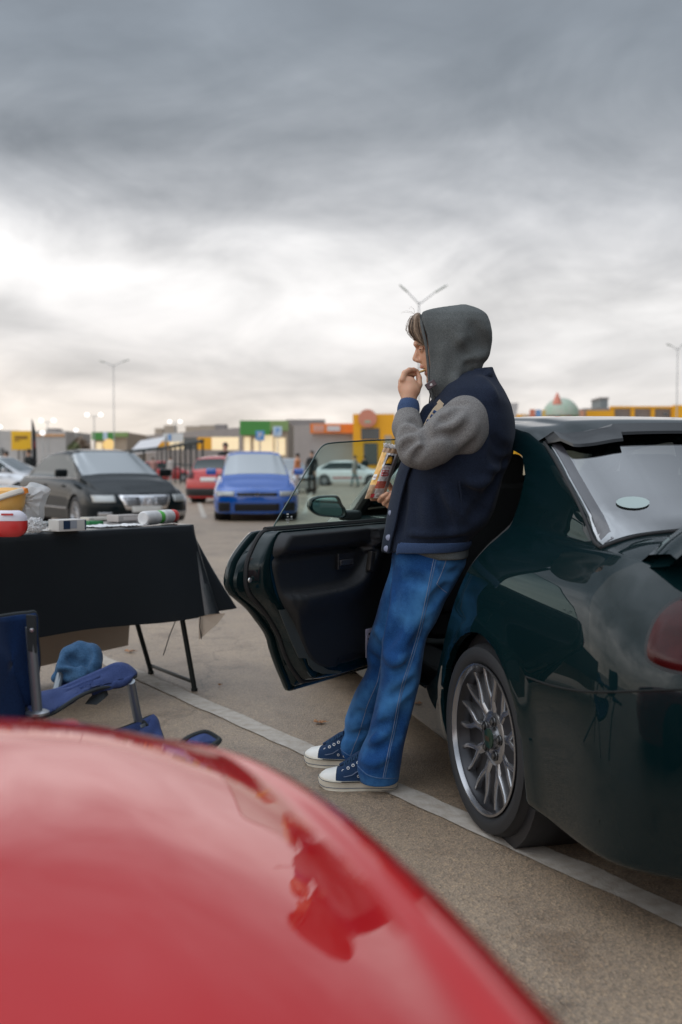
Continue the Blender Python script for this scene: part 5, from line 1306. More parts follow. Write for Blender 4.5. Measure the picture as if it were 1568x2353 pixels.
# crimped, torn top
m = MB(); rows = []
for j in range(5):
    rows.append([P(*((lambda q: (q[0] + (-1 - j * .2), q[1] - j * 2.6 + 1.5 * math.sin(i * 1.9)))(bag_uv(.05 + .9 * i / 16, 0))), 3.775 + .004 * math.sin(i * 1.3 + j)) for i in range(17)])
m.grid(rows); o = m.build('torn_top', film, bag, world=True); md = o.modifiers.new('s', 'SOLIDIFY'); md.thickness = .002; bake(o)
def decal(name, s0, t0_, s1, t1_, mat_, off=.0012, n=8, wavy=0, par=None):
    m = MB(); rows = [[bag_pt(s0 + (s1 - s0) * i / n + wavy * math.sin(j) * 0, t0_ + (t1_ - t0_) * j / n + wavy * math.sin(math.pi * i / n), off) for i in range(n + 1)] for j in range(n + 1)]
    m.grid(rows); return m.build(name, mat_, par or bag, world=True)
redp = mat('label_red', (.45, .03, .04), .4); redo = mat('label_brick', (.55, .10, .06), .4); blk = mat('label_black', (.03, .022, .022), .4); yel = mat('label_yellow', (.85, .42, .02), .4); ink = mat('print_grey', (.28, .26, .28), .6); redink = mat('print_maroon', (.35, .12, .16), .6)
lb = decal('emblem_panel', .40, .13, .78, .33, blk)
ring = [bag_pt(.59 + .15 * math.cos(a) * 1.0, .30 - .115 * math.sin(a), .0022) for a in np.linspace(0, math.pi, 22)]
m = MB(); m.add(ring + [bag_pt(.59, .30, .0022)], [(k, k + 1, 22) for k in range(21)])
for a in np.linspace(.15, 2.99, 15): m.tube([bag_pt(.59 + .16 * math.cos(a), .30 - .122 * math.sin(a), .002), bag_pt(.59 + .185 * math.cos(a), .30 - .145 * math.sin(a), .002)], .0006, 4)
m.build('sun_emblem', yel, lb, world=True, smooth=False)
decal('emblem_bar', .51, .285, .67, .293, blk, .003, 4, par=lb)
def bag_text(name, body, s0, s1, t_, h, mat_, off=.0022, par=None):
    vs, fs = text_mesh(body, 1.0, .02); xs_ = [v.x for v in vs]; ys_ = [v.y for v in vs]; x0, x1 = min(xs_), max(xs_); y0, y1 = min(ys_), max(ys_)
    m = MB(); m.add([bag_pt(s0 + (s1 - s0) * (v.x - x0) / (x1 - x0), t_ + h / 2 - h * (v.y - y0) / (y1 - y0), off) for v in vs], fs); return m.build(name, mat_, par or bag, world=True, smooth=False)
bag_text('brand_lettering', "Lay's Из Печи", .40, .76, .385, .05, redink)
rb_ = decal('red_ribbon', .39, .425, .75, .495, redp, .0016, wavy=.008); decal('red_ribbon', .40, .495, .80, .545, redp, .0014, wavy=.012)
bag_text('ribbon_lettering', 'НИЖЕ ВКУСЫ', .42, .73, .462, .034, M['white'], .0026, rb_)
bag_text('ribbon_lettering', 'МЕНЬШЕ МАСЛА', .43, .76, .522, .026, M['white'], .0026, rb_)
for k, t_ in enumerate((.575, .60, .625)): bag_text('small_print', ['вкус и аромат', 'сметана и зелень', '40% меньше'][k], .40 + .02 * k, .78, t_, .014, ink)
pb = decal('information_panel', .33, .655, .82, .80, redo, .0014)
for k in range(8): decal('panel_print', .36, .670 + k * .0155, .72 + .06 * (k % 2), .6745 + k * .0155, mat('panel_ink', (.62, .32, .26), .5) if k == 0 else bpy.data.materials['panel_ink'], .0024, 3, par=pb)
for k in range(6): decal('small_print', .30 + .01 * (k % 2), .825 + k * .014, .84 - .05 * (k % 3), .829 + k * .014, ink, .002, 3)
decal('red_seal', .26, .905, .44, .985, redp, .0014)
for k in range(6): decal('barcode', .56 + k * .022, .925, .57 + k * .022, .975, blk, .0018, 2)
decal('price_flash', .02, .52, .20, .63, M['white'], .0016); bag_text('flash_lettering', 'НОВЫЙ', .03, .19, .575, .03, redink)
# ------------------------------------------------------------------ the red car under the camera
THr = R(14)
drv = Vector((-math.sin(THr), math.cos(THr), 0)); rrv = Vector((math.cos(THr), math.sin(THr), 0))
RC = Car(W=.86, zb=.16, yR=-.95, yF=3.30, wb=2.5, wr=.31, arch=.345, aR=.6, aF=1.2, n=2.42, lean=.36, corner=.06, flare=.014, slantF=.55, crown=.033,
         zs=[(-1.0, .80), (0, .86), (1.2, .87), (2.0, .865), (2.6, .84), (3.0, .80), (3.2, .76), (3.4, .70)],
         zt=[(-1.0, .84), (-.6, .90), (-.3, .93), (.1, 1.18), (.35, 1.22), (.6, 1.20), (1.25, .905), (1.5, .895), (2.2, .885), (2.7, .86), (3.05, .82), (3.25, .78), (3.4, .72)])
# smoothed profiles: no kinks in the bonnet
for k_ in ('zs', 'zt'):
    tb = getattr(RC, k_); yy_ = np.linspace(tb[0][0], tb[-1][0], 90); zz_ = np.interp(yy_, [a for a, b in tb], [b for a, b in tb]); zp_ = np.pad(zz_, 4, 'reflect', reflect_type='odd'); ke_ = np.hanning(11)[1:-1]; ke_ /= ke_.sum(); setattr(RC, k_, list(zip(yy_, np.convolve(zp_, ke_, 'valid'))))
redc = empty('red_coupe', Vector((-.935, 1.60, -.004)) - drv * 3.30, THr)
tag(redc, 'shiny red car bonnet and wing filling the front of the view', 'car')
rb = RC.shell('body', M['red'], redc, step=.03, rows=120, thick=.018)
RC.cut(rb, RC.arch_cutters(redc)); rb.data.set_sharp_from_angle(angle=R(60))
for yc in (0.0, RC.wb):
    for sd_ in (-1, 1):
        make_wheel(redc, (sd_ * (.86 - .105), yc, .31), sd_, Rt=.31, style='five', detail=.5)
        m = MB(); m.lathe([(sd_ * .80, RC.arch + .004), (sd_ * .50, RC.arch + .006), (sd_ * .50, .02)], (0, yc, RC.wr), 'X', 32); m.build('wheel_arch_liner', M['black_plastic'], redc)
RC.top_patch('windscreen', M['car_glass'], redc, 1.20, .66, .24, .33, off=.005)
RC.top_patch('rear_window', M['car_glass'], redc, -.26, .06, .24, .30, off=.005)
for sd_ in (-1, 1): RC.side_patch('side_window', M['car_glass'], redc, (-.05, 1.02), lambda y: .87, lambda y: max(.875, min(1.15, .87 + (1.02 - y) * .52, .87 + (y + .1) * 1.6)), sd_)

# ------------------------------------------------------------------ folding table with a black cloth
TZ = .857
c1 = Vector((-.755, 5.22, 0)); e1 = Vector((-.68, -.73, 0)).normalized(); e2 = Vector((-.73, .68, 0)).normalized(); TL, TD = 2.2, .62
table = empty('folding_table', c1 + e1 * TL / 2 + e2 * TD / 2); tag(table, 'folding table with black tube legs under a black cloth', 'table')
steel = mat('black_tube', (.008, .012, .012), .4, .3)
m = MB(); MR = Matrix((e1, e2, Vector((0, 0, 1)))).transposed(); m.box(c1 + e1 * TL / 2 + e2 * TD / 2 + Vector((0, 0, TZ - .022)), (TL - .04, TD - .04, .03), MR, .006); m.build('table_top', mat('white_laminate', (.6, .58, .55), .5), table, world=True)
def TP(a, b, z=0.0): return c1 + e1 * a + e2 * b + Vector((0, 0, z))
nearfoot = PZ(447, 1588); farfoot = PZ(347, 1548)
for k in (0, 1):
    for q, (foot, b) in enumerate(((nearfoot, .06), (farfoot, TD - .06))):
        ft = foot if k == 0 else foot + e1 * (TL - .25)
        m = MB(); m.tube([TP(.12 + k * (TL - .25), b, TZ - .04), Vector((ft.x, ft.y, 0.012))], .0135, 10); m.tube([Vector((ft.x, ft.y, .016)), Vector((ft.x, ft.y, 0))], .017, 10); m.build('leg', steel, table, world=True)
    a, b = (nearfoot, farfoot) if k == 0 else (nearfoot + e1 * (TL - .25), farfoot + e1 * (TL - .25))
    m = MB(); m.tube([Vector((a.x, a.y, .045)), Vector((b.x, b.y, .045))], .010, 8); m.build('crossbar', steel, table, world=True)
# cloth: top sheet and skirts in one piece
blackc = mat('black_sheeting', (.009, .011, .014), .34, 0, .7, .55, coat_rough=.22, bump=.3, bscale=7, bdist=.01); beige = mat('beige_lining', (.42, .34, .27), .8, bump=.3, bscale=9, bdist=.01)
def nz1(x, s=1.0, k=0.): return noise.noise(Vector((x * s, k, 0)))
path = []                                                     # (top point, outward, hang, flare)
n1 = 70
for i in range(n1 + 1):                                       # front edge, from the left to the corner
    a = TL * (1 - i / n1); fl = .035 + .05 * (i / n1) ** 6
    path.append((TP(a, 0, TZ), -e2, .455 + .012 * nz1(a, 2.3), fl + .012 * math.sin(a * 9) * (i / n1) ** 2 + .014 * nz1(a, 3, 2)))
ncn = 14
for i in range(1, ncn + 1):                                   # the corner gore, swinging out to the right
    f_ = i / ncn; path.append((TP(-.015 * f_, .05 * f_, TZ), (-e2 * .55 - e1 * 1.35 * f_).normalized(), .455 - .02 * f_, (.08 + .15 * f_) + .035 * math.sin(f_ * 9.5)))
for i in range(26):                                           # the end, hanging shorter
    f_ = i / 25; path.append((TP(-.015, .05 + (TD - .05) * f_, TZ), (-e1 - e2 * .25 * (1 - f_)).normalized(), .43 - .17 * sm(f_ * 2.2), .20 * (1 - f_ * .3) + .02 * math.sin(f_ * 12)))
rows = []
for top_, o, hang, fl in path:
    row = [top_ - o * .02 + Vector((0, 0, .0035)), top_ + Vector((0, 0, .003)), top_ + o * .005 + Vector((0, 0, -.006))]
    for j in range(1, 15):
        f_ = j / 14; row.append(top_ + o * (.006 + fl * f_ ** 1.15) + Vector((0, 0, -.006 - hang * f_)))
    rows.append(row)
m = MB(); m.grid(rows)
tops = [[TP(TL * i / 30, TD * j / 8, TZ + .0035 + .0015 * noise.noise(Vector((i * .5, j * .7, 0)))) for j in range(9)] for i in range(31)]
m.grid(tops)
back = []
for i in range(41):
    a = TL * (1 - i / 40) - .10 * (i / 40); row = [TP(a, TD - .005, TZ + .003), TP(a, TD + .004, TZ - .006)]
    for j in range(1, 11): row.append(TP(a, TD + .006 + .10 * (j / 10) + .012 * math.sin(a * 8) * j / 10, TZ - .006 - (.72 + .04 * nz1(a, 1.2, 5) + .03 * a) * j / 10))
    back.append(row)
m.grid(back)
cl = m.build('tablecloth', None, sharp=60, mats=[blackc, beige]); tag(cl, 'black plastic tablecloth with beige underside draped over the folding table', 'tablecloth')
# black outside, beige underside: thin shell, outer face black
bm = bmesh.new(); bm.from_mesh(cl.data); bmesh.ops.remove_doubles(bm, verts=bm.verts[:], dist=.0015)
cen = TP(TL / 2, TD / 2, .3)
for f_ in bm.faces:
    c_ = f_.calc_center_median()
    if f_.normal.dot(c_ - cen) < 0: f_.normal_flip()
    rel = c_ - c1; f_.material_index = 1 if (rel.dot(e2) > TD + .008 and c_.z < TZ - .02 and rel.dot(e1) > -.5) else 0
bm.to_mesh(cl.data); bm.free()
md = cl.modifiers.new('s', 'SOLIDIFY'); md.thickness = .0016; md.offset = -1; md.use_rim = True; bake(cl); cl.data.set_sharp_from_angle(angle=R(60))
# the corner of the cloth folded back, and the strap hanging under the table
m = MB(); fp = [P(457, 1418, 5.02), P(480, 1412, 4.98), P(519, 1409, 4.94), P(500, 1434, 4.97), P(474, 1456, 5.0), P(457, 1471, 5.03)]
m.prism(fp, (0, 1, 0), .0015); o = m.build('folded_corner', beige, cl, world=True, smooth=False)
m = MB(); m.tube([P(409, 1400, 5.35), P(403, 1428, 5.35), P(390, 1460, 5.36), P(376, 1505, 5.38)], .011, 6, flat=.25); m.build('strap', steel, table, world=True)
m = MB(); m.tube([P(461, 1418, 5.0), P(459, 1440, 5.0), P(463, 1468, 5.02)], .006, 6, flat=.4); m.build('hem_tape', steel, cl, world=True)

# ------------------------------------------------------------------ things on the table
def onT(u, v): p = PZ(u, v, TZ + .006); return p
def put(o, label, cat, group=None): tag(o, label, cat, group); return o
# flat navy and white box
b0, b1 = onT(135, 1222), onT(198, 1219); dx = (b1 - b0).normalized(); dy = Vector((-dx.y, dx.x, 0)); MRb = Matrix((dx, dy, Vector((0, 0, 1)))).transposed(); wl = (b1 - b0).length
bx = empty('medicine_box', (b0 + b1) / 2 + dy * .05); put(bx, 'navy and white flat carton at the front edge of the table', 'box')
m = MB(); m.box((b0 + b1) / 2 + dy * .05 + Vector((0, 0, .026)), (wl, .10, .052), MRb, .003); m.build('carton', mat('carton_white', (.55, .53, .50), .6), bx, world=True)
def face(name, u0, u1, z0, z1, mat_, off=.0012):
    m = MB(); a = b0 + dx * wl * u0 - dy * off; b = b0 + dx * wl * u1 - dy * off; m.add([a + Vector((0, 0, z0)), b + Vector((0, 0, z0)), b + Vector((0, 0, z1)), a + Vector((0, 0, z1))], [(0, 1, 2, 3)]); return m.build(name, mat_, bx, world=True, smooth=False)
navy = mat('carton_navy', (.012, .03, .07), .5); face('navy_panel', .17, .42, .010, .048, navy); face('grey_panel', .43, .66, .012, .048, mat('carton_grey', (.30, .32, .36), .5)); face('navy_end', .95, 1.0, .002, .050, navy)
# pack of white rolls
pk = empty('paper_roll_pack', onT(362, 1208)); put(pk, 'pack of white paper rolls with a green band and red end', 'paper roll pack')
wr_ = mat('roll_wrap', (.72, .70, .68), .5, 0, .3, noise_col=(.50, .50, .50), nscale=24, bump=.6, bscale=40, bdist=.004); gr_ = mat('green_band', (.10, .45, .07), .4); rd_ = mat('red_band', (.55, .05, .04), .4)
q0 = onT(326, 1209); q1 = onT(400, 1202); ax = (q1 - q0).normalized(); Lr = (q1 - q0).length; rr = .036
for nm, a0, a1, r_, mt in (('paper_roll', 0, .43, rr, wr_), ('green_band', .42, .56, rr * .94, gr_), ('paper_roll', .55, .86, rr, wr_), ('red_end', .85, 1.0, rr * .96, rd_)):
    m = MB(); prof = [(0, .001), (0, r_ * .8), (.006, r_ * .96), (.015, r_)] + [((a1 - a0) * Lr - .015, r_), ((a1 - a0) * Lr - .006, r_ * .96), ((a1 - a0) * Lr, r_ * .8), ((a1 - a0) * Lr, .001)]
    qq = Vector((1, 0, 0)).rotation_difference(ax).to_matrix(); m.lathe(prof, q0 + ax * a0 * Lr + Vector((0, .03, rr)), 'X', 28, qq); m.build(nm, mt, pk, world=True)
# papers, cards and packets
pap = [(95, 1222, 128, 1219, .10, .006, (.62, .60, .57), 'small white packet beside the navy carton', 'packet', 'white_packet'), (205, 1208, 238, 1206, .09, .020, (.03, .22, .07), 'green folded booklet behind the navy carton', 'booklet', 'green_booklet'),
       (232, 1213, 290, 1209, .16, .006, (.66, .66, .66), 'crumpled white sheet right of the navy carton', 'paper sheet', 'paper_sheet'), (272, 1200, 330, 1197, .10, .035, (.55, .50, .47), 'pale pinkish carton behind the paper rolls', 'box', 'pale_box'),
       (205, 1197, 262, 1195, .12, .016, (.55, .52, .46), 'flat cream carton at the back of the table', 'box', 'cream_box'), (292, 1211, 345, 1208, .14, .008, (.70, .69, .68), 'thin white leaflet in front of the paper rolls', 'leaflet', 'leaflet'), (100, 1207, 133, 1205, .10, .014, (.50, .52, .50), 'grey green striped carton behind the small packet', 'box', 'striped_box')]
for (u0, v0, u1, v1, dp, h, col, lab, cat_, nm) in pap:
    a, b = onT(u0, v0), onT(u1, v1); dx_ = (b - a).normalized(); dy_ = Vector((-dx_.y, dx_.x, 0)); w_ = (b - a).length; base_ = (a + b) / 2 + dy_ * dp / 2
    rows = []
    if h < .01:
        m = MB()
        for i in range(13):
            rows.append([a + dx_ * w_ * (i / 12) + dy_ * dp * (j / 8) + dx_ * .02 * nz1(j * .6, 1, u0) + Vector((0, 0, h * .5 + .010 * abs(noise.noise(Vector((i * .5, j * .5, u0)))))) for j in range(9)])
        m.grid(rows); o = m.build(nm, mat(nm + '_paper', col, .6), sharp=None); md = o.modifiers.new('s', 'SOLIDIFY'); md.thickness = .002; bake(o); tag(o, lab, cat_)
    else:
        r_ = empty(nm, base_); tag(r_, lab, cat_); m = MB(); m.box(base_ + Vector((0, 0, h / 2)), (w_, dp, h), Matrix((dx_, dy_, Vector((0, 0, 1)))).transposed(), .003); m.build('carton', mat(nm + '_card', col, .6, noise_col=tuple(c * .8 for c in col), nscale=12), r_, world=True)
        m = MB(); m.box(base_ + Vector((0, 0, h + .0008)), (w_ * .7, dp * .6, .001), Matrix((dx_, dy_, Vector((0, 0, 1)))).transposed()); m.build('print_panel', mat(nm + '_print', tuple(c * .55 for c in col), .6), r_, world=True, smooth=False)
        if h > .012: m = MB(); m.box(base_ - dy_ * (dp / 2 + .0008) + Vector((0, 0, h / 2)), (w_ * .6, .001, h * .5), Matrix((dx_, dy_, Vector((0, 0, 1)))).transposed()); m.build('side_print', mat(nm + '_side', tuple(min(c * 1.3, .8) for c in col), .6), r_, world=True, smooth=False)
# crumpled clear wrapper
clear = glass_mat('clear_film', (.86, .86, .86), .18, .9, .12, 1.5); cloud = mat('milky_film', (.62, .62, .62), .3, 0, 0, .6, alpha=.62, bump=.8, bscale=40, bdist=.01)
def crumple(name, c, r, seed, mat_, label, cat_):
    bm = bmesh.new(); bmesh.ops.create_icosphere(bm, subdivisions=4, radius=1)
    for v in bm.verts:
        n_ = v.co.normalized(); k = .72 + .5 * abs(noise.noise(n_ * 2.6 + Vector((seed, 0, 0)))) + .22 * abs(noise.noise(n_ * 6 + Vector((0, seed, 0)))); v.co = Vector((n_.x * r[0], n_.y * r[1], n_.z * r[2])) * k
    bm.verts.index_update(); vs = [v.co.copy() for v in bm.verts]; fs = [tuple(v.index for v in f_.verts) for f_ in bm.faces]; bm.free()
    zmin = min(v.z for v in vs); o = mesh_obj(name, [v + Vector(c) - Vector((0, 0, zmin)) for v in vs], fs, mat_, smooth=False); tag(o, label, cat_); return o
crumple('crumpled_wrapper', onT(82, 1226), (.045, .04, .035), 3, cloud, 'crumpled clear wrapper beside the red and white packet', 'wrapper')
# upright clear plastic bag with orange fruit bucket
m = MB(); rows = []
ub = closed_spline([(30, 1115), (58, 1118), (70, 1108), (92, 1112), (116, 1124), (110, 1142), (103, 1165), (98, 1196), (60, 1200), (20, 1206), (-20, 1206), (-24, 1150), (-18, 1118)], 60); cb_ = ub.mean(axis=0)
for f_, d_ in ((.05, -.055), (.4, -.06), (.75, -.045), (.95, -.02), (1.0, 0), (.95, .02), (.75, .045), (.4, .06), (.05, .055)):
    rows.append([P(cb_[0] + (u - cb_[0]) * f_, cb_[1] + (v - cb_[1]) * f_, 4.78 + d_ + .012 * noise.noise(Vector((u * .05, v * .05, f_ * 3)))) for u, v in ub])
m.loft(rows); o = m.build('plastic_bag', cloud, sharp=25); tag(o, 'clear plastic bag standing open behind the orange tub', 'plastic bag')
tub = empty('orange_tub', P(20, 1200, 4.66)); tag(tub, 'orange rounded tub with a white strap across it', 'tub')
orn = mat('orange_plastic', (.80, .36, .05), .4, noise_col=(.82, .50, .16), nscale=9)
m = MB(); m.lathe([(0, .001), (0, .045), (.02, .068), (.05, .080), (.10, .086), (.115, .080), (.125, .06), (.128, .001)], P(16, 1184, 4.68), 'Z', 32); m.build('tub_body', orn, tub, world=True)
m = MB(); c_ = P(16, 1184, 4.68); m.tube([c_ + Vector((.087 * math.cos(a), .087 * math.sin(a), .085 + .03 * math.cos(a * 1.0))) for a in np.linspace(-math.pi, .15, 22)], .009, 8, flat=1.6); m.build('tub_strap', mat('pale_strap', (.66, .60, .52), .5), tub, world=True)
m = MB(); m.tube([P(50, 1125, 4.67), P(58, 1128, 4.66), (P(60, 1134, 4.66))], [.012, .016, .012], 10); m.build('tub_ear', mat('deep_orange', (.75, .22, .02), .4), tub, world=True)
rp = empty('red_white_packet', P(22, 1230, 4.5)); tag(rp, 'red and white rounded food packet at the left end of the table', 'packet')
c_ = onT(18, 1234) + Vector((0, .02, .055))
for nm, z0, z1, mt in (('packet_lower', -.055, .012, mat('packet_red', (.55, .03, .03), .3, 0, .4)), ('packet_upper', .0125, .055, mat('packet_white', (.62, .60, .66), .35, 0, .4))):
    m = MB(); rings = []
    for i in range(9):
        z = z0 + (z1 - z0) * i / 8; r_ = .078 * (1 - abs(z / .062) ** 2.8) ** .45 if abs(z) < .062 else .004
        rings.append([c_ + Vector((r_ * math.cos(a) * 1.0, r_ * .5 * math.sin(a), z)) for a in [2 * math.pi * k / 28 for k in range(28)]])
    m.loft(rings); m.build(nm, mt, rp, world=True)
m = MB(); m.box(c_ + Vector((.005, -.040, .040)), (.05, .002, .008), None); m.build('packet_print', mat('packet_ink', (.5, .05, .05), .5), rp, world=True, smooth=False)

# ------------------------------------------------------------------ blue camping chair
chair = empty('camping_chair', PZ(200, 1760)); tag(chair, 'blue fabric folding camping chair with grey tubes, beside the table', 'chair')
bluef = cloth('blue_polyester', (.028, .045, .125), (.045, .070, .185), 260, .25, wr=(7, .012, (1, 1, 1), 0)); blued = cloth('dark_blue_mesh', (.006, .022, .075), (.010, .035, .11), 200, .3); trim = mat('charcoal_binding', (.022, .026, .028), .9, bump=.3, bscale=300); tubeg = mat('grey_tube', (.20, .22, .24), .35, .5)
def sheet(name, pts, th, mat_, par, sag=0.0, dir_=(0, 0, 1), n=26, bind=True, puff=0.0):
    """a filled fabric panel from a 3D outline"""
    ol = closed_spline([list(p) for p in pts], 60); c_ = ol.mean(axis=0); rows = []
    for k in range(9):
        f_ = 1 - k / 8; f_ = max(f_, .01); rows.append([Vector(c_ + (o_ - c_) * f_) + Vector(dir_) * (-sag * (1 - f_ ** 2) + puff * noise.noise(Vector((o_[0] * 9 * f_, o_[1] * 9 * f_, o_[2] * 5))) * (1 - f_)) for o_ in ol])
    m = MB(); m.grid(rows, cv=True); o = m.build(name, mat_, par, world=True, sharp=None); md = o.modifiers.new('s', 'SOLIDIFY'); md.thickness = th; bake(o)
    if bind: m = MB(); q = [Vector(p) for p in ol]; m.tube(q + [q[0]], max(th * .55, .0045), 7, caps=False); m.build('binding', trim, o, world=True)
    return o
# back rest (seen from behind), running out of the left of the picture
YBk = 2.55
sheet('backrest', [P(-90, 1440, YBk - .20), P(0, 1418, YBk), P(60, 1410, YBk + .06), P(82, 1413, YBk + .08), P(85, 1470, YBk + .08), P(88, 1530, YBk + .08), P(72, 1620, YBk + .06), P(88, 1680, YBk + .1), P(-40, 1720, YBk - .1), P(-110, 1640, YBk - .22)], .012, blued, chair, sag=.03, dir_=(.5, -.8, 0))
m = MB(); m.prism([P(62, 1412, YBk + .02), P(84, 1414, YBk + .03), P(86, 1500, YBk + .03), P(66, 1494, YBk + .02)], (0, -1, 0), .008); m.build('backrest_sleeve', trim, chair, world=True, smooth=False)
m = MB(); m.lathe([(0, .006), (.004, .005), (.005, .0005)], P(73, 1448, YBk + .005), 'Y', 12, Matrix.Rotation(math.pi, 3, 'Z')); m.build('rivet', M['silver'], chair, world=True)
m = MB(); m.tube([P(70, 1440, YBk + .03), P(78, 1540, YBk + .03), P(86, 1640, YBk + .03), P(100, 1760, YBk + .03)], .0135, 12); m.build('back_post', tubeg, chair, world=True)
m = MB(); m.lathe([(0, .030), (.006, .030), (.010, .022)], P(86, 1641, YBk + .03), 'Z', 24); m.build('post_collar', M['silver'], chair, world=True)
# far armrest: sling from the post up to the front support, with the cup holder
arm_s = sheet('armrest', [P(62, 1622, 2.62), P(85, 1600, 2.70), P(130, 1588, 2.78), P(190, 1560, 2.86), P(235, 1540, 2.92), P(262, 1528, 2.96), P(290, 1530, 2.98), P(312, 1550, 2.98), P(300, 1562, 2.95), P(278, 1577, 2.92), P(230, 1582, 2.84), P(180, 1602, 2.74), P(120, 1640, 2.62), P(78, 1648, 2.56)], .010, bluef, chair, sag=.012, puff=.03)
sheet('cup_holder_strap', [P(130, 1592, 2.92), P(150, 1560, 2.96), P(175, 1530, 3.02), P(205, 1500, 3.06), P(224, 1492, 3.06), P(222, 1515, 3.04), P(205, 1550, 2.98), P(175, 1575, 2.92), P(120, 1632, 2.80), P(108, 1626, 2.82)], .010, bluef, chair, sag=.01)
m = MB(); m.tube([P(108, 1622, 2.80), P(128, 1592, 2.86), P(136, 1560, 2.92), P(142, 1535, 2.95)], .011, 10); m.build('arm_tube', tubeg, chair, world=True)
m = MB(); m.tube([P(300, 1566, 2.94), P(309, 1615, 2.98), P(320, 1668, 3.02)], .0135, 12); m.build('front_post', tubeg, chair, world=True)
m = MB(); m.prism([P(235, 1590, 2.86), P(205, 1604, 2.80), P(195, 1618, 2.79), P(222, 1620, 2.80), P(240, 1606, 2.84)], (0, 1, 0), .05); m.build('cup_holder', trim, chair, world=True)
# seat corner
seat_o = sheet('seat', [P(345, 1648, 3.06), P(356, 1652, 3.06), P(366, 1678, 3.04), P(380, 1718, 2.98), P(395, 1780, 2.9), P(300, 1800, 2.7), P(150, 1760, 2.62), P(140, 1715, 2.72), P(235, 1690, 2.86), P(300, 1668, 2.98)], .012, bluef, chair, sag=.03, puff=.03)
m = MB(); m.prism([P(300, 1672, 2.97), P(332, 1656, 3.02), P(342, 1668, 3.02), P(306, 1688, 2.97)], (0, -.5, 1), .004); m.build('corner_patch', trim, chair, world=True, smooth=False)
m = MB(); m.lathe([(0, .020), (.008, .018)], P(320, 1669, 3.01), 'Z', 16); m.build('post_socket', tubeg, chair, world=True)
# near armrest tip
sheet('armrest', [P(400, 1732, 2.36), P(425, 1702, 2.42), P(452, 1688, 2.46), P(475, 1684, 2.48), P(500, 1698, 2.48), P(502, 1704, 2.47), P(480, 1720, 2.43), P(455, 1732, 2.38), P(440, 1760, 2.30), P(390, 1775, 2.26)], .014, bluef, chair, sag=-.01)
m = MB(); m.tube([P(448, 1722, 2.42), P(452, 1800, 2.5), P(470, 2000, 2.6)], .0135, 10); m.build('front_post', tubeg, chair, world=True)
legs = [(P(86, 1680, 2.6), PZ(350, 1830)), (P(320, 1700, 3.0), PZ(150, 1900)), (P(380, 1750, 2.9), PZ(250, 1990))]
for a, b in legs: m = MB(); m.tube([a, b], .011, 10); m.build('leg', tubeg, chair, world=True)
# blue garment bundled on the armrest
fg = Field(np.array(P(120, 1590, 3.0)) - [.02, .14, .02], np.array(P(235, 1470, 3.0)) + [.02, .14, .02], .005)
fg.chain([Q3(142, 1535, 2.96), Q3(160, 1512, 2.98), Q3(188, 1497, 3.0), Q3(207, 1503, 3.0)], [.022, .028, .024, .020], .015); fg.chain([Q3(205, 1505, 2.98), Q3(217, 1530, 2.96), Q3(210, 1556, 2.94)], [.016, .014, .010], .01); fg.chain([Q3(136, 1540, 2.94), Q3(128, 1558, 2.93), Q3(140, 1572, 2.92)], [.016, .015, .010], .01); fg.chain([Q3(150, 1530, 2.95), Q3(180, 1530, 2.97), Q3(205, 1520, 3.0)], [.026, .024, .015], .012); fg.chain([Q3(150, 1555, 2.93), Q3(175, 1562, 2.93), Q3(192, 1556, 2.95)], [.018, .022, .018], .01); fg.chain([Q3(140, 1540, 2.92), Q3(180, 1543, 2.92)], [.02, .02], .01)
fg.ell(Q3(212, 1512, 3.0), (.03, .04, .045), .015); fg.noise(.008, 26, 4)
for pts in ([(130, 1548), (160, 1550), (200, 1540)], [(150, 1505), (170, 1520), (185, 1540)], [(200, 1488), (205, 1510), (195, 1535)]): fg.foldv(pts, .020, .010)
for pts in ([(135, 1530), (150, 1510), (178, 1490)], [(165, 1490), (190, 1510), (215, 1530)], [(150, 1565), (170, 1552), (195, 1556)], [(205, 1485), (215, 1505), (212, 1530)]): fg.foldv(pts, -.012, .010)
gm = fg.build('folded_garment', cloth('slate_blue_fabric', (.022, .06, .12), (.04, .10, .19), 200, .3), iters=1); tag(gm, 'slate blue garment bundled up on the armrest of the blue chair', 'garment')

# fallen leaves
def leaf(u, v, size, label, seed):
    c_ = PZ(u, v); rn = random.Random(seed); ring = []
    for k in range(20):
        a = 2 * math.pi * k / 20; r_ = size * (.55 + .45 * abs(math.cos(a * 2.5))) * rn.uniform(.8, 1.1); ring.append(c_ + Vector((r_ * math.cos(a) * 1.3, r_ * math.sin(a), .008 + .012 * rn.random())))
    m = MB(); m.add(ring + [c_ + Vector((0, 0, .006))], [(k, (k + 1) % 20, 20) for k in range(20)]); m.tube([c_ + Vector((0, 0, .008)), c_ + Vector((size * 1.6, size * .4, .010))], .0012, 5)
    o = m.build('fallen_leaf', bpy.data.materials.get('dry_leaf') or mat('dry_leaf', (.42, .22, .11), .8, noise_col=(.28, .13, .06), nscale=60), smooth=False); tag(o, label, 'leaf', 'fallen leaves'); return o
leaf(735, 1664, .026, 'dry brown leaf lying behind the white trainers', 1); leaf(298, 1500, .030, 'dry leaf under the table by the white line', 2); leaf(945, 2066, .012, 'tiny pale leaf on the asphalt beside the red bonnet', 5); leaf(505, 1578, .010, 'tiny curled leaf between table legs and open door', 8)
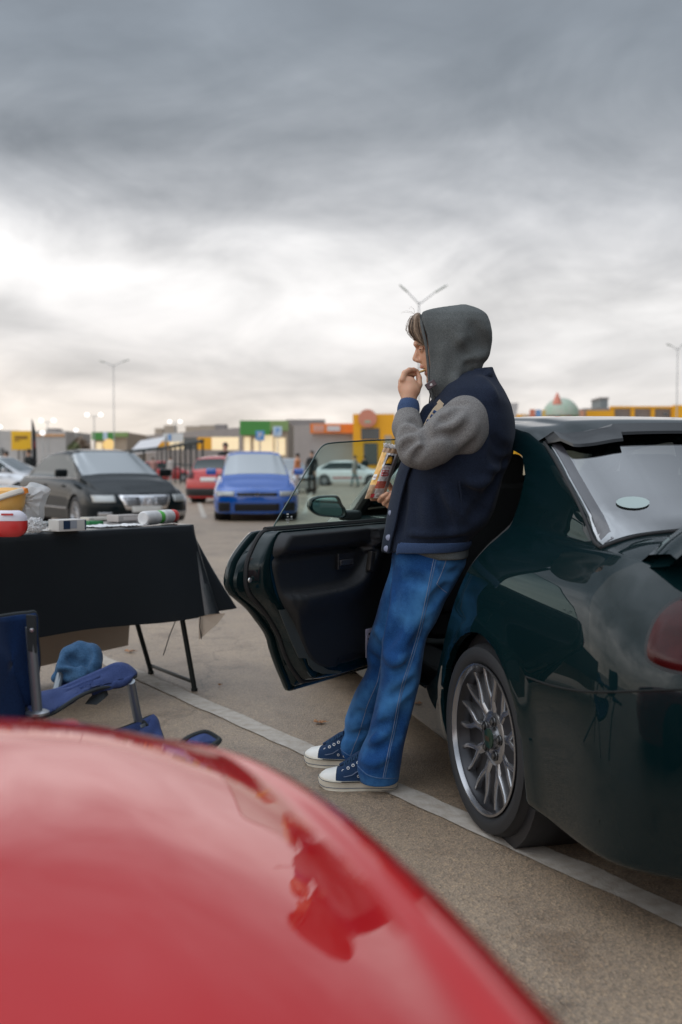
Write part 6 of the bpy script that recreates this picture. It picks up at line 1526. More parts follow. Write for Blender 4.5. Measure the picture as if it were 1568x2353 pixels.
# ------------------------------------------------------------------ background cars
M['black_paint'] = mat('black_green_paint', (.002, .006, .008), .5, 0, .8, .05, coat_rough=.02)
M['blue_paint'] = mat('blue_paint', (.001, .085, .40), .4, .1, 1.0, .1, coat_rough=.02); M['blue_paint'].node_tree.nodes['Principled BSDF'].inputs['Coat IOR'].default_value = 1.8
M['black_paint'].node_tree.nodes['Principled BSDF'].inputs['Coat IOR'].default_value = 1.3
M['red_paint_far'] = mat('far_red_paint', (.45, .015, .015), .4, 0, 1.0, .3)
M['silver_paint'] = mat('silver_paint', (.50, .51, .53), .35, .5, .8)
M['white_paint'] = mat('white_paint', (.72, .72, .72), .35, 0, .8)
M['grille'] = mat('black_grille', (.01, .01, .012), .6)
M['plate'] = mat('number_plate', (.62, .62, .60), .5)
M['screen'] = mat('windscreen_glass', (.05, .075, .08), .05, 0, 1.0, 1.0, ior=2.4)
def heading(o, hx, hy): return math.atan2(-hx, hy)
def make_car(name, label, origin, rz, C, paint, style='sedan', front='plain', scale=1.0, group=None, detail=True, lamps='clear'):
    e = empty(name, origin, rz, scale); tag(e, label, 'car', group)
    sh = C.shell('body', paint, e, step=.07, rows=46, thick=.02)
    C.cut(sh, C.arch_cutters(e)); sh.data.set_sharp_from_angle(angle=R(50))
    for yc in (0.0, C.wb):
        for sd_ in (-1, 1):
            w_ = make_wheel(e, (sd_ * (C.W - .105), yc, C.wr), sd_, Rt=C.wr, Rr=C.wr * .70, style='ten' if style != 'hatch' else 'five', rimmat=M['silver'], detail=.5)
    m = MB()
    for yc in (0.0, C.wb):
        for sd_ in (-1, 1): m.lathe([(sd_ * (C.W - .05), C.arch + .004), (sd_ * (C.W - .35), C.arch + .006), (sd_ * (C.W - .35), .02)], (0, yc, C.wr), 'X', 28)
    m.box((0, C.wb / 2, .26), (C.W * 1.5, C.wb + 1.0, .12)); m.build('underbody', M['black_plastic'], e)
    wy, ry = C.ws, C.rs                                   # (base y, top y) of windscreen and rear window
    C.top_patch('windscreen', M['screen'], e, wy[0], wy[1], .20, .27, off=.006)
    C.top_patch('rear_window', M['car_glass'], e, ry[0], ry[1], .20, .27, off=.006)
    zb_ = C.belt
    for sd_ in (-1, 1):
        f_hi = lambda y: max(zb_ + .01, min(C.roofz - .07, zb_ + (wy[0] - .12 - y) * C.ka, zb_ + (y - ry[0] - .10) * C.kr))
        C.side_patch('side_window', M['car_glass'], e, (ry[0] + .12, wy[0] - .14), lambda y: zb_, f_hi, sd_, off=.005)
        if detail:
            m = MB(); m.tube([C.pt(y, C.side_t(y, zb_ - .012, .006), zb_ - .012, sd_) for y in np.linspace(ry[0] + .05, wy[0] - .10, 16)], .012, 6); m.build('window_trim', M['chrome'] if style == 'sedan' else M['rubber'], e)
            m = MB(); m.box((0, 0, 0), (.22, .10, .14), None, .04); o = m.build('side_mirror', paint, e); o.location = (sd_ * (C.W + .07), wy[0] - .32, zb_ + .08)
            for yy in (C.wb * .36, C.wb * .74): m = MB(); p_ = C.pt(yy, C.side_t(yy, zb_ - .14, .02), zb_ - .14, sd_); m.box(p_, (.03, .14, .03), None, .008); m.build('door_handle', paint, e)
            m = MB(); m.tube([C.pt(y, C.side_t(y, .42, .006), .42, sd_) for y in np.linspace(.42, C.wb - .42, 14)], .014, 6); m.build('side_moulding', M['chrome'] if style == 'sedan' else M['rubber'], e)
    # front and rear details: panels that follow the body
    def fpatch(nm, x0, x1, z0, z1, mt, end=1, off=.012, taper=0.0, n=10):
        m = MB(); rows = []
        for i in range(n + 1):
            x_ = x0 + (x1 - x0) * i / n; row = []
            for j in range(7):
                z = z0 + (z1 - z0) * j / 6; xx = x_ * (1 - taper * (1 - j / 6))
                y_end = C.yF if end > 0 else C.yR; t = C.W - abs(xx)
                lo, hi = (C.yF - C.aF, C.yF) if end > 0 else (C.yR, C.yR + C.aR)
                for _ in range(22):                       # where the plan outline reaches this x
                    mid = (lo + hi) / 2
                    if (C.side_t(mid, z) < t) == (end > 0): lo = mid
                    else: hi = mid
                p_ = C.pt((lo + hi) / 2, t, z, 1 if xx > 0 else -1); row.append(p_ + Vector((0, end * off, 0)) + Vector((off * .5 * (1 if xx > 0 else -1) * abs(xx) / C.W, 0, 0)))
            rows.append(row)
        m.grid(rows); o = m.build(nm, mt, e); md = o.modifiers.new('s', 'SOLIDIFY'); md.thickness = .012; md.offset = -1; bake(o); return o
    return e, fpatch
def sedan_C(**k):
    d = dict(W=.91, zb=.20, yR=-1.02, yF=3.70, wb=2.71, wr=.32, arch=.355, aR=.55, aF=.65, n=2.9, lean=.34, corner=.06, flare=.014, slantF=.9,
             zs=[(-1.1, .90), (-.7, .96), (0, .97), (1.2, .94), (2.3, .89), (3.0, .80), (3.5, .69), (3.8, .60)],
             zt=[(-1.1, .94), (-.75, 1.0), (-.45, 1.03), (.35, 1.38), (.8, 1.42), (1.3, 1.44), (1.7, 1.40), (2.62, .95), (3.0, .88), (3.45, .76), (3.8, .64)], ws=(2.54, 1.74), rs=(-.38, .30), belt=.95, roofz=1.42, ka=.62, kr=.75)
    d.update(k); return Car(**d)
def hatch_C(**k):
    d = dict(W=.89, zb=.16, yR=-.80, yF=3.42, wb=2.575, wr=.32, arch=.35, aR=.45, aF=.60, n=3.0, lean=.30, corner=.06, flare=.014, slantF=.7, slantR=.2,
             zs=[(-.9, .90), (-.5, .95), (0, .96), (1.2, .93), (2.2, .86), (2.8, .77), (3.2, .68), (3.5, .61)],
             zt=[(-.9, .95), (-.74, 1.0), (-.30, 1.38), (.1, 1.44), (.8, 1.47), (1.3, 1.46), (1.6, 1.41), (2.5, .92), (2.8, .84), (3.2, .73), (3.5, .65)], ws=(2.44, 1.64), rs=(-.70, -.34), belt=.95, roofz=1.45, ka=.65, kr=1.6)
    d.update(k); return Car(**d)
def place(u, Y, C, hx, hy, sc=1.0, endy=None, z=0.0):
    """origin so that the car's front (or rear) centre stands at view column u, depth Y"""
    p = P(u, 1070, Y); l = math.hypot(hx, hy); h = Vector((hx / l, hy / l, 0)); q = Vector((p.x, Y, 0)) - h * (C.yF if endy is None else endy) * sc; q.z = z; return q, heading(0, h.x, h.y)
# dark sedan behind the table
C1 = sedan_C(); pos, rz = place(337, 17.2, C1, .55, -.84); e, fp_ = make_car('dark_sedan', 'black green saloon with chrome grille behind the covered table', pos, rz, C1, M['black_paint'])
fp_('grille', -.46, .46, .42, .67, M['chrome'], taper=.22)
g = None
m_ = fp_('grille_mesh', -.40, -.13, .49, .64, M['grille'], off=.020, taper=.12); fp_('grille_mesh', .13, .40, .49, .64, M['grille'], off=.020, taper=.12)
for k in range(3):
    fp_('grille_bar', -.39, -.13, .52 + k * .04, .532 + k * .04, M['chrome'], off=.026, n=4); fp_('grille_bar', .13, .39, .52 + k * .04, .532 + k * .04, M['chrome'], off=.026, n=4)
mm = MB(); ey = C1.yshift(C1.yF, .56) + .035; mm.lathe([(0, .075), (.012, .075), (.012, .060), (0, .060)], (0, ey - .01, .56), 'Y', 24, closed=True)
for a_, b_ in (((-.045, .045), (0, -.045)), ((.045, .045), (0, -.045))): mm.tube([(a_[0], ey, .56 + a_[1]), (b_[0], ey, .56 + b_[1])], .007, 5)
mm.build('emblem', M['chrome'], e)
for s_ in (-1, 1):
    fp_('headlight', s_ * .52, s_ * .84, .55, .67, M['lamp_glass'], off=.014); fp_('fog_light', s_ * .58, s_ * .78, .30, .38, M['silver'], off=.012)
fp_('lower_grille', -.42, .42, .24, .36, M['grille'], off=.012); fp_('number_plate', -.26, .26, .38, .48, M['plate'], off=.030)
for s_ in (-1, 1): fp_('tail_lamp', s_ * .5, s_ * .86, .72, .88, M['red_lamp'], -1)
# blue hatchback
C2 = hatch_C(); pos, rz = place(591, 21.2, C2, .115, -1.0); e, fp_ = make_car('blue_hatchback', 'bright blue hatchback facing the camera in the middle distance', pos, rz, C2, M['blue_paint'], 'hatch')
fp_('grille', -.42, .42, .53, .60, M['grille'], taper=.05); fp_('lower_grille', -.46, .46, .22, .37, M['grille'], taper=-.0)
for s_ in (-1, 1): fp_('air_intake', s_ * .56, s_ * .80, .21, .40, M['grille']); fp_('headlight', s_ * .47, s_ * .84, .53, .63, M['lamp_glass'], off=.014)
mm = MB(); ey = C2.yshift(C2.yF, .57) + .03; mm.lathe([(0, .045), (.01, .045), (.01, .034), (0, .034)], (0, ey, .57), 'Y', 20, closed=True); mm.build('emblem', M['chrome'], e)
for s_ in (-1, 1): fp_('tail_lamp', s_ * .5, s_ * .84, .78, .95, M['red_lamp'], -1)
# red car seen from behind
C3 = hatch_C(); pos, rz = place(478, 31.5, C3, .30, 1.0, endy=C3.yR); e, fp_ = make_car('red_hatchback', 'red hatchback with pale roof parked left of the blue one', pos, rz, C3, M['red_paint_far'], 'hatch')
for s_ in (-1, 1): fp_('tail_lamp', s_ * .52, s_ * .85, .76, .94, M['red_lamp'], -1)
fp_('number_plate', -.26, .26, .68, .80, M['plate'], -1, .02); fp_('rear_bumper', -.84, .84, .22, .46, M['black_plastic'], -1, .02)
for s_ in (-1, 1): fp_('headlight', s_ * .47, s_ * .84, .60, .72, M['lamp_glass'])
# silver car at the left edge, partly open boot
far_cars = [
    ('silver_sedan', 'silver saloon at the left edge, behind the dark saloon', -12, 33, (1.0, -.22), sedan_C, 'silver_paint'),
    ('silver_wagon', 'silver car beyond the blue one, nearest the people', 655, 46, (.5, -1.0), hatch_C, 'silver_paint'),
    ('white_coupe', 'white car with red flank stripe seen through the door glass', 800, 60, (1.0, -.10), sedan_C, 'white_paint'),
    ('white_hatchback', 'white hatchback behind the red one', 540, 45, (-.35, -1.0), hatch_C, 'white_paint'),
    ('grey_sedan', 'far grey saloon before the orange portal', 912, 70, (-1.0, .05), sedan_C, 'silver_paint'),
    ('maroon_hatchback', 'small maroon car parked far off beyond the trellis shelter', 380, 75, (1.0, .2), hatch_C, 'red_paint_far'),
]
for nm, lab, u, Y, h, CF, pt_ in far_cars:
    C = CF(); pos, rz = place(u, Y, C, *h, endy=1.3); e, fp_ = make_car(nm, lab, pos, rz, C, M[pt_], 'hatch' if CF is hatch_C else 'sedan', group=None)
    for s_ in (-1, 1): fp_('headlight', s_ * .5, s_ * .84, .60, .72, M['lamp_glass']); fp_('tail_lamp', s_ * .5, s_ * .84, .76, .92, M['red_lamp'], -1)
    fp_('grille', -.4, .4, .50, .64, M['grille'])
    if nm == 'white_coupe':
        mm = MB(); rws = []
        for sd_ in (-1, 1): C.side_patch('side_stripe', M['red_paint_far'], e, (.5, 2.2), lambda y: .42, lambda y: .50, sd_, off=.008)

# ------------------------------------------------------------------ people in the distance
def person_far(label, u, Y, hgt, top, legs_, skin=(.45, .28, .2), hair=(.03, .022, .018), turn=0.0, stride=.12, held=None):
    base = Vector((P(u, 1070, Y).x, Y, 0)); e = empty('person', base, turn); tag(e, label, 'person'); k = hgt / 1.75; h = .02 * k
    f = Field((-.36 * k, -.26 * k, -.01), (.36 * k, .26 * k, 1.8 * k), .018 * k)
    def p(x, y, z): return np.array((x * k, y * k, z * k))
    f.ell(p(0, 0, 1.63), (.075 * k, .092 * k, .115 * k), .01); f.cap(p(0, 0, 1.45), p(0, .01, 1.58), .055 * k, .05 * k, .02)
    f.chain([p(-.11, 0, 1.40), p(.11, 0, 1.40)], [.085 * k, .085 * k], .03); f.chain([p(0, 0, 1.38), p(0, 0, 1.15), p(0, 0, .95)], [.14 * k, .125 * k, .13 * k], .05)
    for s_ in (-1, 1):
        f.chain([p(s_ * .19, 0, 1.40), p(s_ * .25, .01, 1.12), p(s_ * .22, .12, .90)], [.055 * k, .045 * k, .032 * k], .02); f.ell(p(s_ * .215, .15, .84), (.03 * k, .04 * k, .055 * k), .01)
        f.chain([p(s_ * .09, 0, .92), p(s_ * .10, s_ * stride * .6, .5), p(s_ * .10, s_ * stride, .08)], [.088 * k, .062 * k, .045 * k], .02)
        f.chain([p(s_ * .10, s_ * stride, .045), p(s_ * .10, s_ * stride + .14, .035)], [.045 * k, .035 * k], .01)
    sk = mat('skin_tone', skin, .6); tp = mat('upper_clothes', top, .9); lg = mat('trousers', legs_, .9); sh = mat('dark_shoes', (.03, .03, .03), .7)
    def mf(c):
        z = c[:, 2] / k; o = np.where(z < .10, 3, np.where(z < .93, 2, np.where(z < 1.50, 1, 0))); hand = (z < .93) & (z > .7) & (np.abs(c[:, 0]) > .16 * k); return np.where(hand, 0, o)
    f.build('body', None, e, world=False, mats=[sk, tp, lg, sh], mfun=mf)
    m = MB(); m.ell((0, -.012 * k, 1.665 * k), (.086 * k, .098 * k, .10 * k)); m.build('hair', mat('far_hair', hair, .7), e)
    return e
person_far('standing person in long black clothes, seen through the edge of the door glass', 717, 41, 1.76, (.012, .014, .016), (.008, .009, .010), turn=2.6, stride=.05)
person_far('person in an orange top beside the far silver car', 684, 43, 1.68, (.55, .22, .10), (.30, .28, .28), turn=1.2)
person_far('person in grey top and teal trousers in mid stride beyond the wing mirror', 816, 56, 1.72, (.30, .28, .26), (.03, .12, .13), turn=1.5, stride=.2)
person_far('person in dark jacket before the orange portal', 838, 62, 1.75, (.02, .03, .035), (.03, .05, .06), turn=.6)
person_far('tall person in black jacket behind the red hatchback', 518, 34, 1.92, (.010, .016, .016), (.02, .02, .022), turn=2.9)
person_far('person in dark clothes standing under the black feather flag', 66, 36, 1.74, (.012, .016, .016), (.012, .012, .014), turn=2.2)
person_far('person in black leaning over behind the silver saloon at the left edge', 14, 38, 1.70, (.015, .02, .018), (.03, .04, .05), turn=2.0)
person_far('small far person in pink top left of the shelter', 352, 66, 1.7, (.45, .25, .22), (.1, .1, .12), turn=.4)
person_far('small far person in a white coat beneath the shelter', 392, 60, 1.7, (.55, .52, .50), (.3, .3, .3), turn=1.0)
person_far('small far person with orange shirt right of the shelter', 474, 58, 1.7, (.5, .2, .1), (.05, .05, .06), turn=1.9)

# ------------------------------------------------------------------ buildings
def wall_mat(name, col, n2=None): return mat(name, col, .85, noise_col=n2 or tuple(c * .85 for c in col), nscale=.6, namt=.4)
def ZT(v, Y): return P(784, v, Y).z
def XT(u, Y): return P(u, 1070, Y).x
def block(par, name, u0, u1, v1, Y, depth, mt, v0=None, dy=0.0, bev=0):
    x0, x1 = XT(u0, Y), XT(u1, Y); z1 = ZT(v1, Y); z0 = 0 if v0 is None else ZT(v0, Y); m = MB(); m.box(((x0 + x1) / 2, Y + depth / 2 + dy, (z0 + z1) / 2), (x1 - x0, depth, z1 - z0), None, bev); return m.build(name, mt, par, world=True, smooth=False)
def panel(par, name, u0, u1, v0, v1, Y, mt, proud=.06, th=.12): return block(par, name, u0, u1, v0, Y, th, mt, v1, dy=-proud - th)
lit = mat('lit_window', (.6, .5, .35), .5, emit=(1.0, .78, .45), es=.55); dkw = mat('dark_window', (.06, .07, .075), .1, 0, .5)
grey = wall_mat('grey_cladding', (.30, .27, .255)); green_s = mat('green_fascia', (.06, .26, .05), .5); green_p = mat('olive_fascia', (.22, .33, .12), .6); orange_s = mat('orange_fascia', (.80, .20, .02), .5); amber = mat('amber_cladding', (.85, .40, .01), .6); beige_w = wall_mat('beige_wall', (.46, .38, .30)); white_w = wall_mat('white_wall', (.50, .48, .46)); signw = mat('sign_white', (.62, .60, .60), .5); bluesg = mat('blue_sign', (.10, .28, .60), .5); bluew = mat('blue_pale', (.50, .62, .75), .5)
# long grey shed behind everything
long_b = empty('long_shed', (XT(520, 165), 165, 0)); tag(long_b, 'long low grey retail shed along the horizon', 'building')
m = MB(); ph = [(300, 200, 1003), (553, 172, 982), (715, 152, 976), (830, 150, 978)]
fr = [(P(u, v, Y)) for u, Y, v in ph]
rows = [[Vector((p_.x, p_.y, 0)), p_, p_ + Vector((4, 40, 0)), Vector((p_.x + 4, p_.y + 40, 0))] for p_ in fr]; m.grid(rows); m.build('wall', grey, long_b, world=True, smooth=False)
for (u, Y, v, w_, h_) in ((470, 184, 985, 3, 2.2), (500, 182, 983, 2, 3.5), (438, 187, 987, 3.2, 3.5), (570, 176, 975, 3, 1.2), (355, 195, 992, 1.5, 4), (560, 170, 1000, 2.4, 1), (380, 192, 985, 2, 4), (700, 154, 973, 6, 1)):
    m = MB(); p_ = P(u, v, Y); m.box((p_.x, p_.y + 6, p_.z - h_ / 2 + .8), (w_, 3, h_)); m.build('rooftop_unit', beige_w if u < 480 else grey, long_b, world=True, smooth=False)
for k in range(7):
    Y = 196 - k * 5.5; u = 325 + k * 33; v0, v1 = 1012 - k * 1.5, 1030; x_ = P(u, 1000, Y).x; m = MB(); m.box((x_, Y - 3.2, ZT(1020, Y)), (4.2, .3, 2.0)); m.build('window', (lit, dkw, amber)[k % 3], long_b, world=True, smooth=False)
# green fronted shop
gs = empty('green_shop', (XT(608, 112), 112, 0)); tag(gs, 'shop front with deep green fascia and warm lit windows', 'building')
block(gs, 'wall', 556, 662, 968, 112, 14, beige_w); panel(gs, 'fascia', 553, 622, 967, 1000, 112, green_s, .3, .4); panel(gs, 'fascia_end', 622, 664, 967, 990, 112, green_p, .3, .4)
for u0, u1, v0, v1 in ((562, 576, 1004, 1040), (584, 596, 1008, 1044), (600, 628, 1000, 1046), (632, 656, 1006, 1046)): panel(gs, 'window', u0, u1, v0, v1, 112, lit, .05)
for u, v in ((598, 1001), (638, 991)):
    post = empty('parking_sign', (XT(u, 100), 100, 0)); tag(post, 'blue and white road sign in front of the green shop, %s one' % ('left' if u < 610 else 'right'), 'road sign'); m = MB(); p_ = P(u, v, 100); m.box(p_, (.85, .06, .95), None, .02); m.build('sign_plate', bluesg if u < 610 else bluew, post, world=True); m = MB(); m.tube([(p_.x, 100.06, 0), (p_.x, 100.06, p_.z + .4)], .05, 8); m.build('pole', M['silver'], post, world=True)
    m = MB(); vs, fs = text_mesh('P', .8, .02); m.add([Vector((p_.x + v_.x, 99.95, p_.z + v_.y)) for v_ in vs], fs); m.build('sign_letter', signw if u < 610 else bluesg, post, world=True, smooth=False)
# second green fronted shop, further left
g2 = empty('far_green_shop', (XT(252, 160), 160, 0)); tag(g2, 'small distant shop with green fascia above the dark saloon', 'building')
block(g2, 'wall', 216, 292, 993, 160, 16, beige_w); panel(g2, 'fascia', 214, 240, 993, 1011, 160, green_s, .3, .4); panel(g2, 'fascia_sign', 240, 250, 993, 1011, 160, bluew, .3, .4); panel(g2, 'fascia', 250, 264, 993, 1011, 160, green_s, .3, .4); panel(g2, 'fascia_end', 264, 297, 993, 1004, 160, green_p, .3, .4)
panel(g2, 'window', 222, 236, 1016, 1034, 160, lit, .05); m = MB(); m.lathe([(0, .9), (.2, .9), (.2, .01)], P(250, 1022, 157), 'Y', 24); m.build('round_sign', mat('amber_sign', (.8, .5, .15), .5, emit=(1, .7, .3), es=.4), g2, world=True)
# white shed with an orange stripe
ws = empty('white_shed', (XT(118, 120), 120, 0)); tag(ws, 'white boxy shed with a thin orange stripe at the far left', 'building')
block(ws, 'wall', 82, 152, 990, 120, 12, white_w); panel(ws, 'orange_stripe', 84, 150, 998, 1002, 120, mat('stripe_orange', (.75, .38, .15), .6), .1, .1); block(ws, 'roof_unit', 108, 130, 984, 124, 3, grey, 992)
w2 = empty('pale_shed', (XT(0, 125), 125, 0)); tag(w2, 'pale grey shed running out of the left edge', 'building'); block(w2, 'wall', -70, 40, 989, 125, 12, white_w); panel(w2, 'door', -10, 10, 1030, 1055, 125, dkw, .05)
# rounded brown tree clump
# orange shop with amber portal
os_ = empty('orange_shop', (XT(830, 102), 102, 0)); tag(os_, 'orange fronted store with a tall amber portal and round sign', 'building')
block(os_, 'wall', 716, 960, 978, 104, 18, wall_mat('shop_grey', (.42, .40, .39))); panel(os_, 'fascia', 714, 814, 974, 996, 104, orange_s, .3, .5); panel(os_, 'fascia_text', 752, 782, 979, 991, 104, signw, .9, .05)
block(os_, 'portal', 812, 907, 951, 102, 3, amber); panel(os_, 'portal_window', 830, 872, 984, 1010, 102, dkw, .02, .1); panel(os_, 'portal_window', 884, 900, 1000, 1040, 102, beige_w, .02, .1); panel(os_, 'entrance', 836, 868, 1018, 1068, 102, dkw, .02, .1)
m = MB(); m.lathe([(0, .9), (.25, .9), (.25, .01)], P(845, 961, 101.5), 'Y', 32); rs_ = m.build('round_sign', mat('coral_sign', (.62, .24, .16), .5), os_, world=True); panel(os_, 'sign_band', 838, 852, 966, 972, 101, mat('sage_band', (.35, .45, .33), .5), .05, .1)
for k in range(5): panel(os_, 'fascia_rib', 722 + k * 5, 724 + k * 5, 977, 993, 104, signw, .85, .05)
# amber retail park on the right with a dome
ys_ = empty('amber_store', (XT(1480, 92), 92, 0)); tag(ys_, 'long amber and grey store beyond the green car roof', 'building')
block(ys_, 'wall', 1340, 1760, 938, 94, 16, grey); panel(ys_, 'amber_band', 1345, 1400, 944, 962, 94, amber, .2, .3)
for k in range(5): panel(ys_, 'amber_panel', 1400 + k * 46, 1408 + k * 46, 938, 975, 94, amber, .2, .3)
panel(ys_, 'amber_coping', 1398, 1760, 934, 939, 94, amber, .25, .3); panel(ys_, 'amber_pier', 1540, 1580, 932, 975, 94, amber, .5, .3); panel(ys_, 'grey_vent', 1520, 1530, 948, 956, 94, dkw, .4, .1)
tw = empty('grey_tower', (XT(1387, 100), 100, 0)); tag(tw, 'square grey vent tower above the amber store', 'tower'); block(tw, 'shaft', 1379, 1396, 916, 112, 4, wall_mat('tower_grey', (.25, .27, .27))); block(tw, 'cap', 1377, 1398, 913, 112, 4, grey, 917, dy=-.1)
dm = empty('dome_pavilion', (XT(1290, 90), 90, 0)); tag(dm, 'green domed amusement pavilion with red cone and bright panels', 'building')
dc_ = P(1290, 955, 92); dr = (XT(1332, 92) - XT(1248, 92)) / 2; hz_ = ZT(914, 92) - dc_.z
m = MB(); m.lathe([(hz_ * math.sin(a), max(dr * math.cos(a), .01)) for a in np.linspace(0, math.pi / 2, 10)], dc_, 'Z', 32); m.build('dome', mat('pale_green_dome', (.30, .44, .32), .7, noise_col=(.46, .46, .40), nscale=1.6), dm, world=True)
cols = [(.62, .20, .12), (.15, .30, .55), (.70, .45, .10), (.60, .28, .25), (.45, .60, .70), (.70, .55, .20), (.62, .18, .14), (.3, .5, .25), (.65, .32, .2)]
block(dm, 'wall', 1215, 1342, 952, 92, 8, beige_w)
for k, cc in enumerate(cols): u0 = 1215 + k * 14; panel(dm, 'bright_panel', u0, u0 + 12, 941 + (k * 7) % 6, 960, 92, mat('panel_colour', cc, .6), .3, .2)
m = MB(); cn = P(1281, 929, 88); m.lathe([(0, .42), (.5, .26), (1.02, .03), (1.05, .005)], cn, 'Z', 20); cn_ = m.build('red_cone', mat('coral_cone', (.62, .22, .15), .6), dm, world=True)
lowy = empty('amber_annex', (XT(1210, 95), 95, 0)); tag(lowy, 'low amber annex just right of the man', 'building'); block(lowy, 'wall', 1150, 1232, 952, 96, 8, amber); panel(lowy, 'grey_panel', 1200, 1212, 955, 965, 96, grey, .05)
fs_ = empty('funnel_sign', (XT(1181, 85), 85, 0)); tag(fs_, 'grey funnel shaped pylon sign with amber edges near the annex', 'sign')
m = MB(); m.prism([P(1171, 926, 85), P(1192, 926, 85), P(1186, 962, 85), P(1176, 962, 85)], (0, 1, 0), .6); m.build('sign_board', mat('funnel_grey', (.48, .46, .45), .6), fs_, world=True, smooth=False); m = MB(); m.tube([P(1181, 960, 85.3), Vector((XT(1181, 85.3), 85.3, 0))], .35, 8); m.build('pole', amber, fs_, world=True)
# yellow board, feather flag, white hoarding
yb = empty('yellow_billboard', (XT(50, 60), 60, 0)); tag(yb, 'square yellow advertising board at the far left', 'billboard')
m = MB(); a_, b_ = P(27, 1034, 60), P(72, 990, 60); m.box(((a_.x + b_.x) / 2, 60, (a_.z + b_.z) / 2), (b_.x - a_.x, .15, b_.z - a_.z), None, .02); m.build('board', mat('yellow_board', (.80, .46, .01), .5), yb, world=True)
m = MB(); m.tube([((a_.x + b_.x) / 2, 60.1, 0), ((a_.x + b_.x) / 2, 60.1, a_.z + .1)], .09, 10); m.build('pole', M['silver'], yb, world=True)
m = MB(); m.box(((a_.x + b_.x) / 2, 59.9, ZT(1005, 60)), (.75, .03, .16)); m.box(((a_.x + b_.x) / 2 - .25, 59.9, ZT(1012, 60)), (.3, .03, .06)); m.build('board_lettering', mat('board_brown', (.25, .13, .02), .6), yb, world=True, smooth=False)
ff = empty('feather_flag', (XT(82, 37), 37, 0)); tag(ff, 'tall narrow black feather flag beside the yellow board', 'flag')
m = MB(); m.prism([P(73, 962, 37), P(77, 972, 37), P(81, 990, 37), P(84, 1040, 37), P(85, 1092, 37), P(74, 1095, 37), P(73, 1040, 37), P(72.5, 985, 37)], (0, 1, 0), .02); m.build('flag_cloth', mat('flag_black', (.012, .014, .016), .8), ff, world=True, smooth=False)
m = MB(); m.tube([Vector((XT(74, 37), 36.98, 0)), P(73.5, 1020, 36.98), P(73, 963, 36.98)], .018, 8); m.build('pole', M['silver'], ff, world=True)
m = MB(); m.prism([P(77, 1012, 36.95), P(82, 1012, 36.95), P(83, 1030, 36.95), P(77, 1030, 36.95)], (0, -1, 0), .01); m.build('flag_print', mat('flag_red', (.16, .03, .03), .8), ff, world=True, smooth=False)
# black trellis shelter
sh_ = empty('trellis_shelter', (XT(410, 64), 64, 0)); tag(sh_, 'black timber frame shelter with thin posts beyond the parked cars', 'shelter')
bp_ = mat('black_timber', (.012, .022, .024), .7)
ta, tb = P(372, 1030, 72), P(466, 1013, 58)
for k in range(9):
    q_ = ta + (tb - ta) * k / 8; m = MB(); m.box((q_.x, q_.y, q_.z / 2), (.10, .10, q_.z)); m.build('post', bp_, sh_, world=True, smooth=False)
m = MB(); m.tube([ta, tb], .11, 6); m.build('beam', bp_, sh_, world=True); m = MB(); m.tube([ta - Vector((0, 0, 1.1)), tb - Vector((0, 0, 1.4))], .05, 6); m.build('beam', bp_, sh_, world=True); m = MB(); m.tube([ta + Vector((-4.2, 2, -.35)), ta], .11, 6); m.build('beam', bp_, sh_, world=True)
for k in range(3): q_ = ta + Vector((-4.2, 2, -.35)) * (k + 1) / 3; m = MB(); m.box((q_.x, q_.y, q_.z / 2), (.12, .12, q_.z)); m.build('post', bp_, sh_, world=True, smooth=False)
ap_ = empty('white_awning', (XT(345, 80), 80, 0)); tag(ap_, 'long white awning left of the timber shelter', 'awning')
m = MB(); a_, b_ = P(300, 1036, 80), P(362, 1026, 80); m.add([a_, b_, b_ + Vector((0, 4, .9)), a_ + Vector((0, 4, .9))], [(0, 1, 2, 3)]); m.add([a_, b_, b_ - Vector((0, 0, .35)), a_ - Vector((0, 0, .35))], [(0, 1, 2, 3)]); m.build('awning_cloth', signw, ap_, world=True, smooth=False)
for q_ in (a_, b_, a_ + Vector((0, 4, .9)), b_ + Vector((0, 4, .9))): m = MB(); m.tube([q_, Vector((q_.x, q_.y, 0))], .05, 6); m.build('post', bp_, ap_, world=True)
wb_ = empty('white_banner', (XT(402, 90), 90, 0)); tag(wb_, 'white rectangular banner board above the trellis shelter', 'banner')
m = MB(); a_, b_ = P(375, 1015, 90), P(421, 996, 90); m.box(((a_.x + b_.x) / 2, 90, (a_.z + b_.z) / 2), (b_.x - a_.x, .1, b_.z - a_.z)); m.build('board', mat('banner_white', (.66, .68, .68), .5), wb_, world=True, smooth=False); m = MB(); m.box((XT(391, 90), 89.9, (a_.z + b_.z) / 2), (.22, .03, .55)); m.build('banner_print', bluesg, wb_, world=True, smooth=False)
for uu in (380, 416): m = MB(); m.tube([Vector((XT(uu, 90.1), 90.1, 0)), P(uu, 1012, 90.1)], .06, 6); m.build('post', M['silver'], wb_, world=True)
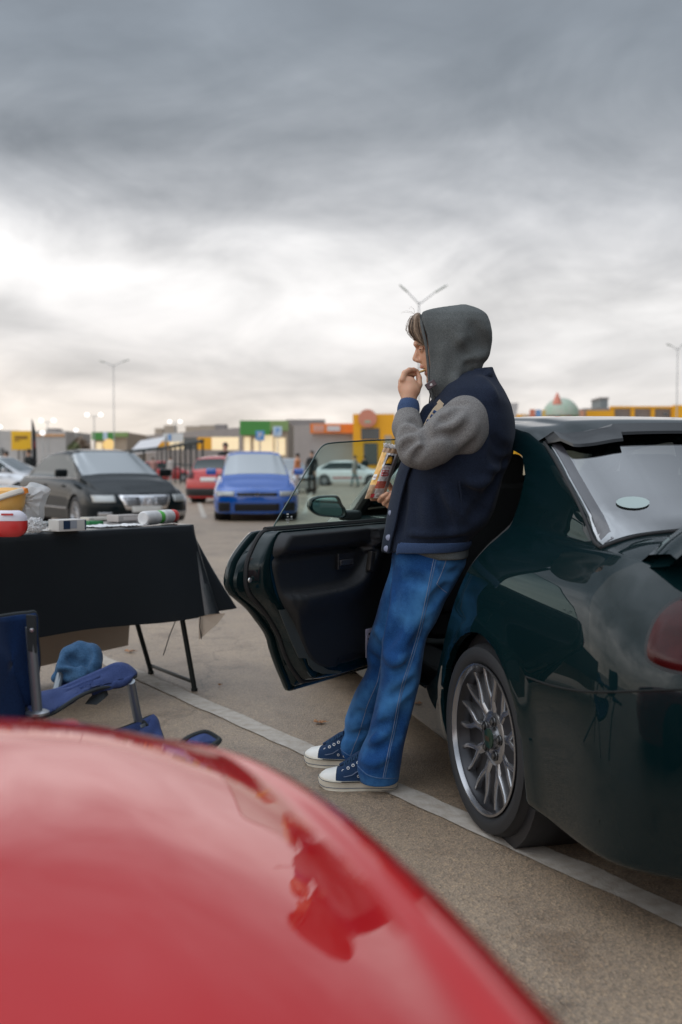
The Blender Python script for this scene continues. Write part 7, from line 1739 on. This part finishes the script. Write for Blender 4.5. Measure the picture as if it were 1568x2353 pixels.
# trees: low clumps on the horizon
def clump_tree(label, u, Y, vtop, wid, seed, col):
    rn = random.Random(seed); base = Vector((XT(u, Y), Y, 0)); top_ = ZT(vtop, Y); e = empty('bushy_tree', base); tag(e, label, 'tree')
    m = MB(); m.tube([base, base + Vector((.1, 0, top_ * .35)), base + Vector((0, 0, top_ * .7))], [.28, .2, .08], 8)
    for k in range(6): a = rn.uniform(0, 6.28); m.tube([base + Vector((0, 0, top_ * .3)), base + Vector((math.cos(a) * wid * .25, math.sin(a) * wid * .25, top_ * .6))], [.12, .04], 6)
    m.build('trunk', bark, e, world=True); m = MB()
    for k in range(1500):
        a, b_ = rn.uniform(0, 6.28), rn.random() ** .5; r_ = b_ * wid / 2; h_ = (1 - (r_ / (wid / 2)) ** 2) ** .5 * top_ * .95; z = rn.uniform(.22 * top_, max(h_, .24 * top_))
        c_ = base + Vector((r_ * math.cos(a), r_ * math.sin(a), z + .3 * rn.random())); s_ = rn.uniform(.16, .42); n_ = Vector((rn.gauss(0, 1), rn.gauss(0, 1), rn.gauss(0, 1))).normalized(); t_ = n_.orthogonal().normalized(); w_ = n_.cross(t_)
        m.add([c_ + t_ * s_, c_ + w_ * s_ * .6, c_ - t_ * s_, c_ - w_ * s_ * .6], [(0, 1, 2, 3)])
    m.build('crown', col, e, world=True, smooth=False, sharp=None)
bark = mat('bark', (.12, .09, .07), .9); brownf = mat('autumn_foliage', (.20, .15, .11), .9, noise_col=(.30, .23, .17), nscale=1.2); greenf = mat('dull_green_foliage', (.10, .13, .06), .9, noise_col=(.18, .19, .09), nscale=1.2)
clump_tree('brownish round tree left of the small green fronted shop', 186, 118, 1003, 3.4, 2, brownf); clump_tree('low dull green bush at the foot of the brownish tree', 170, 110, 1016, 1.8, 3, greenf)

# ------------------------------------------------------------------ lamp posts
pm = mat('galvanised_post', (.46, .47, .47), .5, .2)
def double_lamp(label, u, Y, vj, armL, armR):
    x_ = XT(u, Y); zj = ZT(vj, Y); e = empty('street_lamp', (x_, Y, 0)); tag(e, label, 'street lamp', 'unlit twin arm street lamps')
    m = MB(); m.tube([(x_, Y, 0), (x_, Y, zj)], [.05, .03], 10); m.build('pole', pm, e, world=True)
    for (u2, v2) in (armL, armR):
        q_ = P(u2, v2, Y); p0 = Vector((x_, Y, zj)); mid = p0 + (q_ - p0) * .55
        m = MB(); m.tube([p0 - Vector((0, 0, .1)), mid], .028, 8); m.build('arm', pm, e, world=True); m = MB(); d_ = (q_ - mid); m.tube([mid, mid + d_ * .15, mid + d_ * .9, q_], [.04, .09, .08, .03], 8, flat=.45); m.build('lamp_head', mat('lamp_head_grey', (.22, .26, .22), .5), e, world=True)
double_lamp('tall twin arm lamp post rising behind the man', 962, 48, 694, (918, 654), (1028, 655)); double_lamp('faint twin arm lamp post above the dark saloon', 263, 85, 838, (228, 829), (297, 826)); double_lamp('twin arm lamp post at the right edge above the green car', 1554, 70, 800, (1532, 790), (1576, 788))
bulb = mat('lit_lamp', (.9, .9, .9), .5, emit=(1.0, .98, .95), es=1.3)
for lab, us, v, Y in (('lit twin lamp left of the brownish tree', (96, 125), 966, 120), ('lit twin lamp above the small green shop', (202, 233), 953, 120), ('lit twin lamp above the white banner board', (391, 415), 969, 130), ('bright single lamp on the white shed', (99,), 995, 100), ('dim single lamp right of the white shed', (176,), 989, 120), ('single lit lamp at the left edge', (1,), 981, 110)):
    xm = sum(XT(u, Y) for u in us) / len(us); e = empty('street_lamp', (xm, Y, 0)); tag(e, lab, 'street lamp', 'lit street lamps'); zz = ZT(v, Y)
    m = MB(); m.tube([(xm, Y, 0), (xm, Y, zz - .1)], [.08, .05], 8); m.build('pole', pm, e, world=True)
    for u in us:
        if len(us) > 1: m = MB(); m.tube([(xm, Y, zz - .2), (XT(u, Y), Y, zz)], .03, 6); m.build('arm', pm, e, world=True)
        m = MB(); m.ell((XT(u, Y), Y - .02, zz), (.26, .26, .2)); m.build('lamp_globe', bulb, e, world=True)
